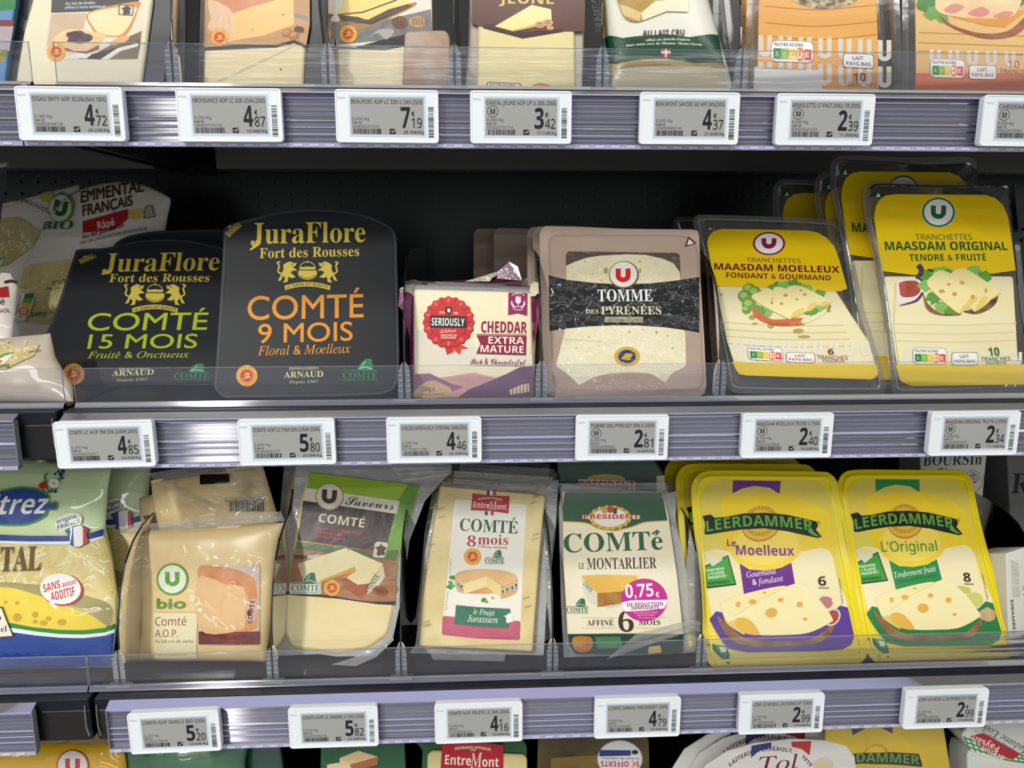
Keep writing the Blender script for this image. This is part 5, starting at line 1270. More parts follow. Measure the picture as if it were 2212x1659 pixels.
price_rail('top', Z_TOP, xa(42,250,0), X_R, 'holding seven white tags')
price_rail('middle', Z_MID, xa(128,950,0), X_R, 'holding six white tags')
price_rail('lower', Z_LOW, xa(226,1560,0), X_R, 'holding six white tags')
price_rail('top', Z_TOP, X_L, xa(38,250,0), 'the short end at the far left')
price_rail('middle', Z_MID, X_L, xa(27,950,0), 'its end showing at the far left')
price_rail('lower', Z_LOW, X_L, xa(66,1570,0), 'its end showing at the bottom left')


def fence(rowname, zs, x0, x1, where):
    root = bpy.data.objects.new('shelf_fence', None)
    root.empty_display_size = .02
    root.location = ((x0 + x1) / 2, .029, zs)
    COL.objects.link(root)
    tag(root, 'low clear plastic fence on the %s shelf, %s' % (rowname, where), 'fence', 'clear shelf fences')
    a, b = x0 - root.location.x, x1 - root.location.x
    link('pane', new_mesh('pane', *box_vf(a, b, 0, .0011, .004, .0365, .0002), [FENCE]), root)
    link('foot', new_mesh('foot', *extrude_x([(-.0035, .0004),(-.0035, .0018),(-.0008, .0050),(.0019, .0050),(.0019, .0018),(.0055, .0012),(.0055, .0004)], a, b), [clear_mat('fence_foot', (.75, .76, .82),(.34, .35, .48), .3, .34,0,0,1.8, None, .9)]), root)
    link('top_edge', new_mesh('top_edge', *box_vf(a, b, -.0001, .0012, .0365, .0370), [CLIP]), root)
    for e in (a, b):
        link('side_edge', new_mesh('side_edge', *box_vf(e - .0003, e + .0003,-.0001, .0012, .004, .037), [CLIP]), root)
    return root


fence('top', Z_TOP, xa(120,150, .029), X_R, 'in front of the cheese wedges')
fence('top', Z_TOP, X_L, xa(67,150, .029), 'the short piece at the left end')
fence('middle', Z_MID, xa(161,840, .029), X_R, 'in front of the two black packs')
fence('middle', Z_MID, X_L, xa(137,840, .029), 'the short piece at the left end')
fence('lower', Z_LOW, xa(189,1430, .029), X_R, 'in front of the comte packs')
fence('lower', Z_LOW, X_L, xa(186,1430, .029), 'in front of the blue and green bag')


# ------------------------------------------------------------------ dividers
def divider_proto():
    root = bpy.data.objects.new('shelf_divider', None)
    root.empty_display_size = .02
    COL.objects.link(root)
    V, Fc = [], []
    prof = [(-.0058, .004),(-.0058, .018),(-.0055, .026),(-.0042, .034),(-.0022, .0385),(-.0009, .040),(-.0009, .004)]
    for s in (-1,1):
        pr = [(x * s, z) for x, z in prof]
        n = len(V)
        m = len(pr)
        V += [(x, .0013, z) for x, z in pr] + [(x, .0052, z) for x, z in pr]
        idx = list(range(m)) if s > 0 else list(range(m))[::-1]
        Fc.append(tuple(n + i for i in idx))
        Fc.append(tuple(n + m + i for i in idx[::-1]))
        for i in range(m):
            j = (i + 1) % m
            q = (n + i, n + m + i, n + m + j, n + j)
            Fc.append(q if s > 0 else q[::-1])
    link('clip', new_mesh('clip', V, Fc, [CLIP]), root)
    link('foot', new_mesh('foot', *box_vf(-.0115, .0115,-.0044, .0052, .0019, .0046, .0008), [CLIP]), root)
    V, Fc = [], []
    for s in (-1,1):
        for z in (.012, .017, .022, .027, .031):
            v, f = box_vf(s * .0035 - .0020, s * .0035 + .0020, .0009, .0016, z, z + .0011)
            n = len(V)
            V += v
            Fc += [tuple(a + n for a in q) for q in f]
    link('clip_ribs', new_mesh('clip_ribs', V, Fc, [clear_mat('clip_rib', (.8, .85, .9),(.85, .9, .95), .5, .1)]), root)
    pr = [(.006, .002),(.006, .041),(.008, .058),(.013, .078),(.022, .098),(.036, .116),(.056, .131),(.08, .139),(.11, .142),(.36, .142),(.36, .002)]
    v, f = extrude_x([(y, z) for y, z in pr], -.0006, .0006)
    link('panel', new_mesh('panel', v, f, [SMOKY]), root)
    v, f = tube_vf([(0, y, z) for y, z in pr[:9]], .0009,6)
    link('front_rim', new_mesh('front_rim', v, f, [mat('15161a', 'tray')]), root)
    return root


PROTO = divider_proto()
first = True


def divider(px, py, zs, label, scale=1.0, yaw=0):
    global first
    if first:
        r = PROTO
        first = False
    else:
        r = PROTO.copy()
        COL.objects.link(r)
        for ch in PROTO.children:
            c = ch.copy()
            COL.objects.link(c)
            c.parent = r
    r.location = (xa(px, py, .031), .0305, zs)
    r.rotation_euler = (0,0, yaw)
    r.scale = (1,1, scale)
    tag(r, label, 'divider', 'clear clips with dark divider panels')


DIV = 'clear plastic clip with dark curved divider panel, '
divider(372,150, Z_TOP, DIV + 'left of the cheese with hazelnuts')
divider(708,150, Z_TOP, DIV + 'left of the cheese with walnuts on cloth')
divider(982,150, Z_TOP, DIV + 'left of the brown labelled wedge')
divider(1302,150, Z_TOP, DIV + 'left of the green banded white pack')
divider(1603,150, Z_TOP, DIV + 'left of the orange sliced cheese')
divider(873,830, Z_MID, DIV + 'between black pack and cheddar block')
divider(1170,830, Z_MID, DIV + 'between cheddar block and beige tray')
divider(1556,830, Z_MID, DIV + 'between beige tray and yellow slices')
divider(254,1430, Z_LOW, DIV + 'left of the cream organic bag')
divider(587,1430, Z_LOW, DIV + 'right of the cream organic bag')
divider(866,1425, Z_LOW, DIV + 'right of the lime labelled wedge')
divider(1194,1425, Z_LOW, DIV + 'left of the discount stickered pack')
divider(1516,1420, Z_LOW, DIV + 'left of the yellow purple pack')


# ------------------------------------------------------------------ electronic price tags
TW, TH, TD = .0857, .0428, .0085


class TagFace:
    lean = 0

    def __init__(s, x, zs, roll, dy):
        c, n = math.cos(roll), math.sin(roll)
        s.M = Matrix(((c, -n, 0, x),(0,0,-1,-.0042 + dy),(n, c, 0, zs - .0474),(0,0,0,1)))

    def uv(s, X, Y, n=0):
        return (TW * (X - .5), TH * (1 - Y))


HOUSING = round_poly([(-TW / 2,0),(TW / 2,0),(TW / 2, TH),(-TW / 2, TH)], .0035)
ME_HOUSING = new_mesh('housing', *slab_vf(HOUSING, -TD, 0, .0008, .0008), [mat('e4e9ee', 'tray')])
ME_RIM = new_mesh('rim', *ring_vf(inset(HOUSING, .0004), inset(HOUSING, .0014),-.0002, .0006), [mat('eef2f6', 'tray')])
fr = lambda a, b, c, d: [(TW * (a - .5), TH * (1 - d)),(TW * (c - .5), TH * (1 - d)),(TW * (c - .5), TH * (1 - b)),(TW * (a - .5), TH * (1 - b))]
ME_FRAME = new_mesh('screen_frame', *slab_vf(fr(.133, .11, .877, .885),-.0002, .00025, .0001), [mat('c3d2e2', 'tray')])
ME_SCREEN = new_mesh('screen', *slab_vf(fr(.150, .148, .855, .845),-.0001, .0004, .0001), [mat('9c9d9b', 'gloss')])


def barcode(A, x0, x1, y0, y1, seed, n=30, vertical=False, col='35373a'):
    rnd = random.Random(seed)
    p = 0.0
    ws = [rnd.choice((1,1,2,3)) for _ in range(n * 2)]
    tot = sum(ws)
    for i, w in enumerate(ws):
        if i % 2 == 0:
            a, b = p / tot, (p + w) / tot
            if vertical:
                A.P(col, [(x0, y0 + (y1 - y0) * a),(x1, y0 + (y1 - y0) * a),(x1, y0 + (y1 - y0) * b),(x0, y0 + (y1 - y0) * b)])
            else:
                A.P(col, [(x0 + (x1 - x0) * a, y0),(x0 + (x1 - x0) * b, y0),(x0 + (x1 - x0) * b, y1),(x0 + (x1 - x0) * a, y1)])
        p += w


def price_tag(x, zs, title, kg, cdt, num, eur, cts, per, ulogo, label, roll=0, dy=0, part=False):
    t = Thing('price_tag', label, 'price tag', TagFace(x, zs, roll, dy),(0,0,1), 'white electronic price tags')
    link('housing', ME_HOUSING, t.root)
    link('rim', ME_RIM, t.root)
    link('screen_frame', ME_FRAME, t.root)
    s = link('screen', ME_SCREEN, t.root)
    t.n0 = .0004
    A = t.art('lettering', 'ink', s)
    K = '1e1f22'
    r = .845 if not part else .60
    A.T(K, title, .158, .272, r, .272, .078, 'm')
    if ulogo:
        A.E(K, .222, .395, .054, .054 * 2)
        A.E('9c9d9b', .222, .395, .048, .048 * 2)
        u_letter(A, K, .222, .395, .044, .10, .34)
    A.T(K, kg + ' Kg', .163, .578, .325, .578, .055, 'n')
    A.T(K, 'Cdt.' + cdt, .163, .645, .255, .645, .042, 'b')
    A.T('3a3b3e', num, .163, .718, .42, .718, .052, 'n')
    barcode(A, .175, .445, .735, .832, num, 22)
    if not part:
        A.P(K, [(.522, .735),(.578, .735),(.578, .83),(.522, .83)])
        A.S('c8c8c6', [(.533, .775),(.547, .805),(.572, .755)], .011)
        A.T(K, eur, .632, .712, .722, .712, .385, 'b')
        A.T(K, '€', .738, .49, .766, .49, .075, 'db')
        A.T(K, cts, .737, .712, .836, .712, .185, 'n')
        A.T('2a2b2e', per + '€/Kg', .655, .822, .852, .822, .055, 'n')
    A.build()
    t.n0, t.layer = 0,0
    B = t.art('side_barcode', 'ink')
    barcode(B, .898, .952, .32, .905, num + 'v', 26, True, '3c3f44')
    B.build()
    B = t.art('maker_mark', 'ink')
    B.T('b4bcc6', 'Hanshow', .028, .185, .105, .185, .045, 'ni')
    B.build()


TG = 'white electronic price tag for '
price_tag(-.327, Z_TOP, 'OSSAU IRATY AOP 35,5%USAV.180G', '0.180', '12', '3368958098139', '4', '72', '26.23', 0, TG + 'ossau iraty at 4,72 euros', -.004)
price_tag(-.199, Z_TOP, 'ABONDANCE AOP LC 33% USAV.250G', '0.250', '10', '3368957774199', '4', '87', '19.48', 0, TG + 'abondance at 4,87 euros', .002)
price_tag(-.070, Z_TOP, 'BEAUFORT AOP LC 33% U SAV.250G', '0.250', '12', '3368955327229', '7', '19', '28.76', 0, TG + 'beaufort at 7,19 euros', -.003)
price_tag(.042, Z_TOP, 'CANTAL JEUNE AOP LP U 28% 200G', '0.200', '12', '3256227751714', '3', '42', '17.10', 1, TG + 'cantal jeune at 3,42 euros')
price_tag(.185, Z_TOP, 'BEAUMONT SAVOIE GD AFF.34%200G', '0.200', '8', '3294580900196', '4', '37', '21.85', 0, TG + 'beaumont at 4,37 euros', 0,-.002)
price_tag(.303, Z_TOP, 'MIMOLETTE LT PAST.24%U TR.200G', '0.200', '12', '3256225427239', '2', '39', '11.95', 1, TG + 'mimolette at 2,39 euros', 0,-.001)
price_tag(.484, Z_TOP, 'CHEDDAR PAST.', '0.200', '12', '3256225720392', '', '', '', 1, 'white electronic price tag cut off by the right edge of the picture', -.006,-.002, True)
price_tag(-.326, Z_MID, 'COMTE LC AOP 9M.35% JURAF.200G', '0.200', '6', '3542860752011', '4', '85', '24.25', 0, TG + 'nine month comte at 4,85 euros', .012)
price_tag(-.167, Z_MID, 'COMTE AOP LC15M.35% JURAF.200G', '0.200', '6', '3542860692010', '5', '80', '29.00', 0, TG + 'fifteen month comte at 5,80 euros', .006)
price_tag(-.036, Z_MID, 'CHEDD.SERIOUSLY STRONG 34%200G', '0.200', '8', '5017838811598', '4', '46', '22.30', 0, TG + 'extra mature cheddar at 4,46 euros')
price_tag(.135, Z_MID, 'TOMME DES PYRE.IGP 30% U 200G', '0.200', '12', '3256220358460', '2', '81', '14.05', 1, TG + 'tomme des pyrenees at 2,81 euros', -.004)
price_tag(.289, Z_MID, 'MAASDAM MOELLEUX TR.30% U 150G', '0.150', '12', '3256225038954', '2', '40', '16.00', 1, TG + 'soft maasdam at 2,40 euros', -.004)
price_tag(.467, Z_MID, 'MAASDAM ORIGINAL TR.27% U 200G', '0.200', '17', '3256225054374', '2', '34', '11.70', 1, TG + 'original maasdam at 2,34 euros', 0,-.001)
price_tag(-.288, Z_LOW, 'COMTE AOP 34,6% U BIO 220G', '0.220', '12', '3256223728314', '5', '20', '23.64', 0, TG + 'organic comte at 5,20 euros', .014)
price_tag(-.138, Z_LOW, 'COMTE AOP LC 34%MG U SAV.250G', '0.250', '12', '3360957450574', '5', '82', '23.28', 0, TG + 'comte in the clear lime labelled pack at 5,82 euros')
price_tag(.002, Z_LOW, 'COMTE AOP FRUITE LC 34% 200G', '0.200', '12', '3123930650132', '4', '16', '20.80', 0, TG + 'fruity eight month comte at 4,16 euros', .003)
price_tag(.158, Z_LOW, 'COMTE 34%MG PRESIDENT 200G', '0.200', '15', '3228022230060', '4', '79', '23.95', 0, TG + 'comte below the pink sticker at 4,79 euros')
price_tag(.302, Z_LOW, 'LDM LE MOELL.29,5%MG 6T 150G', '0.150', '10', '8721800400549', '2', '99', '19.94', 0, TG + 'sliced cheese at 2,99 euros, below the purple pack', 0,-.001)
price_tag(.470, Z_LOW, 'LDM LE MOELL.29,5%MG 6T 150G', '0.150', '10', '8721800400549', '2', '99', '19.94', 0, TG + 'sliced cheese at 2,99 euros, below the green pack', 0,-.001)

# ------------------------------------------------------------------ packs: helpers
def copy_thing(t, dloc, label, skip=(), group=None):
    """Another pack of the same kind, standing elsewhere."""
    def cp(o, parent):
        c = o.copy()
        COL.objects.link(c)
        c.parent = parent
        for ch in o.children:
            if ch.name.split('.')[0] not in skip:
                cp(ch, c)
        return c
    r = cp(t.root, None)
    r.matrix_world = Matrix.Translation(dloc) @ t.F.M
    tag(r, label)
    if group:
        r['group'] = group
        t.root['group'] = group
    return r


def emblem(A, cx, cy, s, col, dark):
    """Two lions around a cauldron over a motto scroll."""
    lion = [(-135,-60),(-110,-70),(-85,-58),(-68,-62),(-76,-40),(-95,-36),(-62,-12),(-94,-10),(-106,0),(-74,30),(-104,36),(-120,26),(-126,60),(-156,64),(-140,40),(-155,20),(-166,50),(-188,55),(-165,10),(-150,-20),(-154,-46)]
    tail = [(-160,10),(-185,-5),(-178,-40),(-190,-60),(-172,-66)]
    for m in (1,-1):
        A.P(col, [(cx + m * x * s, cy + y * s) for x, y in lion])
        A.S(col, [(cx + m * x * s, cy + y * s) for x, y in tail], 10 * s, sm=True)
        A.E(dark, cx + m * -98 * s, cy - 52 * s, 5 * s, 4 * s, n=8)
    A.E(col, cx, cy + 5 * s, 60 * s, 42 * s)
    A.P(dark, [(cx - 62 * s, cy - 18 * s),(cx + 62 * s, cy - 18 * s),(cx + 62 * s, cy - 12 * s),(cx - 62 * s, cy - 12 * s)])
    A.P(col, [(cx - 52 * s, cy - 34 * s),(cx + 52 * s, cy - 34 * s),(cx + 50 * s, cy - 19 * s),(cx - 50 * s, cy - 19 * s)])
    arc = [(cx + 46 * s * math.sin(a), cy - 32 * s - 34 * s * math.cos(a)) for a in [(-1.5 + 3.0 * i / 10) for i in range(11)]]
    A.S(col, arc, 5 * s)
    A.E(col, cx, cy - 67 * s, 6 * s, 6 * s, n=10)
    A.P('a8953a', [(cx - 56 * s, cy + 10 * s),(cx - 20 * s, cy + 30 * s),(cx + 20 * s, cy + 30 * s),(cx + 56 * s, cy + 10 * s),(cx + 30 * s, cy + 42 * s),(cx - 30 * s, cy + 42 * s)], sm=True)
    up = [(cx + 145 * s * f, cy + (84 - 24 * (1 - f * f)) * s) for f in [-1 + .2 * i for i in range(11)]]
    dn = [(cx + 140 * s * f, cy + (112 - 24 * (1 - f * f)) * s) for f in [1 - .2 * i for i in range(11)]]
    A.P(col, up + dn)
    A.T(dark, 'LE TEMPS EST QUALITÉ', cx - 132 * s, cy + 104 * s, cx + 132 * s, cy + 102 * s, 17 * s, 'b', bend=24 * s)


def lait(A, x, y, w, h, slope, col, lines=('LAIT', 'PAYS-BAS')):
    q = lambda fx, fy: (x + fx * w, y + fy * h + slope * fx * w)
    A.P(col, [q(0,0), q(1,0), q(1,1), q(0,1)], r=w * .12)
    A.P('f1efe8', [q(.02, .04), q(.98, .04), q(.98, .96), q(.02, .96)], r=w * .11)
    a, b = q(.31, .44), q(.66, .44)
    A.T(col, lines[0], *a, *b, h * .25, 'b')
    a, b = q(.10, .82), q(.90, .82)
    A.T(col, lines[1], *a, *b, h * .25, 'b')


def u_row(A, col, x, y, n, dx, w, h, slope=0):
    for i in range(n):
        u_letter(A, col, x + i * dx, y + slope * i * dx, w, h, .36)


def lettuce(A, pts, seed=0, c1='5f9a3c', c2='86b85a'):
    rnd = random.Random(seed)
    for i, (x, y, r) in enumerate(pts):
        blob(A, (c1, c2)[i % 2], x, y, r, r * .75,13, .3, seed + i)


# ------------------------------------------------------------------ middle shelf: the two black packs
YEL, ORG = 'd8c24c', 'dc8f24'
DK = '202226'


def jura_pack(label, F, crop, outline, rim_r):
    t = Thing('comte_pack', label, 'cheese pack', F, crop, 'black comte packs')
    p = [(u, max(v, .0002)) for u, v in smooth_closed(t.uvs(outline),3)]
    t.part('tray', slab_vf(inset(p, .005),-.017,-.0012, .001, .012), mat('1c1d20', 'tray'))
    t.part('flange', slab_vf(p, -.0013,0, .0006), mat('3a3c40', 'satin'))
    t.main = t.part('lid_film', slab_vf(inset(p, .0035),-.0005, .0006, .0005), mat('26282b', 'satin'))
    t.n0 = .0006
    return t


F = Face((466,861),(852,856), Z_MID, 22)
t = jura_pack('black comte pack with orange nine months lettering', F, (440,420,2.9105),
              [(122,300),(124,225),(160,188),(280,155),(420,118),(560,97),(700,90),(860,98),(1000,125),(1110,165),(1185,212),(1212,275),(1217,420),(1226,800),(1230,1060),(1215,1185),(1165,1243),(1060,1262),(640,1280),(200,1285),(110,1268),(62,1205),(70,1120),(95,760)], 40)
J9 = t
A = t.art('lettering', 'ink')
A.T(YEL, 'JuraFlore', 297,312,1018,300,130, 'sl')
A.P(YEL, [(330,290),(348,290),(338,325),(300,352),(292,345),(318,322)], sm=True)
A.T(YEL, 'Fort des Rousses', 352,402,978,388,62, 'sl')
A.T(ORG, 'COMTÉ', 275,790,1006,773,146, 'dm')
A.T(ORG, '9 MOIS', 342,936,937,919,118, 'dm')
A.T(ORG, 'Floral & Mœlleux', 340,1014,922,997,58, 'i')
A.T('c8c090', 'FROMAGERIES', 537,1105,722,1101,17, 'sl')
A.T('d8cf8c', 'ARNAUD', 505,1154,752,1148,38, 'sl')
A.T('a8a488', 'Depuis 1907', 540,1190,722,1186,19, 'sl')
A.build()
A = t.art('peel_note', 'ink')
A.T('c9b84a', 'OUVRABLE &', 146,258,228,188,17, 'b')
A.T('c9b84a', 'REFERMABLE', 160,272,242,200,17, 'b')
A.P('c9b84a', [(158,198),(176,204),(158,215)])
A.build()
A = t.art('emblem', 'ink')
emblem(A, 654,492,1.0, YEL, DK)
A.build()
A = t.art('quality_seal', 'ink')
seal(A, 273,1141,68)
A.build()
A = t.art('bell_mark', 'ink')
comte_mark(A, 875,1093,1160,42, '21804e')
A.build()

F = Face((76,833),(470,833), Z_MID, 30)
t = jura_pack('black comte pack with lime green fifteen months lettering', F, (0,300,2.7654),
              [(440,700),(450,668),(490,656),(640,648),(790,612),(950,598),(1100,602),(1250,628),(1330,650),(1385,700),(1390,800),(1350,1200),(1330,1440),(1290,1470),(1000,1474),(270,1474),(215,1466),(192,1432),(240,1250),(340,1000),(410,790)], 40)
J15 = t
LIME = 'b9cb2a'
A = t.art('lettering', 'ink')
A.T(YEL, 'JuraFlore', 612,796,1308,786,108, 'sl')
A.P(YEL, [(645,780),(662,780),(650,800),(618,814),(606,808),(632,796)], sm=True)
A.T(YEL, 'Fort des Rousses', 652,857,1250,854,48, 'sl')
A.T(LIME, 'COMTÉ', 517,1146,1236,1141,100, 'dm')
A.T(LIME, '15 MOIS', 522,1254,1175,1250,82, 'dm')
A.T(LIME, 'Fruité & Onctueux', 523,1312,1128,1307,38, 'i')
A.T('c8c090', 'FROMAGERIES', 710,1382,885,1380,12, 'sl')
A.T('d8cf8c', 'ARNAUD', 670,1418,918,1410,33, 'sl')
A.T('a8a488', 'Depuis 1907', 698,1450,884,1444,14, 'sl')
A.build()
A = t.art('peel_note', 'ink')
A.T('c9b84a', 'OUVRABLE &', 476,738,560,698,15, 'b')
A.T('c9b84a', 'REFERMABLE', 486,750,578,708,15, 'b')
A.P('c9b84a', [(498,708),(508,698),(518,706)])
A.build()
A = t.art('emblem', 'ink')
emblem(A, 928,935, .95, YEL, DK)
A.build()
A = t.art('quality_seal', 'ink')
seal(A, 443,1407,66)
A.build()
A = t.art('bell_mark', 'ink')
comte_mark(A, 1040,1252,1434,30, '21804e')
A.build()

F = Face((120,826),(500,826), Z_MID, 29)
t = jura_pack('plain black pack standing behind the fifteen month comte', F, (0,300,2.7654),
              [(672,660),(680,632),(720,598),(790,572),(920,550),(1120,542),(1330,540),(1450,560),(1470,640),(1440,1200),(1420,1440),(1380,1455),(430,1455),(360,1450),(345,1420),(470,1000),(600,780)], 40)

# ------------------------------------------------------------------ middle shelf: cheddar block
F = Face((893,861.5),(1152,861), Z_MID, 14)
t = Thing('cheddar_block', 'cream cheddar block with a red rosette and maroon ribbon', 'cheese pack', F, (440,420,2.9105))
CHED = t
t.slab('wrapper', [(1316,592),(2060,612),(2078,1284),(1318,1284)], -.024,0, mat('e9deb6/efe6c4/25', 'soft'), r=.004, bev=.0025)
B = t.uvs([(1316,592),(2060,612)])
def fold(name, pts3, m, th=.0008, **kw):
    n = len(pts3)
    V = [tuple(p) for p in pts3] + [(p[0], p[1], p[2] - th) for p in pts3]
    f = [tuple(range(n)), tuple(range(2 * n - 1, n - 1,-1))] + [(i, n + i, n + (i + 1) % n, (i + 1) % n) for i in range(n)]
    return t.part(name, (V, f), m, **kw)
def u3(X, Y, n=0):
    u, v = t.uv(X, Y)
    return (u, v, n)
fold('end_fold', [u3(1318,600,-.001), u3(2058,618,-.001), u3(2066,588,-.009), u3(1330,556,-.010)], mat('b8b6b4', 'foil'), label='pale inner side of the folded end')
fold('end_fold', [u3(1228,585,-.004), u3(1300,545,-.012), u3(1335,560,-.010), u3(1322,640,-.0005), u3(1312,625, .0005)], mat('c8c2b8/e0d8c8/60', 'foil'))
fold('end_fold', [u3(2045,640,-.0005), u3(2056,560,-.006), u3(2085,540,-.008), u3(2108,548,-.006), u3(2100,620,-.001), u3(2085,640, .0005)], mat('d8cdb0/e6dcc4/60', 'foil'))
fold('side_fold', [u3(1228,590,-.004), u3(1312,625,-.001), u3(1326,1270,-.003), u3(1300,1150,-.006), u3(1290,900,-.006), u3(1262,740,-.004), u3(1222,700,-.003)], mat('6e1f56/8a2c6c/50', 'foil'), label='crumpled magenta side of the wrapper')
fold('side_fold', [u3(2060,640,-.001), u3(2100,600,-.006), u3(2118,560,-.008), u3(2112,700,-.006), u3(2088,900,-.004), u3(2076,1250,-.003)], mat('7a2450/b8a890/40', 'foil'))
t.n0 = 0
A = t.art('landscape_print', 'soft')
A.P('d9d2cc/e4dcc0/18', [(1326,850),(1560,880),(1800,1000),(2066,1010),(2068,1080),(1326,1075)])
A.P('c98f90/d8a898/20', [(1326,1170),(1500,1150),(1700,1120),(1880,1165),(2070,1090),(2074,1276),(1328,1276)])
A.P('8e5a78', [(1326,1130),(1420,1125),(1560,1190),(1640,1210),(1560,1240),(1328,1276)])
A.P('5a3458/6e4468/30', [(1600,1276),(1660,1230),(1760,1190),(1900,1130),(1990,1085),(2070,1078),(2074,1276)])
A.P('e4c8a0', [(1920,1230),(2000,1195),(2045,1190),(2048,1240),(1930,1262)])
for i in range(5):
    A.S('4a2a48', [(1945 + i * 22,1195),(1945 + i * 22,1262)], 5)
A.P('c8a878', [(1330,1230),(1420,1170),(1500,1190),(1560,1230),(1500,1276),(1330,1276)], sm=True)
A.T('3c2a30', '200g e', 1372,1238,1452,1238,30, 'b')
A.T('3c2a30', 'Made in Scotland', 1368,1264,1510,1262,14, 'n')
A.build()
A = t.art('rosette', 'gloss')
A.P('c8281e', [(1500,935),(1560,950),(1575,990),(1530,1010),(1520,975)])
A.P('d8382a', [(1530,930),(1610,940),(1668,970),(1620,975),(1612,1010),(1580,985)])
A.E('8e1a1c', 1541,806,160, teeth=20, scallop=.03)
A.E('cf2a28', 1539,800,156, teeth=20, scallop=.035)
for i in range(20):
    a = 6.283 * i / 20
    A.S('ef6a5c' if i % 2 else 'a81c20', [(1539 + 118 * math.cos(a),800 + 118 * math.sin(a)),(1539 + 148 * math.cos(a),800 + 148 * math.sin(a))], 12)
A.E('a01a1e', 1541,800,122)
A.E('c42526', 1540,797,118)
A.P('1c1416', [(1424,760),(1652,768),(1654,842),(1424,838)])
A.T('f2eee8', 'SERIOUSLY', 1432,824,1640,828,48, 'b')
A.T('f4d8d0', 'ESTD', 1482,750,1514,751,14, 'b')
A.T('f4d8d0', '1850', 1568,753,1600,754,14, 'b')
A.P('1c1416', [(1520,708),(1560,708),(1560,740),(1540,760),(1520,740)])
A.P('e8e4dc', [(1532,718),(1550,718),(1550,742),(1534,742)])
A.T('f0dcd0', 'McLelland', 1486,872,1588,864,22, 'sc')
A.T('f4d8d0', 'CRAFTED IN', 1490,892,1590,892,12, 'b')
A.T('f4d8d0', 'SCOTLAND', 1492,908,1586,908,13, 'b')
A.build()
A = t.art('lettering', 'ink')
MAR = '8c2648'
A.T(MAR, 'CHEDDAR', 1744,868,2032,872,70, 'x')
A.S(MAR, [(1715,880),(2030,884)], 4)
A.P(MAR, [(1716,886),(2030,890),(2026,1012),(1714,1002),(1740,940)])
A.T('f0e8d2', 'EXTRA', 1790,938,2014,942,44, 'b')
A.T('f0e8d2', 'MATURE', 1740,992,2012,998,44, 'b')
A.T(MAR, 'Rich & Characterful', 1676,1066,2024,1070,34, 'sc')
A.S(MAR, [(1676,1074),(2020,1078)], 3)
A.P('92285e', [(1916,617),(2036,620),(2034,764),(1974,748),(1914,760)])
A.T('e8d0dc', 'PRODUCT OF', 1938,640,2018,642,11, 'b', bend=14)
A.T('e8d0dc', 'SCOTLAND', 1942,722,2008,724,11, 'b', bend=-10)
A.E('f0dce8', 1977,668,18,20)
A.P('f0dce8', [(1960,655),(1964,638),(1972,648),(1977,634),(1983,648),(1992,640),(1994,656)])
A.S('f0dce8', [(1977,684),(1977,712)], 5)
for m in (-1,1):
    A.P('f0dce8', [(1977 + m * 6,705),(1977 + m * 26,700),(1977 + m * 40,668),(1977 + m * 44,690),(1977 + m * 28,712)], sm=True)
A.build()
for k, (dx, dy) in enumerate(((.004, .040),(-.003, .078))):
    copy_thing(t, (dx, dy, 0),('cheddar block with crumpled magenta wrapper, just behind the front one', 'cheddar block at the back of its row')[k], ('landscape_print', 'rosette', 'lettering'), 'cheddar blocks in a row')
# loose wrapper end standing up behind
F2 = Face((985,836),(1130,836), Z_MID, 10)
t2 = Thing('cheddar_block', 'cheddar block with a loose magenta wrapper end, behind the others', 'cheese pack', F2,(440,420,2.9105), 'cheddar blocks in a row')
t2.slab('wrapper', [(1560,560),(2060,575),(2070,1215),(1560,1215)], -.022,0, mat('5a1c48/7a2c60/40', 'foil'), r=.004, bev=.003)
V = []
t = t2
fold('end_fold', [u3(1500,545,0), u3(1800,520,-.006), u3(1880,440,-.008), u3(1920,418,-.006), u3(1975,450,-.004), u3(2000,540,-.002), u3(1800,560, .001)], mat('4e1440/7a2864/70', 'crinkle'))
fold('end_fold', [u3(1640,548, .0005), u3(1840,488, .0015), u3(1800,550, .003)], mat('c8c49c', 'foil'))

# ------------------------------------------------------------------ middle shelf: beige tray with the black band
F = Face((1176,860),(1527,858), Z_MID, 20)
t = Thing('tomme_tray', 'beige cheese tray with a shiny black band and red logo', 'cheese pack', F, (1060,460,3.77), 'beige cheese trays')
BEI = mat('b09a8a/bca898/14', 'film')
out = [(400,520),(398,170),(410,130),(445,103),(700,108),(1060,126),(1400,130),(1640,132),(1685,142),(1700,180),(1712,560),(1740,1000),(1760,1400),(1745,1470),(1690,1500),(1100,1505),(520,1505),(470,1485),(440,1420),(410,900)]
p = [(u, max(v, .0002)) for u, v in t.uvs(out)]
t.part('tray', slab_vf(inset(p, .006),-.022,-.001, .001, .007), mat('a58f80', 'tray'))
t.part('flange', slab_vf(p, -.0012,0, .0006), BEI)
t.n0 = 0
A = t.art('inner_rim', 'film')
A.P('a28c7e', [(470,250),(480,200),(520,178),(1520,178),(1650,205),(1690,300),(1740,1380),(1690,1450),(560,1450),(500,1380)], r=60)
A.P('b6a090/ad9888/14', [(486,252),(494,212),(526,192),(1512,192),(1636,216),(1676,306),(1722,1372),(1680,1436),(568,1436),(514,1372)], r=60)
A.build()
A = t.art('cheese_window', 'crinkle')
A.P('564a40', [(612,312),(1540,326),(1548,575),(612,565)], r=40)
A.P('e9e2c0/dfd6ae/30', [(614,430),(680,400),(780,365),(900,347),(1050,340),(1100,336),(1260,342),(1400,372),(1490,412),(1540,482),(1548,590),(614,590)])
holes(A, 'a89a60', [(768,395,7,9),(1214,395,8,9),(938,470,16,26),(830,495,5,5),(775,482,4,4),(1216,470,8,22),(905,548,6,12)])
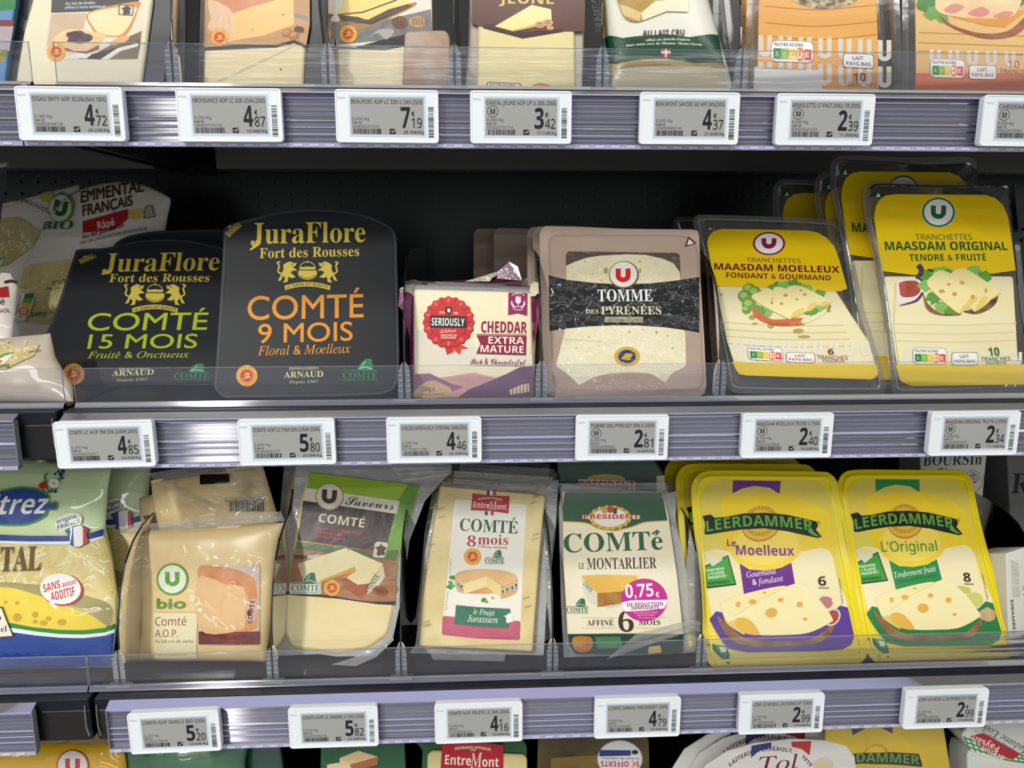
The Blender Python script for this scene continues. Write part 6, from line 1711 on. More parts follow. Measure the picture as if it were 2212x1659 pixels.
A.P('e6dcb4/ece4c4/20', [(610,935),(1000,912),(1300,915),(1584,955),(1590,1250),(1480,1300),(1380,1440),(760,1440),(600,1290),(530,1250)], r=30)
A.P('b09684', [(740,1440),(800,1360),(960,1310),(1200,1300),(1340,1330),(1410,1440)], sm=True)
holes(A, 'b0a468', [(1130,970,8,11),(1240,950,5,7),(1350,975,9,14),(1440,1000,6,9),(1480,1100,7,10),(800,1010,6,8),(880,1080,4,5),(700,1100,5,5),(1010,960,5,6)])
A.S('cdbf90', [(590,1030),(900,1048)], 6)
A.build()
A = t.art('band', 'crinkle', label='glossy black band across the tray')
A.P('15181c', [(472,508),(620,545),(860,572),(1080,582),(1300,574),(1500,552),(1700,522),(1698,975),(1560,950),(1400,930),(1200,917),(1000,916),(800,924),(620,942),(480,962)])
A.T('e8e8e4', 'TOMME', 872,720,1320,718,95, 's')
A.T('d8d2ae', 'DES', 772,820,880,822,36, 's')
A.T('d8d2ae', 'PYRÉNÉES', 900,826,1390,826,64, 's')
A.P('a8a084', [(930,846),(1242,846),(1238,892),(926,890)])
A.T('2a2a28', 'Affinage 21 jours', 944,880,1230,880,28, 'sc')
A.build()
A = t.art('logo', 'gloss')
A.E('4e3418', 1084,504,122,112)
A.E('b8a070', 1082,502,116,107)
A.E('e9e6e0', 1080,500,110,101)
u_letter(A, 'd2261e', 1078,510,122,112, .34)
A.build()
A = t.art('peel_mark', 'gloss')
A.P('4e2820', [(1608,192),(1674,248),(1580,278)])
A.P('e8e4e0', [(1614,212),(1654,248),(1598,264)])
A.build()
A = t.art('origin_seal', 'crinkle')
A.E('c8a838', 1110,1170,105,80)
A.E('20306a', 1110,1170,72,54)
A.P('c8a838', [(1060,1190),(1100,1140),(1160,1150),(1130,1200)])
A.build()
TOM = t
nm = ('just behind the front one', 'second behind the front one', 'third behind, pushed to the left', 'last of the row, pushed furthest left')
for k, (dx, dy) in enumerate(((-.004, .034),(-.008, .068),(-.042, .150),(-.066, .190))):
    copy_thing(t, (dx, dy, 0), 'beige cheese tray ' + nm[k], ('inner_rim', 'cheese_window', 'band', 'logo', 'peel_mark', 'origin_seal') if k > 1 else ())

# ------------------------------------------------------------------ middle shelf: yellow sliced cheese
def slice_tray(label, F, crop, outline, label_pts, slices, col='efe6bc', depth=.015):
    t = Thing('sliced_cheese_pack', label, 'cheese pack', F, crop, 'yellow sliced cheese packs')
    p = [(u, max(v, .0002)) for u, v in smooth_closed(t.uvs(outline),3)]
    q = inset(p, .006)
    t.part('tray', slab_vf(inset(p, .0065),-depth, -.0008, .0012, .006), CLEARTRAY)
    t.part('flange', ring_vf(p, q, -.0008,0), CLEARTRAY)
    t.part('flange_bead', ring_vf(inset(p, .0052), inset(p, .0066),-.0004, .0007), CLIP)
    t.slab('slices', slices, -depth + .002,-.0004, mat(col + '/e4d8a8/9/0.3,1.6,1', 'film'), r=.004, bev=.0008)
    t.n0 = -.0003
    return t


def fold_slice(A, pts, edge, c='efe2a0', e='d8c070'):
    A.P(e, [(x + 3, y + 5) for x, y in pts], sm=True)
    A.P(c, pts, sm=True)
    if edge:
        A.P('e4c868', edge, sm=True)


F = Face((1572,853),(1912,853), Z_MID, 27)
YL = 'eac612'
t = slice_tray('yellow slices pack with purple lettering and grapes', F, (1480,320,2.8607),
               [(60,520),(48,460),(60,425),(100,410),(300,415),(600,425),(860,438),(930,455),(985,510),(1040,680),(1110,1000),(1190,1260),(1232,1420),(1235,1490),(1195,1522),(900,1528),(400,1518),(300,1508),(255,1470),(240,1380),(180,1080),(110,760)],
               None, [(190,850),(920,860),(1140,1200),(1190,1400),(330,1400),(255,1180)])
MM = t
A = t.art('slices_print', 'film')
for i, y in enumerate((1075,1118,1160,1205)):
    A.S('d2c48e', [(225 + i * 12, y),(600, y + 22),(980 + i * 20, y + 18)], 6, sm=True)
holes(A, 'b09a60', [(415,1045,22,16),(432,1085,18,8),(530,1100,22,14),(700,1130,34,16),(735,1165,40,10),(225,905,8,6)])
u_row(A, 'e4dfd2', 330,1225,9,98,62,85, .02)
u_row(A, 'e4dfd2', 345,1330,9,98,62,85, .02)
A.P('eac818', [(290,1312),(430,1330),(1190,1336),(1196,1395),(1160,1430),(360,1404),(318,1380)], r=20)
A.build()
A = t.art('label_print', 'film')
A.P(YL, [(136,582),(146,545),(172,515),(222,500),(500,503),(760,510),(815,520),(872,552),(920,605),(950,680),(1002,868),(960,884),(880,886),(600,866),(400,858),(182,852)])
u_badge(A, 518,590,100, '7c1e4e', '8c1e4a', 'efe9e4', 72)
P = '6e1838'
A.T(P, 'TRANCHETTES', 380,702,714,710,26, 'n')
A.T(P, 'MAASDAM MOELLEUX', 181,751,955,771,40, 'x')
A.T(P, 'FONDANT & GOURMAND', 254,800,902,818,32, 'b')
A.P('7c1e4e', [(155,480),(172,508),(138,506)])
A.P('efe9e4', [(154,490),(164,504),(143,503)])
A.build()
A = t.art('sandwich_picture', 'film')
for x, y, r in ((395,870,40),(368,915,42),(395,965,44),(430,890,40),(380,1000,28)):
    A.E('6e9e34', x, y, r, r * .9)
    A.E('a4c468', x - 8, y - 8, r * .55, r * .45)
lettuce(A, [(560,865,45),(620,850,40),(680,850,45),(740,870,40),(830,900,40),(850,990,45),(780,1010,40),(500,1015,40),(460,1000,40)], 3)
A.P('c86a30', [(415,985),(500,1040),(560,1060),(720,1050),(735,1085),(640,1100),(520,1085),(440,1040)], sm=True)
A.P('b8501e/d87a38/60', [(418,1000),(470,1050),(540,1080),(720,1070),(728,1092),(600,1100),(500,1082),(430,1040)], sm=True)
A.P('eadfb0', [(720,1060),(800,1030),(890,985),(870,1015),(800,1060),(730,1085)], sm=True)
A.S('c05a24', [(880,1010),(897,970)], 14)
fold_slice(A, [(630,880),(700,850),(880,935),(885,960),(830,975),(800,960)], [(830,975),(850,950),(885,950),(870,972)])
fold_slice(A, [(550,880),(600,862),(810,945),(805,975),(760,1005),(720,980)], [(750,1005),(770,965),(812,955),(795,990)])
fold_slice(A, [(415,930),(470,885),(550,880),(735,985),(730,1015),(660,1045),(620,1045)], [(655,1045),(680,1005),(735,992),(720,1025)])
holes(A, 'c89a50', [(620,910,15,10),(690,935,10,7),(738,905,12,9),(595,962,12,9),(535,955,9,11),(538,932,6,5),(715,880,10,7)])
A.build()
A = t.art('nutrition_badge', 'film')
nutri(A, 380,1222,218,86,12, .05)
lait(A, 622,1262,180,62, .03, '8c2a4e')
A.T('7a2440', '6', 882,1274,918,1276,34, 'b')
A.T('8c3050', 'TRANCHES', 815,1304,1004,1308,24, 'n')
A.T('8c3050', 'ENVIRON', 852,1326,984,1328,20, 'n')
A.build()

F = Face((1928,857),(2262,848), Z_MID, 20)
GRN = '1f5a30'
t = slice_tray('yellow slices pack with green lettering and a cut fig', F, (1480,320,2.8607),
               [(1100,400),(1098,280),(1110,230),(1150,200),(1230,192),(1600,205),(1940,198),(2000,205),(2035,245),(2042,330),(2070,600),(2110,1000),(2180,1380),(2190,1480),(2160,1525),(1700,1545),(1360,1535),(1300,1515),(1275,1470),(1240,1150),(1200,850),(1140,560)],
               None, [(1230,790),(2030,790),(2060,1300),(2100,1440),(1330,1440),(1290,1200)])
MO = t
A = t.art('slices_print', 'film')
for y in (1085,1140,1190):
    A.S('d6ca9c', [(1270, y),(1700, y + 8),(2050, y - 4)], 5, sm=True)
A.S('d2c690', [(1300,830),(1290,1100),(1330,1400)], 8)
u_row(A, 'e4dfd2', 1380,1300,8,96,62,80)
A.P('eac818', [(1300,1336),(2100,1334),(2130,1420),(2110,1460),(1400,1470),(1330,1440)], r=20)
A.build()
A = t.art('label_print', 'film')
A.P(YL, [(1168,430),(1176,370),(1196,325),(1240,292),(1300,284),(1860,288),(1920,310),(1965,352),(1998,430),(2044,755),(1900,775),(1700,770),(1500,745),(1480,785),(1400,782),(1212,758)])
A.E('dcd9d2', 1566,396,106,94)
u_badge(A, 1566,396,102, '2c7a48', '24663c', 'efece6', 92)
A.T(GRN, 'TRANCHETTES', 1426,566,1776,566,34, 'n')
A.T(GRN, 'MAASDAM ORIGINAL', 1238,630,1994,630,52, 'x')
A.T(GRN, 'TENDRE & FRUITÉ', 1388,696,1862,694,40, 'b')
A.P('246a40', [(1196,258),(1216,308),(1168,306)])
A.P('efe9e4', [(1195,276),(1206,302),(1180,301)])
A.T('6a7a60', 'REFERMABLE', 1136,300,1204,234,12, 'n')
A.build()
A = t.art('sandwich_picture', 'film')
A.S('4e3a48', [(1440,722),(1462,760),(1440,810),(1470,830)], 34, sm=True)
A.P('e8dcd8', [(1312,820),(1440,810),(1470,880),(1440,935),(1340,960),(1318,970)], sm=True)
A.P('9a4438/b85a48/90', [(1330,828),(1430,822),(1455,875),(1420,915),(1340,918),(1325,870)], sm=True)
A.P('54405e', [(1330,970),(1420,938),(1462,890),(1470,905),(1430,950),(1345,972)], sm=True)
lettuce(A, [(1510,790,50),(1570,765,45),(1640,775,40),(1790,760,45),(1850,790,45),(1480,850,40),(1540,930,45),(1590,980,50),(1640,1000,40)], 9)
A.P('6e5238/a07a50/90', [(1470,890),(1500,960),(1580,1020),(1700,1020),(1680,1035),(1560,1030),(1490,990)], sm=True)
A.P('4e3a2c/8a6a4a/120', [(1720,1010),(1800,1025),(1880,995),(1925,950),(1935,890),(1900,910),(1780,990)], sm=True)
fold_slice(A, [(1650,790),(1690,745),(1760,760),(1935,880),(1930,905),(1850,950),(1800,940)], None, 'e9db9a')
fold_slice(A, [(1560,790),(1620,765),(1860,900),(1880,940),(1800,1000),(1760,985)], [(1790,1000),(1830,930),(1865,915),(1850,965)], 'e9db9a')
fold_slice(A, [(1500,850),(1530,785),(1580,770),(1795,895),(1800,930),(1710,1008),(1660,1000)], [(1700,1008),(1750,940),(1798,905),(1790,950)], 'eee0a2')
holes(A, 'c8a05a', [(1710,832,16,12),(1628,842,12,9),(1585,885,20,12),(1664,902,16,13),(1775,920,14,14),(1858,880,9,14)])
A.build()
A = t.art('nutrition_badge', 'film')
nutri(A, 1404,1234,212,100,4, .01)
lait(A, 1646,1262,162,80, .0, '4a6a4c')
A.T('2c6a3a', '10', 1878,1284,1944,1282,50, 'b')
A.T('3c6a40', 'TRANCHES', 1828,1316,2010,1312,24, 'n')
A.T('3c6a40', 'ENVIRON', 1860,1338,1984,1334,18, 'n')
A.build()
ml = ('second yellow slices pack of its row, top corner and logo showing', 'third yellow slices pack of its row, leaning left', 'fourth yellow slices pack, back left in the shade')
for k, (dx, dy, dz) in enumerate(((-.018, .028,0),(-.026, .052,0),(-.060, .085,0))):
    c = copy_thing(MO, (dx, dy, dz), ml[k], ('nutrition_badge', 'sandwich_picture'))
    c.scale = (1,(1.13,1.06,1.03)[k], 1)
for k, (dx, dy) in enumerate(((.012, .026),(.016, .052),(.0, .085))):
    copy_thing(MM, (dx, dy, 0),('yellow slices pack just behind the grape pack', 'yellow slices pack second behind the grape pack', 'yellow slices pack at the back of the grape pack row')[k], ('nutrition_badge', 'sandwich_picture'))

# ------------------------------------------------------------------ middle shelf: bags of grated cheese
BAGC = mat('e6dccf/ece3d8/12', 'bag')


def grated(A, box, n, seed, inside=None, ln=36, w=8):
    shreds(A, box, n, seed, ('e6dca8', 'd2c688', 'efe8c4', 'bfae70'), ln, w, inside)


C4 = (0,300,2.7654)
F = Face((-10,813),(330,813), Z_MID, 27)
t = Thing('grated_cheese_bag', 'white grated emmental bag with brown handwritten lettering and red flash', 'cheese bag', F, C4, 'grated cheese bags')
t.bag('bag', [(60,1440),(62,1110),(95,920),(140,765),(205,640),(285,470),(430,330)], [(900,1440),(900,1100),(960,700),(985,560),(1000,470),(1022,370),(1016,352)], .010, BAGC, crumple=.0012, freq=22, seed=2, crown=.020)
A = t.art('cheese_window', 'bag')
A.P('d8cb94/c8b878/50', [(150,765),(300,735),(470,720),(470,1090),(250,1110),(80,1095),(110,930)])
def inA(x, y):
    return y > 770 and x > 100 + (1095 - y) * .18 and x < 430 and y < 1080
grated(A, (90,760,450,1090),60,5, inA, 40,9)
A.T('4a3a30', '01/1', 318,880,392,862,24, 'm')
A.T('4a3a30', '042 24', 278,906,358,900,14, 'm')
A.T('3c7a40', '200g', 188,1068,278,1058,26, 'bo')
A.build()
A = t.art('lettering', 'bag')
BR = '4a342a'
A.T(BR, 'EMMENTAL', 488,388,862,318,66, 'db')
A.T(BR, 'FRANÇAIS', 498,466,795,402,62, 'db', shear=.05)
A.P('b8282c', [(498,497),(768,424),(764,482),(690,545),(498,566)])
A.T('efe4dc', 'Râpé', 590,546,692,518,46, 'db')
A.T(BR, 'Au lait pasteurisé', 495,606,744,528,30, 'd', shear=.1)
A.T(BR, "ISSU DE L'AGRICULTURE BIOLOGIQUE", 484,634,880,545,17, 'd')
A.T('2a6a40', 'BIO', 250,552,434,545,48, 's')
A.build()
A = t.art('logo', 'bag')
A.E('5a9a54', 372,420,78,88, .25)
A.E('e4ddd2', 366,420,68,80, .25)
u_letter(A, '246a3a', 366,420,86,96, .34, .22)
A.build()
A = t.art('grater_picture', 'bag')
A.P('d8c060', [(775,440),(830,425),(865,450),(850,480),(780,482)], sm=True)
A.P('6a665e', [(872,405),(912,398),(930,470),(862,480)])
A.P('c8c4b8', [(878,410),(908,404),(922,464),(872,472)])
for i in range(4):
    for j in range(3):
        A.E('5a564e', 884 + j * 13 + i, 418 + i * 14 - j * 2,4,3, n=6)
A.build()
A = t.art('nutrition_badge', 'bag')
A.P('efeae2', [(120,935),(222,928),(200,1010),(160,1092),(82,1098),(100,1010)], r=18)
for i, (c, w) in enumerate((('2e8246', 0),('83b83a', 0),('f0c824', 0),('d8422c', 0))):
    y0 = 932 + i * 28 + (24 if i == 3 else 0)
    A.P(c, [(158 - i * 9, y0),(216 - i * 9, y0 - 4),(208 - i * 9, y0 + 26),(150 - i * 9, y0 + 30)])
A.E('f4f2ee', 150,1036,40,30)
A.E('e88428', 150,1036,34,25)
A.T('ffffff', 'D', 136,1050,164,1048,28, 'b')
A.T('4a4a4c', 'NUTRISCORE', 108,1056,138,940,13, 'b')
A.build()

F = Face((-150,806),(220,806), Z_MID, 24)
t = Thing('grated_cheese_bag', 'white grated cheese bag furthest back at the left, shreds showing', 'cheese bag', F, C4, 'grated cheese bags')
t.bag('bag', [(-400,1400),(-380,900),(-340,480)], [(560,1400),(540,900),(520,480),(470,270)], .009, BAGC, crumple=.002, freq=24, seed=5)
A = t.art('cheese_window', 'bag')
A.P('d0c48a/c0b070/50', [(-200,500),(0,478),(120,470),(250,560),(180,660),(40,760),(-200,820)])
grated(A, (-10,480,240,740),70,8, lambda x, y: y > 500 + max(0, x - 110) * .7 and y < 750 - x * .5,40,9)
A.P('c8c060', [(245,340),(310,320),(320,370),(260,380)], sm=True)
A.P('8a867c', [(320,345),(380,315),(390,380),(330,400)])
A.T('4a5a40', 'BIOLOGIQUE', 150,385,300,450,17, 'd')
A.T('4a5a40', 'E', 128,382,140,388,17, 'd')
A.P('e8e4d8', [(-20,740),(35,710),(20,740),(-20,790)])
A.P('5a9a54', [(-20,730),(36,706),(30,716),(-20,742)])
A.build()

F = Face((-190,852),(42,852), Z_MID, 28)
t = Thing('grated_cheese_bag', 'white grated cheese bag with a red flash cut off at the left edge', 'cheese bag', F, C4, 'grated cheese bags')
t.bag('bag', [(-500,1500),(-480,1100),(-420,800)], [(105,1500),(70,1200),(95,1000),(105,880),(60,800)], .008, BAGC, crumple=.002, freq=26, seed=9)
A = t.art('lettering', 'bag')
A.P('b8282c', [(-60,905),(50,882),(54,945),(-60,955)])
A.T(BR, 'é', 0,990,26,988,38, 'd')
A.T(BR, 'BIOL', -10,1040,60,1034,22, 'd')
A.S(BR, [(30,860),(70,850),(110,860)], 16)
A.build()

F = Face((-150,866),(165,866), Z_MID, 34)
t = Thing('grated_cheese_bag', 'white grated cheese bag lying at the front left behind the fence', 'cheese bag', F, C4, 'grated cheese bags')
t.bag('bag', [(-400,1570),(-380,1400),(-340,1230)], [(440,1575),(436,1480),(330,1300),(300,1160)], .011, mat('beb09c/c8bba8/12', 'bag'), crumple=.0024, freq=26, seed=14)  # darker than the other white bags: its shade is put into the colour
A = t.art('cheese_window', 'bag')
A.P('cfc08e/c0ae76/50', [(-200,1230),(0,1212),(120,1250),(240,1230),(200,1300),(40,1380),(-200,1380)])
grated(A, (-10,1220,210,1360),40,11, lambda x, y: y < 1370 - x * .3,34,8)
A.T('4a3a30', '042 24', 178,1284,246,1270,13, 'm')
A.P('e8e4d8', [(-20,1330),(100,1278),(30,1350),(-20,1370)])
A.S('5a9a54', [(-20,1320),(30,1292),(90,1282)], 9)
A.S('d8742c', [(-10,1345),(20,1330)], 14)
A.T('3c7a40', '200g', -20,1374,60,1366,20, 'bo')
A.build()

F = Face((-130,838),(5,838), Z_MID, 14)
t = Thing('dark_pack', 'dark grey pack with a shiny edge at the far left', 'cheese pack', F, C4)
t.slab('wrapper', [(-300,190),(38,152),(0,380),(-60,900),(-60,1490),(-300,1490)], -.006,0, mat('4a4c50/2a2c30/30', 'film'), r=.004, bev=.002)
t.slab('seam', [(-300,178),(44,142),(36,168),(-300,205)], -.006, .001, mat('9aa0a4', 'foil'), bev=.0005)

# ------------------------------------------------------------------ lower shelf: blue and green grated cheese bags
C5 = (0,940,3.0726)
F = Face((-170,1447),(238,1441), Z_LOW, 20)


def etrez(label, F):
    t = Thing('grated_cheese_bag', label, 'cheese bag', F, C5, 'blue and green grated cheese bags')
    t.bag('bag', [(-480,1560),(-500,1000),(-470,400),(-440,90)], [(745,1540),(775,1250),(785,1100),(748,820),(700,620),(715,350),(738,215)], .014, mat('c4d8a2/d0e2b2/8', 'bag'), crumple=.0016, freq=20, seed=21)
    A = t.art('bag_print', 'bag')
    A.P('e6d490/d8c478/60', [(-450,700),(0,715),(300,730),(480,740),(690,660),(740,820),(770,1040),(775,1260),(400,1260),(-450,1200)])
    shreds(A, (-20,730,750,1040),170,31,('f0e4b0', 'e4d494', 'f4ecc8', 'd4c07c'),80,13, lambda x, y: y > 730 - max(0, x - 480) * .3 and x < 735 and y < 1030)
    A.P('23408c', [(-450,650),(0,660),(200,668),(440,668),(600,650),(690,622),(684,668),(600,690),(440,705),(200,706),(0,700),(-450,690)])
    A.P('f0f0ec', [(-450,690),(0,700),(200,706),(440,705),(600,690),(684,668),(684,684),(600,708),(440,724),(200,724),(0,716),(-450,706)])
    A.P('e8c832/f0d850/10', [(-450,960),(0,1000),(120,1020),(400,1110),(600,1190),(715,1262),(690,1296),(400,1290),(80,1260),(-450,1230)])
    A.P('a09660/b0a570/30', [(0,975),(180,985),(420,1010),(560,1060),(700,1105),(745,1150),(745,1200),(718,1265),(600,1190),(480,1140),(330,1085),(120,1020),(-60,1000)], sm=True)
    holes(A, 'c8a428', [(120,1112,16,13),(44,1108,12,12),(120,1208,30,28),(240,1190,22,20),(328,1216,18,16),(240,1236,16,14),(295,1245,26,18),(415,1240,30,22)])
    A.P('1f8a3a', [(-450,1230),(80,1246),(250,1278),(400,1292),(560,1294),(700,1278),(770,1250),(766,1285),(700,1308),(560,1322),(400,1318),(250,1302),(90,1278),(-450,1260)])
    A.P('eef0ee', [(-450,1260),(90,1278),(250,1302),(400,1318),(560,1322),(700,1308),(766,1285),(762,1310),(700,1330),(560,1346),(400,1342),(250,1328),(100,1308),(-450,1290)])
    A.P('1f3f8e/27499a/40/1,6,1', [(-450,1290),(100,1308),(250,1328),(400,1342),(560,1346),(700,1330),(762,1310),(752,1450),(740,1530),(-450,1550)])
    A.build()
    A = t.art('logo', 'bag')
    A.P('3f8a3c', [(-340,480),(-220,385),(0,368),(130,345),(255,356),(332,404),(330,446),(382,444),(382,494),(328,500),(306,542),(200,592),(60,602),(-200,572)], sm=True)
    A.P('20408e', [(-320,480),(-210,395),(0,380),(130,357),(250,366),(322,410),(320,456),(374,452),(374,486),(318,492),(298,530),(200,580),(60,590),(-200,560)], sm=True)
    A.T('f2f2ee', 'Étrez', -100,528,300,520,128, 'bo', shear=.22)
    for x, y, r in ((410,262,14),(425,240,12),(395,242,10),(372,258,9),(418,285,10),(372,372,13)):
        A.E('2a3a86', x, y, r, r, n=10)
    for p in ([(330,385),(312,320),(305,270),(322,255)], [(320,385),(380,330),(408,280)], [(300,385),(290,350)], [(340,382),(385,355)]):
        A.S('2c7a3c', p, 10, sm=True)
    blob(A, 'c8322a', 293,333,30,24,9, .15,3)
    for i in range(12):
        a = 6.283 * i / 12
        A.E('f0f0ea', 366 + 24 * math.cos(a),320 + 21 * math.sin(a),15,8, a, n=10)
    A.E('d8b02c', 366,320,10,9, n=12)
    A.build()
    A = t.art('origin_flag', 'bag')
    A.P('dfe6cc', [(370,600),(400,545),(470,515),(540,530),(545,580),(500,625),(420,640)], sm=True)
    A.T('26408c', 'origine', 386,588,516,548,28, 'x')
    A.T('26408c', 'FRANCE', 392,626,536,580,26, 'x')
    A.P('3c3c48', [(436,630),(488,606),(538,592),(598,622),(582,660),(598,712),(530,748),(468,728),(476,690)])
    A.P('2a50a0', [(444,632),(492,612),(498,736),(474,724),(484,686)])
    A.P('f0f0ee', [(492,612),(536,598),(556,612),(556,728),(530,742),(498,736)])
    A.P('cc2f30', [(556,612),(590,624),(574,660),(590,708),(556,728)])
    A.build()
    A = t.art('claim_badge', 'bag')
    A.E('b42a2c', 418,1024,140,106, .1)
    A.E('efece8', 410,1018,134,102, .1)
    A.T('c02c30', 'SANS', 302,1042,412,1010,52, 'b')
    A.T('c02c30', 'aucun', 424,1008,512,984,34, 'b')
    A.T('c02c30', 'ADDITIF', 352,1100,508,1060,58, 'b')
    A.build()
    A = t.art('lettering', 'bag')
    A.T('6e4c20', 'MENTAL', -310,912,278,896,160, 's')
    A.P('5a3a22', [(-80,1148),(28,1135),(106,1338),(-80,1352)])
    A.P('efe9dc', [(-80,1158),(22,1146),(94,1328),(-80,1342)])
    A.T('5a3a22', 'o', -6,1226,20,1226,40, 's')
    A.T('5a3a22', 'nel', -14,1306,58,1300,40, 's')
    A.build()
    return t


t = etrez('green and blue grated cheese bag with red badge at the left edge', F)
ET = t
copy_thing(t, (.026, .046,0), 'second green and blue grated cheese bag, tucked behind the first', ('claim_badge',))

# ------------------------------------------------------------------ lower shelf: cream organic comte bags
CRM = mat('e2c88e/e8d09a/8', 'wrap')
F = Face((288,1429),(576,1432), Z_LOW, 18)
t = Thing('comte_bag', 'glossy cream organic comte bag with a green logo', 'cheese bag', F, C5, 'cream organic comte bags')
t.bag('bag', [(880,1502),(930,1330),(930,1100),(880,900),(850,730),(800,645)], [(1765,1505),(1800,1200),(1826,900),(1852,700),(1890,580)], .012, CRM, crumple=.0012, freq=22, seed=33, p=5)
t.seal('top_seal', [(795,605),(1865,505),(1893,570),(802,655)], CRIMP, .001,5, .0005)
A = t.art('label_print', 'wrap')
A.P('e9deb6', [(1030,1175),(1316,1178),(1316,1480),(1040,1478)])
A.S('c0a468', [(1030,1174),(1316,1178)], 3)
A.T('5c9430', 'bio', 1044,1148,1234,1146,64, 'db')
A.T('8a4a2c', 'Comté', 1035,1262,1240,1262,56, 'n')
A.T('8a4a2c', 'A.O.P.', 1036,1336,1184,1338,48, 'n')
A.T('7a4a34', 'Au lait cru de vache', 1036,1374,1288,1376,20, 'n')
A.T('a8a870', "ISSU DE L'AGRICULTURE", 1060,1462,1246,1462,11, 'n')
A.build()
A = t.art('logo', 'wrap')
u_badge(A, 1148,955,104, '5f9c2e', '62a030', 'e8ead8', 106, .12)
A.build()
A = t.art('cheese_picture', 'wrap')
A.P('c9b6a6/d6c6ba/20', [(1322,866),(1726,862),(1726,1385),(1322,1385)])
A.P('8a4a40/6a2e30/40', [(1322,1300),(1726,1300),(1726,1386),(1322,1386)])
A.P('d08a4c/e0a468/30', [(1322,880),(1400,866),(1560,888),(1660,930),(1700,985),(1712,1200),(1690,1290),(1560,1300),(1330,1290),(1322,1000)], sm=True)
A.P('dcb078/e4bc88/15', [(1326,940),(1500,990),(1620,1010),(1630,1180),(1600,1290),(1330,1290)], sm=True)
A.P('d8986a/c88050/60', [(1326,890),(1440,870),(1600,905),(1690,980),(1600,1000),(1480,970),(1330,925)], sm=True)
A.P('d8a890', [(1640,1090),(1706,1080),(1716,1210),(1660,1250),(1636,1240)])
A.T('3a3028', 'COMTÉ', 1672,1248,1694,1098,28, 'b')
A.E('3a3028', 1656,1180,14,22, n=12)
A.build()
F = Face((330,1398),(600,1398), Z_LOW, 15)
t = Thing('comte_bag', 'cream organic comte bag behind, turned upside down with barcode showing', 'cheese bag', F, C5, 'cream organic comte bags')
t.bag('bag', [(1010,1400),(1030,900),(1025,560),(1000,300)], [(1870,1400),(1856,900),(1850,560),(1740,190)], .011, CRM, crumple=.0018, freq=20, seed=36, p=4)
t.seal('top_seal', [(985,255),(1490,175),(1545,225),(1060,300)], CRIMP, .006,4, .0006)
t.seal('loose_flap', [(985,260),(1100,300),(1560,520),(1400,520)], CLEAR, .010,3, .0015)
t.seal('back_flap', [(1500,180),(1740,170),(1790,420),(1620,520)], CLEAR, .012,3, .0015)
A = t.art('label_print', 'wrap')
A.P('1e1a18', [(1330,262),(1526,256),(1526,318),(1330,328)])
A.P('d6c69c', [(1500,420),(1756,395),(1756,500),(1510,512)])
for i in range(26):
    w = (3,6,4,8)[i * 7 % 4]
    A.P('2e2a26', [(1520 + i * 9,442 - i * .7),(1520 + i * 9 + w, 442 - i * .7),(1520 + i * 9 + w, 505),(1520 + i * 9,506)])
A.T('3a342c', '3256223 728314', 1748,402,1496,428,20, 'n')
A.build()
F = Face((296,1385),(360,1385), Z_LOW, 15)
t = Thing('comte_bag', 'cream organic comte bag corner peeking out behind, nearest the blue bag', 'cheese bag', F, C5, 'cream organic comte bags')
t.bag('bag', [(930,1360),(935,800),(925,420)], [(1240,1360),(1240,800),(1200,330)], .006, CRM, crumple=.001, freq=20, seed=38, nx=20, ny=24)
A = t.art('lettering', 'wrap')
A.T('2a2622', 'RA', 962,560,998,545,24, 'b')
A.build()

# ------------------------------------------------------------------ lower shelf: wedge with the lime label
C6 = (580,980,3.3188)
F = Face((608,1424),(868,1420), Z_LOW, 24)


def saveurs(label):
    t = Thing('comte_wedge', label, 'cheese pack', F, C6, 'comte wedges with lime labels')
    t.slab('film', [(190,90),(700,60),(1000,40),(1310,75),(1312,130),(1230,210),(1120,340),(1010,620),(960,1000),(890,1330),(700,1480),(620,1466),(480,1470),(360,1440),(110,1450),(62,1300),(105,1010),(150,560)], -.0035,-.0026, FROST, bev=.0003)
    t.slab('cheese', [(278,150),(1085,225),(985,560),(925,800),(905,1090),(860,1300),(720,1400),(500,1440),(160,1400),(108,1290),(115,1000),(165,640),(215,330)], -.020,-.0005, mat('e4d298/ead9a6/7', 'film'), r=.006, bev=.0035)
    t.seal('bottom_tail', [(880,1290),(900,1335),(640,1585),(460,1560)], FROST, -.001,6, .0008)
    t.seal('top_tail', [(850,60),(1312,75),(1290,150),(960,200)], FROST, -.001,5, .0010)
    t.n0 = -.0005
    return t


t = saveurs('comte wedge with a dark brown and lime green label')
SV = t
A = t.art('label_print', 'film')
A.P('a2c22c/8ab42c/14', [(300,138),(420,150),(800,196),(1082,228),(1030,420),(960,640),(920,780),(905,1085),(780,1080),(500,1040),(120,1008),(180,700),(210,610),(250,340)])
A.P('5a8a28/78a834/20/1,.3,1', [(1000,218),(1082,228),(1020,440),(940,700),(918,770),(740,700),(860,440),(930,330)])
A.P('3c5c22/567a30/30', [(200,628),(760,700),(930,690),(915,790),(500,760),(190,720)])
A.P('e8e2cc', [(272,246),(940,340),(918,432),(248,340)])
A.P('35221e', [(248,336),(906,430),(850,650),(770,700),(206,616)])
A.S('c8322c', [(205,618),(768,700)], 5)
A.P('9a6a4a/b88860/40/1,4,1', [(190,675),(480,720),(918,770),(905,1085),(780,1080),(500,1040),(122,1008),(150,880)])
A.P('2e2420', [(126,985),(400,1010),(700,1060),(908,1060),(906,1086),(780,1080),(500,1040),(120,1010)])
A.E('8a6a40', 437,308,102,98)
A.E('c8b888', 437,307,98,94)
A.E('e9e2ce', 437,306,92,88)
u_letter(A, '3a201c', 435,308,108,100, .33, .08)
A.T('3a2a24', 'Saveurs', 548,365,895,402,62, 'sc')
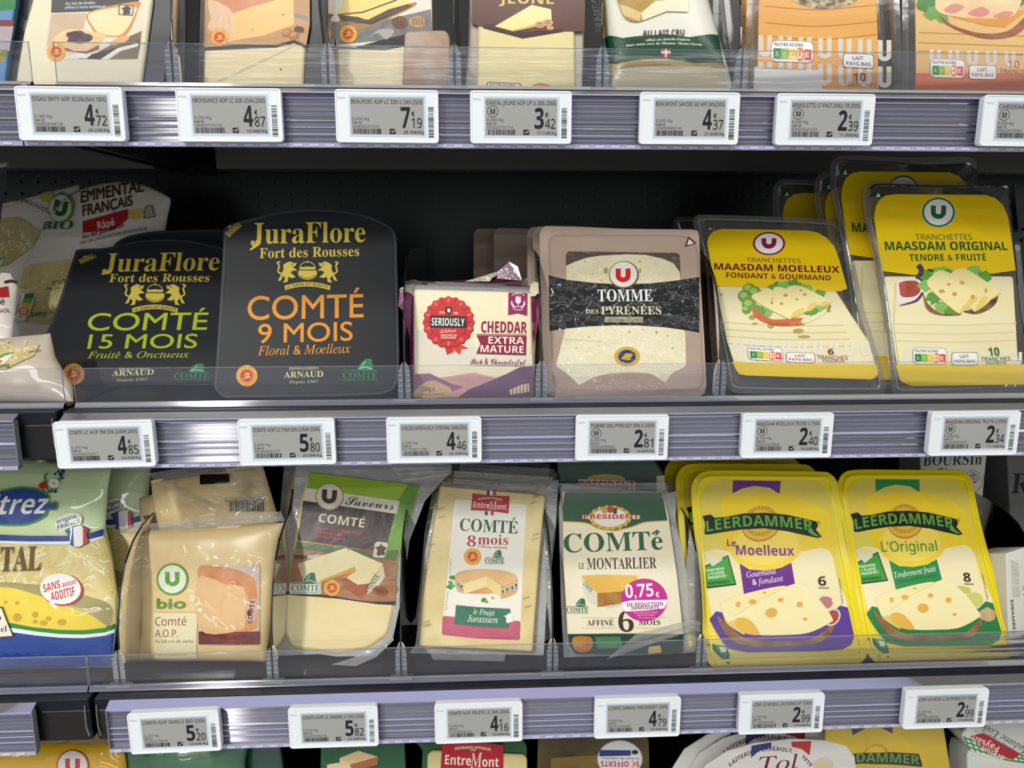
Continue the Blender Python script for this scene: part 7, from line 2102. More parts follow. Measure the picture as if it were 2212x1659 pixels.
A.T('e6dcb4', 'COMTÉ', 354,488,684,530,62, 'b')
A.T('b8282c', 'Au lait cru, affiné 8 mois', 338,540,660,582,22, 'bo', shear=.15)
A.T('b8282c', 'minimum dans', 332,568,528,592,22, 'bo', shear=.15)
A.T('b8282c', 'le massif du Jura', 326,598,546,622,22, 'bo', shear=.15)
A.P('d8ccb0', [(765,630),(860,638),(832,748),(746,742)], r=24)
france(A, '3a2620', 804,692,46, .1)
A.build()
A = t.art('cheese_picture', 'film')
A.P('c8c4bc', [(280,728),(430,726),(340,752),(275,752)])
A.P('4a2a1c', [(180,722),(280,732),(275,756),(180,750)])
A.P('e4a838', [(208,792),(240,905),(350,930),(628,838),(625,808),(560,672)])
A.P('efe2a8/f2e8b8/8', [(208,790),(560,674),(590,720),(622,808),(345,918),(240,880)])
A.P('d89a3c', [(520,890),(630,830),(640,800),(590,700),(700,740),(825,792),(800,860),(700,940),(600,950)])
A.P('efe0a2/f2e6b4/8', [(572,682),(820,790),(720,930),(640,940),(560,890),(628,840)])
A.P('a4562a/b8683a/30', [(510,895),(560,890),(640,940),(722,932),(702,1010),(655,1034),(540,960)])
A.P('e0d4b4', [(722,930),(820,800),(835,880),(790,950),(704,1012)])
A.T('2e4a34', 'COMTÉ', 716,1000,800,880,40, 's')
blob(A, '8a4a2a/a86a40/80', 810,985,62,40,12, .15,4)
for i in range(6):
    A.S('5a2e1a', [(770 + i * 16,965 + (i % 2) * 12),(785 + i * 14,1000)], 6)
A.E('b06a38', 888,968,36,26, .3)
A.build()
A = t.art('quality_seal', 'film')
comte_mark(A, 164,366,985,44, '1f6e40', 'e6e6d4')
A.build()
A = t.art('origin_seal', 'film')
seal(A, 455,962,60)
A.build()
copy_thing(t, (-.022, .042,0), 'comte wedge in cloudy film, standing behind the lime labelled one', ('cheese_picture', 'quality_seal'))

# ------------------------------------------------------------------ lower shelf: slab with the white label and red brand plate
F = Face((912,1426),(1160,1430), Z_LOW, 24)


def entremont(label):
    t = Thing('comte_slab', label, 'cheese pack', F, C6, 'comte slabs in clear film')
    t.slab('film', [(1240,190),(1990,250),(2045,180),(2085,178),(2060,520),(2000,1000),(1975,1470),(1700,1478),(990,1490),(1040,1380),(1075,1100),(1110,700),(1170,400)], -.0125,-.0115, FROST, bev=.0003)
    t.slab('cheese', [(1228,226),(1985,292),(1940,800),(1895,1424),(1480,1400),(1072,1385),(1100,1050),(1160,640)], -.022,0, mat('d8c284/e6d49a/26', 'film'), r=.003, bev=.002)
    t.seal('top_seal', [(1330,120),(2035,165),(2030,262),(1322,210)], CRIMP, -.004,7, .0006)
    t.seal('bottom_seal', [(1150,1410),(1700,1430),(1690,1495),(1180,1480)], CRIMP, -.002,4, .0006)
    t.n0 = 0
    return t


t = entremont('comte slab with white label, red plate and green eight months title')
EM = t
A = t.art('stamped_rind', 'film')
rnd = random.Random(4)
for i in range(18):
    x, y = rnd.choice(((1180,400),(1200,430),(1880,350),(1890,600),(1870,850),(1840,1100),(1150,700),(1130,950),(1120,1250),(1900,480),(1260,1395),(1500,1400)))
    x += rnd.uniform(-20,20)
    y += rnd.uniform(-60,60)
    A.T('9a8448', rnd.choice(('JURA', 'COMTE')), x, y, x + 52, y - 14,15, 'b')
A.build()
A = t.art('label_print', 'gloss')
A.P('ece8da', [(1335,325),(1850,365),(1826,800),(1802,1340),(1520,1330),(1240,1302),(1290,800)], r=26)
A.P('c25a74/b85068/40', [(1248,1162),(1520,1185),(1808,1200),(1802,1338),(1520,1328),(1242,1300)], r=22)
for i, c in enumerate(('2a3a8a', 'eeeae4', 'c82c34')):
    A.P(c, [(1566 + i * 21,264),(1588 + i * 21,266),(1588 + i * 21,300),(1564 + i * 21,298)])
    A.P(c, [(1552 + i * 21,412),(1573 + i * 21,414),(1572 + i * 21,444),(1550 + i * 21,440)])
A.P('b8242e', [(1462,284),(1590,300),(1728,304),(1726,360),(1720,430),(1600,412),(1450,406),(1458,340)])
A.T('f0e4dc', 'Entre', 1468,384,1584,392,40, 'b')
A.T('f0e4dc', 'M', 1580,404,1642,400,62, 'i')
A.T('f0e4dc', 'ont', 1634,398,1706,402,40, 'b')
A.T('f0e4dc', 'FROMAGER AFFINEUR', 1500,334,1676,340,13, 'b', bend=14)
A.T('1f5a3c', 'COMTÉ', 1370,552,1786,574,88, 's')
A.T('a82c48', '8', 1422,664,1486,666,74, 's')
A.T('a82c48', 'mois', 1502,650,1718,654,72, 's')
A.T('a82c48', "d'Affinage minimum", 1498,672,1714,682,16, 's')
A.T('5a5a50', 'Serving suggestion', 1303,860,1312,752,9, 'n')
A.T('5a5a50', 'Suggestion de présentation', 1274,1128,1292,982,9, 'n')
A.build()
A = t.art('cheese_picture', 'gloss')
lettuce(A, [(1320,890,22),(1305,925,20),(1300,955,22),(1320,950,18)], 12, '3c8a3c', '5aa84c')
A.P('c89058/d8a870/40', [(1338,880),(1370,848),(1450,832),(1560,828),(1680,838),(1760,865),(1788,905),(1780,985),(1740,1018),(1665,1040),(1660,1010),(1400,1000),(1350,970)], sm=True)
A.P('dcb078/e4bc88/40', [(1340,885),(1380,850),(1470,834),(1580,830),(1700,845),(1770,878),(1784,905),(1730,930),(1668,944),(1566,876),(1540,900),(1398,935),(1350,912)], sm=True)
A.P('ead494/eedca4/12', [(1398,932),(1566,876),(1562,952),(1400,1006)])
A.P('e4ca84/ead494/12', [(1566,876),(1668,946),(1665,1030),(1560,952)])
for x, y in ((1364,950),(1382,964),(1680,1000),(1712,985),(1748,972),(1775,955)):
    A.P('d8ccb0', [(x - 14, y - 32),(x + 14, y - 34),(x + 13, y + 22),(x - 13, y + 26)])
    A.E('2a6a44', x, y - 12,9,14, n=10)
    A.P('d08a5a', [(x - 12, y + 6),(x + 12, y + 4),(x + 12, y + 18),(x - 12, y + 20)])
for i in range(10):
    a = 6.283 * i / 10
    A.E('f4f2ea', 1608 + 22 * math.cos(a),1034 + 20 * math.sin(a),18,8, a, n=10)
A.E('e0b020', 1608,1034,15,14, n=14)
lettuce(A, [(1545,1045,16),(1560,1060,14),(1535,1055,12)], 22, '4c8a3c', '6aa84c')
A.build()
A = t.art('quality_seal', 'gloss')
seal(A, 1463,738,60)
A.build()
A = t.art('bell_mark', 'gloss')
comte_mark(A, 1552,1688,782,30, '1f6a44')
A.build()
A = t.art('ribbon', 'gloss')
A.P('2a6a50/32745a/60', [(1345,1085),(1500,1100),(1732,1112),(1735,1150),(1720,1250),(1540,1240),(1332,1220),(1340,1150)])
A.T('f0eee4', 'le Fruité', 1468,1150,1622,1162,40, 'i')
A.T('f0eee4', 'Jurassien', 1425,1204,1642,1214,48, 'i')
france(A, 'f0eee4', 1726,1178,40)
A.build()
for k, (dx, dy) in enumerate(((.006, .030),(-.004, .062))):
    copy_thing(t, (dx, dy, 0),('comte slab right behind the white labelled one', 'last comte slab of the white labelled row')[k], ('cheese_picture', 'ribbon'))

# ------------------------------------------------------------------ lower shelf: pack with the pink discount sticker
C7 = (1180,970,3.2538)
F = Face((1218,1432),(1490,1424), Z_LOW, 22)


def president(label, F):
    t = Thing('comte_block', label, 'cheese pack', F, C7, 'green topped comte blocks')
    t.slab('film', [(95,400),(120,240),(830,300),(925,300),(920,420),(940,560),(1010,900),(1060,1180),(1092,1180),(1080,1240),(1040,1440),(880,1490),(200,1505),(130,1480),(110,1100),(100,700)], -.0105,-.0095, FROST, bev=.0003)
    t.slab('cheese', [(110,420),(130,300),(815,300),(860,480),(920,900),(965,1300),(940,1440),(200,1440),(150,1300),(120,800)], -.022,0, mat('dccfa8/e6dab8/12', 'film'), r=.004, bev=.003)
    t.seal('top_seal', [(90,240),(850,235),(870,320),(100,330)], CRIMP, -.004,6, .0006)
    t.seal('side_flap', [(800,330),(925,290),(905,560),(870,500)], FROST, -.002,4, .0012, 'v')
    t.n0 = 0
    return t


t = president('comte block with green top and pink round discount sticker', F)
PR = t
A = t.art('label_print', 'film')
A.P('e9dfbe/f0e8cc/14', [(115,300),(815,300),(862,500),(920,900),(962,1302),(520,1300),(152,1306),(122,800)])
A.P('1a4a30/205438/20', [(112,420),(128,302),(815,302),(852,500),(700,512),(600,545),(480,572),(360,558),(280,520),(118,508)], sm=False)
A.S('c8a648', [(118,510),(280,520),(370,560),(480,574),(600,547),(700,514),(852,504)], 8, sm=True)
A.P('143c2c', [(152,1300),(520,1296),(962,1300),(955,1440),(205,1440),(160,1380)])
A.P('c8922c/a85a28/40', [(185,1330),(250,1315),(320,1330),(320,1400),(260,1430),(200,1410)], sm=True)
A.P('3a7a4a', [(340,1320),(520,1316),(540,1400),(360,1404)])
A.P('c8a868', [(720,1390),(800,1380),(812,1430),(716,1440)])
A.T('205a34', 'COMTé', 126,728,822,706,130, 's')
A.P('205a34', [(735,596),(782,565),(790,575),(752,600)])
A.T('3c2218', 'LE', 228,842,268,842,42, 's')
A.T('3c2218', 'MONTARLIER', 286,846,776,838,78, 's')
A.S('b89a50', [(245,1186),(495,1188)], 3)
A.S('b89a50', [(600,1186),(840,1184)], 3)
A.S('b89a50', [(248,1258),(495,1258)], 3)
A.S('b89a50', [(600,1258),(850,1258)], 3)
A.T('3c2218', 'AFFINÉ', 286,1240,474,1240,38, 's')
A.T('3c2218', '6', 508,1284,616,1284,140, 's')
A.T('3c2218', 'MOIS', 650,1238,802,1236,36, 's')
A.build()
A = t.art('brand_crest', 'film')
A.E('b8952e', 448,482,148,84)
A.E('e4e0d2', 448,482,122,66)
for i in range(16):
    a = math.pi * (.05 + 1.9 * i / 15) + math.pi / 2
    A.E('d8b848', 448 + 136 * math.cos(a),482 + 76 * math.sin(a),18,9, a + .8, n=10)
A.E('b83a2c', 448,425,26,24)
A.E('c89a50', 410,432,22,22)
A.P('3a3a3a', [(470,415),(498,415),(494,455),(470,455)])
A.P('d8d2c0', [(255,462),(655,466),(655,492),(255,490)])
A.T('b8242c', 'PRÉSIDENT', 262,490,652,490,30, 'x')
A.build()
A = t.art('cheese_picture', 'film')
A.P('dca83c/e8ba50/20', [(245,890),(400,882),(560,886),(640,890),(640,990),(540,1000),(360,1014),(270,935)])
A.P('9a6a28/b88438/80', [(358,1012),(540,1000),(640,992),(640,1080),(530,1092),(360,1110)])
A.P('d8d4c0', [(246,900),(358,1012),(360,1110),(300,1068),(262,1000)])
A.T('2a6a44', 'COMTÉ', 256,950,308,1010,30, 'b')
A.P('cfcabc', [(410,1104),(530,1084),(540,1096),(430,1118)])
A.build()
A = t.art('quality_seal', 'film')
comte_mark(A, 142,294,1146,32, '1f6a40')
A.build()
A = t.art('discount_sticker', 'gloss', label='round pink discount sticker')
A.E('c2188c', 688,1060,162,150, n=48)
A.P('f2eef0', [(528,1078),(600,1062),(848,1058),(850,1078),(828,1120),(690,1136),(550,1142),(534,1110)])
A.T('f6f2f4', '0,75', 558,1046,756,1034,92, 'b')
A.T('f6f2f4', '€', 768,1042,796,1040,34, 'db')
A.T('8a2068', 'DE RÉDUCTION', 568,1108,820,1100,26, 'b')
A.T('8a2068', 'IMMÉDIATE', 598,1130,792,1124,24, 'b')
A.T('f0d0e4', 'Offre valable du 01/10/2024', 614,1158,784,1152,11, 'n')
A.T('f0d0e4', 'jusqu au 31/12/2024', 634,1174,764,1170,11, 'n')
A.T('f0d0e4', 'Voir modalités au dos', 648,1192,764,1188,9, 'n')
A.build()
t.seal('bottom_flap', [(640,1290),(1095,1180),(1070,1260),(420,1480)], CRIMP, .0016,6, .0009)
copy_thing(t, (.004, .036,0), 'green topped comte block right behind the stickered one', ('discount_sticker', 'bottom_flap', 'brand_crest', 'quality_seal'))
F3 = Face((1225,1372),(1470,1366), Z_LOW, 12)
t = Thing('comte_block', 'dark green comte block furthest back in its row, red name showing', 'cheese pack', F3, C7, 'green topped comte blocks')
t.slab('cheese', [(75,50),(760,60),(840,180),(850,330),(860,1280),(110,1290),(80,300)], -.022,0, mat('1a4a30/143c28/20', 'film'), r=.004, bev=.003)
A = t.art('brand_crest', 'film')
A.E('b8952e', 420,212,135,36)
A.P('d8d2c0', [(225,212),(628,224),(622,300),(560,312),(235,268)])
A.T('b8242c', 'PRÉSIDENT', 234,290,620,294,66, 'x')
A.P('d8c8a0', [(775,190),(832,184),(838,320),(775,320)])
A.build()

# ------------------------------------------------------------------ lower shelf: yellow trays
C8 = (1640,970,3.2535)
LQ = [(548,140),(1480,145),(1830,1480),(755,1500)]


def inv_quad(Q, X, Y):
    a = b = .5
    for _ in range(12):
        x = (Q[0][0] * (1 - a) + Q[1][0] * a) * (1 - b) + (Q[3][0] * (1 - a) + Q[2][0] * a) * b
        y = (Q[0][1] * (1 - a) + Q[1][1] * a) * (1 - b) + (Q[3][1] * (1 - a) + Q[2][1] * a) * b
        xa_ = (Q[1][0] - Q[0][0]) * (1 - b) + (Q[2][0] - Q[3][0]) * b
        ya_ = (Q[1][1] - Q[0][1]) * (1 - b) + (Q[2][1] - Q[3][1]) * b
        xb = (Q[3][0] - Q[0][0]) * (1 - a) + (Q[2][0] - Q[1][0]) * a
        yb = (Q[3][1] - Q[0][1]) * (1 - a) + (Q[2][1] - Q[1][1]) * a
        det = xa_ * yb - xb * ya_
        dx, dy = X - x, Y - y
        a += (dx * yb - dy * xb) / det
        b += (xa_ * dy - ya_ * dx) / det
    return a, b


def quad_map(Q):
    def f(X, Y):
        a, b = inv_quad(LQ, X, Y)
        return ((Q[0][0] * (1 - a) + Q[1][0] * a) * (1 - b) + (Q[3][0] * (1 - a) + Q[2][0] * a) * b,
                (Q[0][1] * (1 - a) + Q[1][1] * a) * (1 - b) + (Q[3][1] * (1 - a) + Q[2][1] * a) * b)
    return f


def yellow_tray(label, F, remap, col, kind):
    t = Thing('sliced_cheese_tray', label, 'cheese pack', F, C8, 'bright yellow cheese trays')
    t.remap = remap
    out = [(552,300),(560,215),(590,170),(640,148),(760,142),(1100,144),(1380,146),(1440,158),(1485,200),(1505,260),(1560,520),(1640,820),(1740,1180),(1790,1340),(1800,1400),(1780,1450),(1720,1475),(1400,1484),(860,1497),(800,1480),(765,1440),(740,1370),(690,1130),(610,640)]
    p = [(u, max(v, .0002)) for u, v in smooth_closed(t.uvs(out),3)]
    t.part('tray', slab_vf(inset(p, .003),-.021,-.0012, .0012, .011), mat('e0c600', 'tray'))
    t.part('flange', slab_vf(p, -.0014,0, .0007), mat('ecd600', 'tray'))
    t.part('raised_edge', ring_vf(inset(p, .0062), inset(p, .0085),-.0002, .0016), mat('eedc14', 'tray'))
    t.n0 = .0001
    inner = [(612,420),(618,320),(650,250),(720,210),(830,203),(1280,205),(1370,220),(1430,270),(1470,360),(1530,640),(1640,1060),(1700,1280),(1685,1340),(1630,1372),(1500,1384),(1020,1388),(900,1365),(840,1310),(790,1220),(740,1000),(660,680)]
    A = t.art('label_print', 'film')
    A.P('dcc84c/e2d058/9', inner, sm=True)
    A.P('eccb1c/f0d434/7', [(760,330),(900,318),(1050,300),(1200,310),(1440,420),(1500,580),(1540,690),(1340,700),(1100,720),(900,700),(800,690),(770,500)], sm=True)
    A.P('ece0ae/f0e6bc/8', [(690,740),(800,690),(1000,760),(1300,700),(1480,690),(1560,900),(1640,1080),(1560,1200),(900,1250),(770,1150)], sm=True)
    A.E('f0d040', 1072,660,238,168)
    A.E('f4da5c', 1072,650,205,140)
    A.P(col[0], [(814,212),(1127,214),(1126,304),(1060,262),(960,250),(880,268),(820,302)])
    A.E('c88a24', 1024,510,128,122)
    A.E('e6b83c', 1022,502,124,116)
    for i in range(44):
        a = 6.283 * i / 44
        A.S('8a6a20', [(1020 + 84 * math.cos(a),490 + 78 * math.sin(a)),(1020 + 112 * math.cos(a),490 + 104 * math.sin(a))], 4)
    A.P(col[0], [(912,782),(980,822),(1080,830),(1180,812),(1246,776),(1282,918),(1230,935),(960,990)])
    A.build()
    A = t.art('wordmark', 'film')
    A.P('14201a', [(640,458),(690,446),(720,470),(800,462),(900,440),(1040,434),(1180,446),(1300,472),(1380,492),(1396,520),(1384,548),(1428,598),(1400,606),(1330,590),(1200,560),(1050,540),(900,548),(760,570),(690,584),(664,580),(662,510)])
    A.T('5fa03c', 'LEERDAMMER', 676,566,1372,560,72, 'x', bend=46)
    A.P('5fa03c', [(1330,540),(1366,560),(1414,596),(1380,592),(1340,570)])
    A.T('4a5a30', '®', 1386,510,1408,512,20, 'd')
    if kind == 'o':
        A.T(col[1], "L'Original", 862,722,1252,716,70, 'n')
        A.T('eef2e8', 'Tendrement fruité', 950,908,1244,858,40, 'i')
        A.T('1a3a22', 'avec un gout subtil de noisette', 972,940,1246,890,14, 'i')
        num = '8'
    else:
        A.T(col[1], 'Le', 818,660,876,664,42, 'b')
        A.T(col[1], 'Moelleux', 884,722,1262,728,66, 'b')
        A.T('f2eef0', 'Gourmand', 968,878,1156,850,40, 'i')
        A.T('f2eef0', '& fondant', 1010,928,1208,900,40, 'i')
        num = '6'
    A.T('3a2a1c', num, 1436,932,1488,934,62, 'b')
    A.T('3a2a1c', 'TRANCHES', 1438,954,1506,956,12, 'b')
    A.T('4a4a20', 'Suggestion de présentation', 1608,1060,1570,880,13, 'n')
    A.build()
    A = t.art('fresh_badge', 'film')
    A.P('20382a', [(682,798),(832,722),(904,926),(716,950)])
    A.P('3f9c38', [(688,806),(828,732),(894,918),(716,938)])
    A.P('d8d8c0', [(674,706),(700,690),(800,722),(792,760),(740,800),(694,760)])
    A.P('e6d890', [(676,704),(706,690),(804,724),(760,752)])
    A.S('2a3a2a', [(812,730),(815,745),(806,752)], 4)
    A.T('e4f0d8', 'FRAICHEUR', 704,838,816,822,18, 'b')
    A.T('e4f0d8', '& PLAISIR', 714,862,820,848,18, 'b')
    A.T('e4f0d8', 'PRÉSERVÉS !', 718,888,842,870,18, 'b')
    A.T('18281c', 'REFERMABLE', 722,928,856,912,20, 'b')
    A.build()
    A = t.art('cheese_picture', 'film')
    A.P(col[2], [(752,1160),(790,1105),(860,1120),(1540,1120),(1590,1070),(1640,1085),(1700,1285),(1684,1342),(1630,1372),(1500,1382),(1020,1386),(900,1362),(850,1310),(800,1240)])
    A.P('7a5434/a07848/60', [(800,1140),(880,1200),(1000,1290),(1200,1310),(1420,1300),(1550,1200),(1548,1260),(1450,1330),(1100,1350),(940,1320),(860,1250)], sm=True)
    if kind == 'o':
        A.P('c8c060', [(1390,965),(1470,975),(1480,1010),(1430,1010)], sm=True)
        A.E('c8cc68', 1510,1060,60,52)
        blob(A, 'b8986a/d0b488/80', 1600,1165,55,50,12, .14,6)
    else:
        A.E('d8c8c0', 1545,1150,52,62, .4)
        A.E('a84a48', 1545,1150,40,50, .4)
        A.E('c07a78', 1500,1060,36,28, .2)
        blob(A, 'b87a80', 1490,1040,48,32,12, .25,8)
    A.P('e0c474', [(846,1044),(1100,958),(1235,936),(1260,960),(920,1140),(905,1160),(990,1262),(940,1240),(860,1180),(838,1100)], sm=True)
    A.P('efdf9e/f2e6b0/8', [(840,1030),(1090,954),(1228,936),(1120,1000),(930,1120),(880,1180),(830,1110)], sm=True)
    A.P('f0e2a6/f4eab8/8', [(905,1140),(1060,1030),(1240,934),(1330,925),(1450,1030),(1545,1155),(1530,1190),(1400,1256),(1240,1270),(1080,1268),(980,1240),(920,1180)], sm=True)
    A.P('e0aa48/e6b83c/10', [(920,1160),(980,1150),(1040,1190),(1085,1266),(990,1256),(930,1210)], sm=True)
    A.S('dcc684', [(905,1142),(1060,1032),(1240,936)], 5)
    holes(A, 'e0aa48', [(1148,1118,40,34),(1200,1030,20,16),(1326,1062,22,20),(1020,1042,26,18),(928,1060,16,20),(1370,1162,16,12),(1090,980,14,8)])
    A.build()
    A = t.art('peel_corner', 'gloss')
    A.P('1d6a3c', [(750,1326),(800,1330),(880,1345),(905,1400),(910,1470),(850,1420)])
    A.P('3c9a58', [(800,1330),(850,1340),(895,1400),(870,1420)])
    A.P('d8e8dc', [(830,1345),(875,1350),(885,1380),(850,1385)])
    A.build()
    return t


F = Face((1868,1434),(2205,1424), Z_LOW, 27)
t = yellow_tray('bright yellow tray with green ribbon, at the right of the lower shelf', F, None, ('2a8a48', '3c8a34', '1f7a40'), 'o')
F = Face((1528,1444),(1873,1434), Z_LOW, 25)
MQ = [(1497,1014),(1806,1018),(1882,1436),(1522,1446)]
t = yellow_tray('bright yellow tray with purple ribbon', F, quad_map(MQ),('6a2a86', '7a2a86', '5a3a94'), 'm')
for k, (dx, dy) in enumerate(((-.010, .028),(-.016, .056))):
    copy_thing(t, (dx, dy, 0),('yellow tray just behind the purple ribbon one', 'yellow tray last in the purple ribbon row')[k], ('fresh_badge', 'peel_corner'))

# ------------------------------------------------------------------ lower shelf: boxes at the back right
def back_box(name, label, bl, br, y, zs, lean, crop, pts, depth, m, group=None, **k):
    t = Thing(name, label, 'cheese box', Face(bl, br, zs, lean, (y, y)), crop, group)
    t.slab('carton', pts, -depth, 0, m, bev=.001, **k)
    t.n0 = 0
    return t


t = back_box('cheese_box', 'white box with green lettering behind the right yellow tray', (1990,1250),(2140,1250), .19, Z_LOW, 1, C8, [(1125,-60),(1610,-60),(1575,300),(1520,1400),(1160,1400),(1140,300)], .05, mat('d8d6cc', 'card'))
A = t.art('lettering', 'ink')
A.T('244a34', 'BOURSIn', 1150,118,1562,108,78, 's')
A.T('244a34', 'AIL &', 1256,146,1322,144,16, 'b')
A.E('3a5a44', 1502,190,46,46)
A.E('d8d6cc', 1502,190,43,43)
A.T('3a5a44', '100%', 1470,200,1536,198,22, 'b')
A.T('3a5a44', 'LAIT', 1488,168,1518,168,12, 'b')
A.T('3a5a44', '& CREME', 1480,180,1528,180,8, 'b')
A.T('3a5a44', 'FRANCAIS', 1480,216,1528,214,9, 'b')
A.P('b83a30', [(1504,228),(1526,224),(1524,236),(1506,240)])
A.S('c8a868', [(1580,180),(1560,260),(1510,310)], 8, sm=True)
A.build()
t = back_box('cheese_box', 'dark grey box with a big black letter at the right edge', (2170,1250),(2320,1250), .20, Z_LOW, 1, C8, [(1735,-60),(2300,-60),(2300,1400),(1740,1400)], .06, mat('6a6868', 'card'))
A = t.art('lettering', 'ink')
A.T('1a1c1a', 'R', 1768,312,1900,312,140, 's')
A.build()
t = Thing('cheese_box', 'white box with small side lettering at the lower right', 'cheese box', Face((2168,1425),(2330,1400), Z_LOW, 12), C8)
t.slab('carton', [(1736,735),(1880,690),(2200,640),(2200,1420),(1760,1460)], -.05,0, mat('d6d4ca', 'card'), bev=.001)
A = t.art('lettering', 'ink')
for i in range(6):
    A.T('4a4a44', 'Tenir au froid entre +2 et +6 C - A consommer', 1768 + i * 9,780 + i * 4,1782 + i * 9,1040,8, 'n')
A.T('2c3a2c', 'RIBAMBEL', 1766,1062,1786,1300,22, 'b')
A.T('6a6a60', '21 02', 1848,960,1866,1150,14, 'n')
A.build()
t = back_box('cheese_box', 'pale box in the shade behind the lettered white box', (2120,1380),(2280,1380), .13, Z_LOW, 8, C8, [(1560,430),(1730,470),(1740,560),(2000,600),(2000,1300),(1600,1300)], .06, mat('c0beb8', 'card'))
A = t.art('lettering', 'ink')
A.P('a8a49c', [(1640,560),(1740,600),(1760,700),(1660,650)])
A.build()
divider(2250,1420, Z_LOW, DIV + 'at the right end of the lower shelf')

# ------------------------------------------------------------------ top shelf
C1, C2, C3 = (0,0,2.989),(700,0,2.989),(1400,0,2.724)


def wedge_pack(name, label, bl, br, crop, tray, cheese, tray_m, cheese_m, lean=16, depth=.022):
    t = Thing(name, label, 'cheese pack', Face(bl, br, Z_TOP, lean), crop, 'cheese wedges on the top shelf')
    t.slab('wrapper', tray, -depth, -.0035, tray_m, r=.004, bev=.002)
    t.slab('cheese', cheese, -depth + .004,0, cheese_m, r=.004, bev=.0022)
    t.n0 = 0
    return t


t = wedge_pack('sheep_cheese_pack', 'dark tray of pale sheep cheese with a jam toast picture', (28,207),(345,207), C1,
               [(10,620),(40,330),(110,-40),(150,-420),(1100,-420),(1130,0),(1075,390),(1040,620)],
               [(90,600),(105,470),(150,200),(205,0),(240,-380),(960,-380),(985,0),(950,260),(915,520),(905,600)], mat('23262c', 'film'), mat('d8d0b0/e2dabc/10', 'film'))
A = t.art('label_print', 'gloss')
A.P('d9cbb0/e6dcc8/12', [(276,398),(300,250),(335,0),(350,-300),(930,-300),(935,0),(915,220),(890,384),(600,388)], r=16)
A.P('2c201c', [(330,84),(345,-300),(930,-300),(935,-40),(850,60),(770,68)])
A.T('b8c8d8', 'Au lait de brebis,', 420,32,616,26,18, 'bo', shear=.2)
A.T('b8c8d8', 'affiné 5 mois minimum', 416,58,684,50,18, 'bo', shear=.2)
A.P('b89a78/d8c4a4/10', [(332,90),(560,84),(540,180),(300,300),(318,180)])
A.P('6a5840/8a7452/30', [(640,330),(800,250),(915,200),(905,300),(888,382),(640,385)])
A.P('2e2620', [(500,380),(660,330),(820,290),(905,262),(900,290),(780,330),(650,384)])
A.P('e4ddc8', [(650,382),(760,310),(898,276),(890,300),(780,330),(700,384)])
A.P('e8e2d4', [(420,372),(520,340),(600,345),(560,378)])
A.P('c88a3c', [(575,80),(885,10),(890,70),(830,210),(760,240),(640,225),(590,180)], sm=True)
A.P('e6cf98/efdcac/10', [(585,84),(860,40),(866,100),(810,200),(750,232),(650,215),(600,170)], sm=True)
A.P('8a4a28', [(340,270),(480,330),(560,330),(640,290),(640,320),(560,348),(430,330)])
A.P('dcb478/e6c690/40', [(335,260),(430,190),(560,200),(684,225),(600,305),(480,320),(360,290)], sm=True)
blob(A, '3c2230/5a3444/80', 510,240,85,36,13, .2,5)
blob(A, '2c1622', 480,225,40,22,9, .25,6)
A.P('d8a870', [(705,280),(780,235),(836,238),(810,270),(730,292)], sm=True)
A.P('1e1a18', [(768,28),(868,38),(857,105),(764,97)], r=10)
A.P('d8c8a8', [(774,34),(862,43),(852,99),(770,92)], r=10)
france(A, '2a211c', 816,68,36)
A.build()
A = t.art('quality_seal', 'gloss')
seal(A, 364,336,60)
A.build()
F = Face((-90,206),(8,206), Z_TOP, 14)
t = Thing('ready_meal_pack', 'colourful pack cut off at the upper left corner', 'food pack', F, C1)
t.slab('carton', [(-300,600),(-300,-400),(130,-400),(100,0),(60,250),(20,600)], -.02,0, mat('5a8ab8', 'gloss'), r=.003)
A = t.art('picture_print', 'gloss')
A.P('1f7a34', [(-280,-380),(125,-380),(98,60),(0,70),(-280,60)])
A.P('a89aa4/b8aab0/30', [(-280,160),(88,170),(60,330),(-280,330)])
A.P('7a3424', [(-280,130),(90,130),(84,170),(-280,165)])
A.P('c8a02c/4a7a2c/60', [(-280,310),(50,320),(30,400),(-280,400)])
A.build()

t = wedge_pack('hazelnut_cheese_pack', 'pale cheese wedge with a hazelnut and rind picture label', (438,207),(668,207), C1,
               [(1250,640),(1270,0),(1285,-420),(2060,-420),(2060,0),(2095,330),(2080,640)],
               [(1308,600),(1318,0),(1325,-380),(1985,-380),(1990,0),(1970,300),(1955,600)], mat('3a3a38', 'film'), mat('e0cf98/e8d8a8/9', 'film'))
A = t.art('label_print', 'gloss')
A.P('b88a60/c89a70/20/1,4,1', [(1315,326),(1330,-300),(2000,-300),(2000,160),(1975,310),(1900,276),(1780,306),(1500,312)])
A.P('1e1c1a', [(1318,306),(1500,290),(1780,288),(1900,258),(1978,292),(1975,312),(1900,280),(1780,308),(1318,328)])
A.P('c87a54/d8926c/20', [(1340,-40),(1500,80),(1700,20),(1890,-60),(1890,-250),(1340,-250)])
A.P('d8b088/e2c09c/60/6,1,1', [(1350,0),(1500,78),(1502,262),(1420,236),(1342,180),(1360,120)], sm=True)
A.P('e8b870/f0cc88/8', [(1500,90),(1640,40),(1895,-30),(1898,160),(1700,230),(1505,262)])
for x, y, r in ((1855,215,36),(1900,230,38)):
    A.E('a86a3c', x, y, r, r * .8,-.3)
    A.E('c88a58', x - 6, y - 8, r * .6, r * .4,-.3)
blob(A, '5a3a24', 1930,192,28,24,9, .25,2)
A.P('8a9088', [(1900,85),(1990,105),(1990,135),(1900,110)])
A.E('5a4a38', 1630,192,5,4, n=8)
A.E('5a4a38', 1828,96,6,5, n=8)
A.build()
A = t.art('quality_seal', 'gloss')
seal(A, 1418,242,58)
A.build()
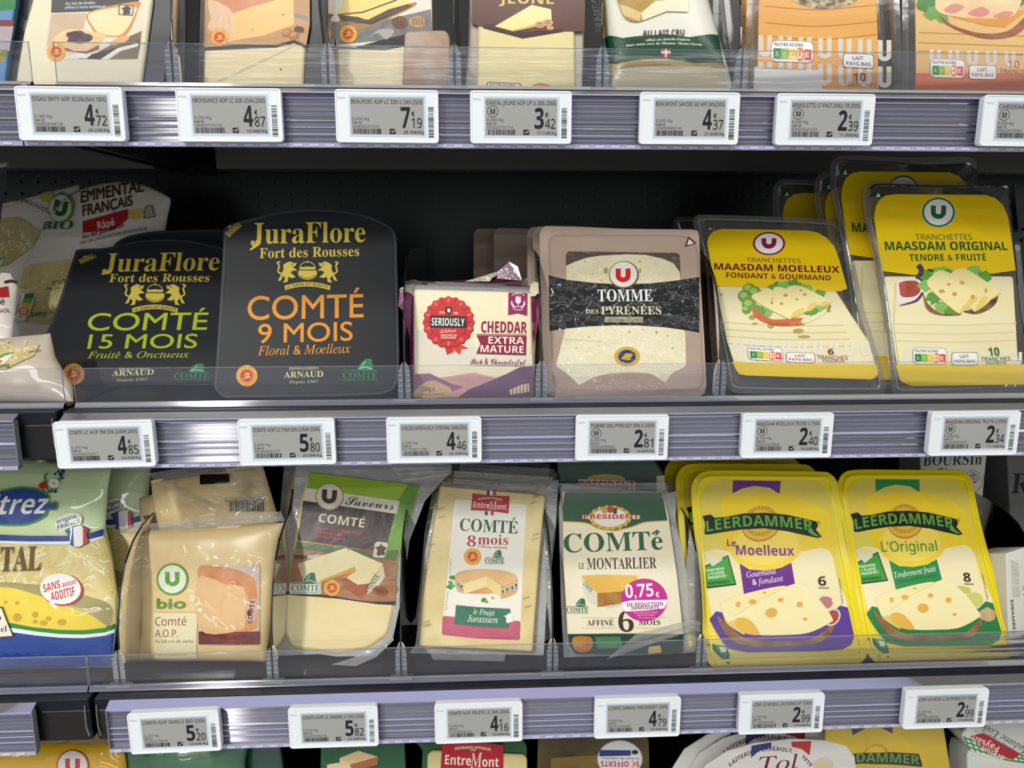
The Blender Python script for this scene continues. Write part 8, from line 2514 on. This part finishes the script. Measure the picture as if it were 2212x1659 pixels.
t.seal('film_crease', [(1400,520),(1880,300),(1890,312),(1420,530)], CLEAR, .001,2, .0004)
A = t.art('mark', 'ink')
A.P('3a4a3a', [(1808,444),(1818,442),(1820,455),(1810,452)])
A.build()

t = wedge_pack('walnut_cheese_pack', 'cheese wedge with walnuts and slices on a grey cloth label', (730,207),(942,207), C2,
               [(70,620),(60,0),(40,-420),(690,-420),(700,260),(740,620)],
               [(92,600),(82,310),(60,-380),(688,-380),(696,280),(725,520),(725,600)], mat('c8bfae', 'film'), mat('e2d4a8/eadcb4/8', 'film'))
A = t.art('label_print', 'gloss')
A.P('e2dcd0', [(28,-300),(690,-300),(697,278),(560,292),(400,322),(200,318),(84,312),(60,150),(40,60)])
A.P('6a6864/7c7a76/120', [(56,140),(300,150),(690,60),(697,210),(400,260),(84,290)])
A.P('1e1e1e', [(82,300),(200,306),(400,250),(560,215),(697,205),(697,278),(560,292),(400,324),(200,320),(84,316)])
A.P('a8a49c', [(300,230),(360,190),(440,190),(448,215),(400,255),(350,215)], sm=True)
A.P('a87a34', [(100,130),(250,150),(560,20),(570,50),(300,170),(160,195),(110,170)], sm=True)
A.P('3a2a1a', [(85,95),(330,60),(480,0),(570,40),(310,160),(110,135)])
A.P('efcf70/f4dc8c/8', [(90,90),(120,20),(150,-120),(470,-100),(565,20),(420,60),(280,130),(220,110),(130,100)])
A.S('5a3a20', [(85,96),(250,80),(470,0)], 10)
A.S('5a3a20', [(110,138),(300,130),(560,35)], 10)
for x, y, r, c in ((488,146,56, '5a3420/7a4a2c/60'),(604,140,52, '9a6a40/c89a68/60')):
    blob(A, c, x, y, r, r * .72,12, .12, int(x))
    for i in range(4):
        A.S('3c2214', [(x - r * .6 + i * r * .35, y - r * .4),(x - r * .4 + i * r * .35, y + r * .45)], 5)
A.build()
A = t.art('quality_seal', 'gloss')
seal(A, 157,220,58)
A.build()
F = Face((905,203),(985,203), Z_TOP, 16)
t2 = Thing('walnut_cheese_pack', 'cheese wedge in cloudy film sticking out behind the walnut one', 'cheese pack', F, C2, 'cheese wedges on the top shelf')
t2.slab('cheese', [(500,600),(520,200),(700,190),(788,190),(812,230),(822,420),(800,600)], -.02,0, mat('b8a898/a88868/30', 'film'), r=.004, bev=.002)

t = wedge_pack('brown_label_cheese_pack', 'cream cheese slab with a brown label and wedge picture', (1004,207),(1260,207), C2,
               [(900,620),(928,280),(950,-420),(1690,-420),(1682,200),(1670,620)],
               [(984,600),(990,300),(1002,-380),(1612,-380),(1620,200),(1626,600)], mat('b8b0a0', 'film'), mat('e2d498/eadca6/9', 'film'))
A = t.art('label_print', 'gloss')
A.P('5a3428/643c2e/20', [(950,150),(960,-300),(1690,-300),(1682,204),(1560,205),(1280,250),(1030,180)])
A.T('d8c078', 'JEUNE', 1130,22,1484,26,62, 'b')
A.P('3a2018', [(1026,158),(1100,152),(1290,205),(1555,188),(1530,205),(1285,250),(1030,185)])
A.P('d8b860', [(1100,170),(1215,200),(1470,120),(1466,150),(1220,204)])
A.P('efdf96/f4e8ac/8', [(1102,170),(1340,32),(1466,60),(1470,125),(1215,198)])
for x, y in ((1394,158),(1444,146),(1460,180)):
    A.E('d8a878', x, y, 34 if y < 170 else 22,22 if y < 170 else 14)
    A.E('a8703c', x, y, 22 if y < 170 else 13,12 if y < 170 else 8)
    A.S('ecd0a0', [(x - 18, y),(x + 18, y)], 4)
A.P('3a3430', [(1045,575),(1050,528),(1270,538),(1288,575)], r=20)
A.P('e6dcb4', [(1050,580),(1055,533),(1266,543),(1282,580)], r=20)
A.T('4a443c', 'NUTRI-SCORE', 1070,550,1232,560,14, 'b')
A.E('d8904c', 1400,590,80,54, n=30)
A.build()

CP = (0,0,1)
F = Face((1304,206),(1580,206), Z_TOP, 16)
t = Thing('banded_cheese_pack', 'white cheese pack with a green and gold band', 'cheese pack', F, CP, 'cheese wedges on the top shelf')
t.bag('bag', [(1305,206),(1312,130),(1296,0),(1288,-140)], [(1592,206),(1568,130),(1530,0),(1505,-140)], .012, mat('dcdacc/e4e2d6/9', 'film'), crumple=.0008, freq=24, seed=44, p=5, nx=30, ny=34)
A = t.art('band_print', 'film')
A.P('12452c', [(1300,80),(1345,83),(1400,78),(1440,75),(1490,82),(1550,80),(1562,140),(1500,137),(1440,128),(1400,128),(1330,140),(1308,140)])
A.P('b09448/d0b870/30', [(1308,140),(1330,140),(1400,128),(1440,128),(1500,137),(1562,140),(1568,150),(1500,148),(1440,140),(1400,141),(1320,152)])
A.P('d2c79e/dad0aa/9', [(1318,154),(1400,143),(1440,142),(1560,152),(1572,200),(1318,202)])
A.T('2a2a26', 'AU LAIT CRU', 1388,80,1478,78,13, 'b')
A.T('e8e8dc', "Affiné sur planche d'épicéa", 1394,91,1490,90,5, 's', bend=2)
A.T('e8e8dc', 'dans notre cave de Minzier. Haute-Savoie', 1352,102,1516,101,5, 's', bend=3)
A.P('c83038', [(1427,107),(1449,107),(1448,119),(1438,126),(1428,119)])
A.S('f0ece4', [(1438,107),(1438,125)], 4)
A.S('f0ece4', [(1428,114),(1448,114)], 4)
A.P('a8843c/b89448/20', [(1334,-40),(1420,-50),(1480,-20),(1470,18),(1410,22),(1382,48),(1345,34)], sm=True)
A.P('d8bc80', [(1338,10),(1384,28),(1382,48),(1348,36)])
A.P('e8e0c0', [(1384,30),(1415,4),(1486,0),(1486,28),(1440,26),(1388,46)])
A.P('a8904c', [(1276,-120),(1296,-120),(1312,80),(1300,84)])
A.T('3c3418', 'FRANCAIS', 1297,70,1283,-20,9, 'b')
A.build()

def sliced(label, bl, br, outline, body, col, group='sliced cheese on the top shelf'):
    t = Thing('sliced_cheese_pack', label, 'cheese pack', Face(bl, br, Z_TOP, 16), C3, group)
    p = [(u, max(v, .0002)) for u, v in t.uvs(outline)]
    t.part('tray', slab_vf(inset(p, .005),-.014,-.0008, .001, .005), CLEARTRAY)
    t.part('flange', ring_vf(p, inset(p, .0055),-.0008,0), CLEARTRAY)
    t.slab('slices', body, -.011,-.0004, mat(col, 'film'), r=.003, bev=.0008)
    t.n0 = -.0003
    return t


t = sliced('orange sliced cheese pack with white U pattern and score badge', (1625,208),(1950,208),
           [(570,640),(580,0),(585,-380),(1460,-380),(1480,0),(1510,640)], [(640,600),(660,-360),(1340,-360),(1355,215),(1362,600)], 'dc9c48/e4aa58/10/.4,3,1')
A = t.art('slices_print', 'film')
for y in (42,140,218):
    A.S('b87830', [(690, y - 8),(1000, y + 14),(1350, y - 16)], 5, sm=True)
blob(A, '4a3420/c8b488/140', 1040,-10,195,60,14, .06,3)
u_row(A, 'd8d0c4', 690,270,7,117,80,125, .04)
u_row(A, 'd8d0c4', 690,425,7,117,80,125, .04)
A.P('d4d2cc', [(625,392),(1026,418),(1026,600),(622,600)])
A.T('3a3a3a', 'A consommer de preference avant :', 668,408,930,418,14, 'n')
A.T('7a3a50', '10', 1208,476,1282,478,48, 'b')
A.T('7a3a50', 'TRANCHES', 1150,510,1346,514,26, 'n')
A.build()
A = t.art('nutrition_badge', 'film')
nutri(A, 724,234,252,128,-4, .04)
lait(A, 1146,312,182,86, .04, '5a2a5a')
A.build()
copy_thing(t, (-.022, .03,0), 'orange sliced cheese pack just behind and left of the front one', ('nutrition_badge',))

t = sliced('sliced cheddar pack with ham toast picture at the top right', (1960,213),(2290,213),
           [(1500,640),(1495,0),(1500,-380),(2420,-380),(2430,640)], [(1580,600),(1570,-360),(2360,-360),(2370,600)], 'd8ac68/e4bc7c/8/.4,3,1')
A = t.art('slices_print', 'film')
for y in (190,250,300):
    A.S('b88c4c', [(1590, y),(2350, y + 26)], 6)
A.P('c86a3c', [(1575,430),(2360,430),(2365,600),(1572,600)])
u_row(A, 'd8d0c4', 1690,335,6,110,66,90, .03)
A.T('c0442c', '10', 2122,398,2186,400,44, 'n')
A.T('c0442c', 'TRANCHES', 2070,428,2270,434,24, 'n')
A.build()
A = t.art('toast_picture', 'film')
lettuce(A, [(1640,20,60),(1690,70,60),(1620,-40,50),(1730,110,40),(2190,0,50)], 41, '3c7a2c', '6aa04c')
A.P('8a4a34/a86a50/70', [(1715,90),(1800,150),(1960,195),(2120,180),(2230,90),(2230,150),(2140,215),(1990,228),(1850,190),(1750,140)], sm=True)
A.P('d8943c', [(1790,100),(1990,150),(2100,160),(2230,60),(2000,60)])
A.P('ecd09a/e4b890/20', [(1690,0),(1700,60),(1780,92),(1960,108),(2090,105),(2170,70),(2160,-60),(1700,-60)], sm=True)
for q in ([(1740,60),(1800,20),(1860,40),(1800,80)], [(1880,80),(1960,40),(2010,70),(1960,100)], [(2030,95),(2100,66),(2150,78),(2090,110)]):
    A.P('d08a7a', q, sm=True)
A.build()
A = t.art('nutrition_badge', 'film')
nutri(A, 1660,344,204,110,0, .03)
lait(A, 1888,382,162,84, .02, '9a3a3a')
A.build()

# ------------------------------------------------------------------ bottom shelf, only the tops in view
C9, CA, CB = (0,1440,2.989),(700,1440,2.836),(1440,1440,2.865)
GR = 'packs on the bottom shelf'


def low(name, label, bl, br, crop, cat='cheese pack', lean=14):
    return Thing(name, label, cat, Face(bl, br, Z_FLOOR, lean), crop, GR)


t = low('yellow_cheese_bag', 'yellow bag with a red logo at the bottom left', (-60,1885),(300,1885), C9, 'cheese bag')
t.bag('bag', [(-250,1330),(-250,478)], [(880,1330),(812,600),(790,492)], .012, mat('e2b010/e8ba20/8', 'bag'), crumple=.001, seed=51, nx=26, ny=26)
t.seal('top_film', [(-200,335),(720,375),(800,500),(-200,480)], mat('6a5234/7c6444/30', 'bag'), .002,3, .0016)
A = t.art('logo', 'bag')
u_badge(A, 470,640,104, 'c8302c', 'cc2a28', 'ece8e0', 104, .08)
A.P('c8302c', [(752,502),(790,504),(800,560),(780,560)])
A.build()
t = low('green_cheese_bag', 'green bag hanging below the organic comte tag', (270,1880),(590,1880), C9, 'cheese bag')
t.bag('bag', [(850,1320),(815,620),(800,500)], [(1700,1320),(1580,620),(1610,470)], .012, mat('38684a/447654/14', 'bag'), crumple=.0018, seed=53, nx=26, ny=26)
t = low('green_cheese_bag', 'darker green bag partly hidden right of the first green bag', (545,1862),(660,1862), C9, 'cheese bag')
t.bag('bag', [(1600,1270),(1580,620),(1560,440)], [(1900,1270),(1830,620),(1800,470)], .006, mat('1e4a34', 'bag'), crumple=.001, seed=54, nx=18, ny=20)
t = low('green_label_cheese_pack', 'green pack with orange months lettering and a cheese wedge', (690,1880),(872,1880), CA)
t.slab('wrapper', [(-30,1260),(-20,400),(490,410),(530,1260)], -.02,0, mat('2c5c3e/346848/16', 'film'), r=.003)
A = t.art('label_print', 'film')
A.T('c8783c', '4 MOIS MINIMUM', 48,496,320,494,26, 'n')
A.P('e2c48c', [(95,560),(210,515),(330,552),(160,600)])
A.P('b06a3c', [(160,600),(330,552),(328,600),(170,640)])
A.P('e8d4a0', [(95,560),(160,600),(168,660),(98,640)])
A.P('e8d4a0', [(18,600),(90,588),(170,620),(120,660),(20,650)])
A.build()
t = low('red_plate_cheese_block', 'cream cheese block with a big red plate in green wrapper', (900,1884),(1140,1884), CA)
t.slab('wrapper', [(570,1260),(600,520),(552,470),(590,410),(1200,420),(1245,500),(1240,600),(1290,1260)], -.02,-.004, mat('1f4f30/286038/20', 'film'), r=.004)
t.slab('cheese', [(620,1240),(632,540),(660,515),(1220,540),(1244,560),(1260,1240)], -.016,0, mat('d8c88c/e2d49c/14', 'film'), r=.004, bev=.002)
A = t.art('label_print', 'gloss')
A.P('b8202a', [(725,462),(1010,468),(1100,482),(1096,1100),(700,1100),(714,620)])
A.T('efe6dc', 'FROMAGER AFFINEUR', 800,512,1022,518,18, 'b', bend=14)
A.T('efe6dc', '1948', 896,516,928,516,10, 'b')
A.T('efe6dc', 'Entre', 740,598,900,606,58, 'b')
A.T('efe6dc', 'M', 896,620,976,614,88, 'i')
A.T('efe6dc', 'ont', 968,612,1070,614,58, 'b')
A.build()
t = low('stickered_cheese_pack', 'dark pack with a round white cashback sticker upside down', (1150,1876),(1400,1876), CA)
t.slab('wrapper', [(1290,1230),(1310,420),(1900,400),(1990,440),(2010,1230)], -.02,0, mat('2c2418/5a4a20/18', 'film'), r=.004)
A = t.art('label_print', 'film')
A.P('6a5420/7a6428/20', [(1390,560),(1700,540),(1720,1100),(1380,1100)])
A.build()
A = t.art('round_sticker', 'gloss', label='round white sticker with red lettering')
A.E('9a9aa4', 1812,566,140,116, n=40)
A.E('d8d6d6', 1812,566,134,110, n=40)
A.P('2a3a78', [(1688,510),(1880,512),(1880,545),(1686,550)])
A.T('b82438', '5€ OFFERTS', 1930,580,1696,578,34, 'b')
A.T('3a3a4a', 'en bons de reduction', 1930,558,1700,556,12, 'b')
A.E('2a2a2a', 1904,524,20,14)
A.build()

def oval(label, dx, dy, px):
    t = low('round_cheese_tray', label, (1500 + px, 1880 - dy),(1850 + px, 1880 - dy), CB, 'cheese tray', 16)
    c = 720 + dx
    pts = [(c - 660,1240),(c - 600,800),(c - 480,610),(c - 340,520),(c - 170,470),(c + 60,446),(c + 270,456),(c + 390,490),(c + 445,560),(c + 470,800),(c + 500,1240)]
    pts = [(x, y - dy * 2.9) for x, y in pts]
    p = [(u, max(v, .0002)) for u, v in t.uvs(pts)]
    t.part('tray', slab_vf(p, -.012,-.001, .001, .006), mat('c8c6be', 'film'))
    t.part('lid', slab_vf(p, -.0012,0, .0006), mat('d6d5d0/dedcd6/60/.3,6,1', 'gloss'))
    t.n0 = 0
    A = t.art('lettering', 'gloss')
    y0 = -dy * 2.9
    A.P('2a3f86', [(c - 195,490 + y0),(c - 72,468 + y0),(c - 72,500 + y0),(c - 150,524 + y0),(c - 198,565 + y0)])
    A.P('b83a2c', [(c + 52,465 + y0),(c + 175,460 + y0),(c + 165,550 + y0),(c + 115,510 + y0),(c + 55,496 + y0)])
    A.T('5a2030', 'LAITERIES PERREAULT', c - 330,620 + y0, c + 60,535 + y0,26, 'b', bend=60)
    if dx == 0:
        A.T('4a3038', '1919', c + 112,560 + y0, c + 168,620 + y0,24, 'b')
        A.T('6a1c24', 'Tol', c - 140,650 + y0, c + 100,632 + y0,90, 'i')
        A.E('cfc8b4', c + 250,610 + y0,66,46)
        A.E('d8c890', c + 244,616 + y0,40,24)
    A.build()


oval('white round cheese tray with tricolour and arched name, front one', 0,0,0)
oval('white round cheese tray, second of the three', -34,26,6)
oval('white round cheese tray, rearmost of the three', -130,34,-24)
t = low('yellow_slices_bag', 'big yellow pack with green wordmark on the bottom shelf', (1845,1872),(2070,1872), CB)
t.slab('wrapper', [(960,1200),(985,330),(1710,320),(1760,620),(1800,1200)], -.018,0, mat('c8a818/d4b622/12', 'bag'), r=.003, bev=.002)
A = t.art('label_print', 'bag')
A.P('3c2c20', [(1140,345),(1395,335),(1400,415),(1330,380),(1240,378),(1150,425)])
A.E('d8b030', 1296,545,92,74)
for i in range(30):
    a = 6.283 * i / 30
    A.S('6a4a18', [(1296 + 64 * math.cos(a),545 + 52 * math.sin(a)),(1296 + 84 * math.cos(a),545 + 68 * math.sin(a))], 4)
A.P('182018', [(1020,560),(1180,535),(1400,530),(1560,540),(1580,600),(1580,620),(1400,605),(1200,600),(1020,620)])
A.T('5f8a34', 'LEERDAMMER', 970,602,1566,606,56, 'x', bend=18)
A.build()
t = low('gingham_cheese_tub', 'cheese tub with green gingham lid and upside down red name', (2080,1888),(2330,1860), CB, 'cheese tub', 12)
t.slab('tub', [(1900,1230),(1880,560),(1900,500),(2560,480),(2520,1230)], -.05,-.004, mat('d8d8d2', 'card'), bev=.002)
t.slab('lid', [(1826,420),(1880,360),(2000,320),(2560,300),(2600,560),(2290,606),(1960,560),(1880,520)], -.06,0, mat('e2e4dc', 'card'), bev=.002, r=.006)
A = t.art('lid_print', 'gloss')
for i in range(16):
    A.S('3c8a54', [(1842 + i * 34,432 + i * 10),(1878 + i * 34,520 + i * 7)], 9)
for k in range(3):
    A.S('3c8a54', [(1840 + k * 14,440 + k * 28),(2100,520 + k * 28),(2420,610 + k * 8)], 9)
A.P('c8c8c4', [(1872,372),(2000,330),(2500,310),(2560,500),(2280,560),(1990,480)])
A.P('b02830', [(1880,430),(1960,410),(2190,540),(2140,575),(1990,530)])
A.T('e8dcd4', 'Paysan', 2060,495,1900,425,38, 'b')
A.T('e8dcd4', 'Breton', 2090,555,1960,488,34, 'b')
A.T('2c3430', 'Madame Loik', 2260,520,1960,350,44, 'i')
A.T('4a504c', 'Fromage Fouetté', 2160,520,1990,410,20, 'i')
A.build()
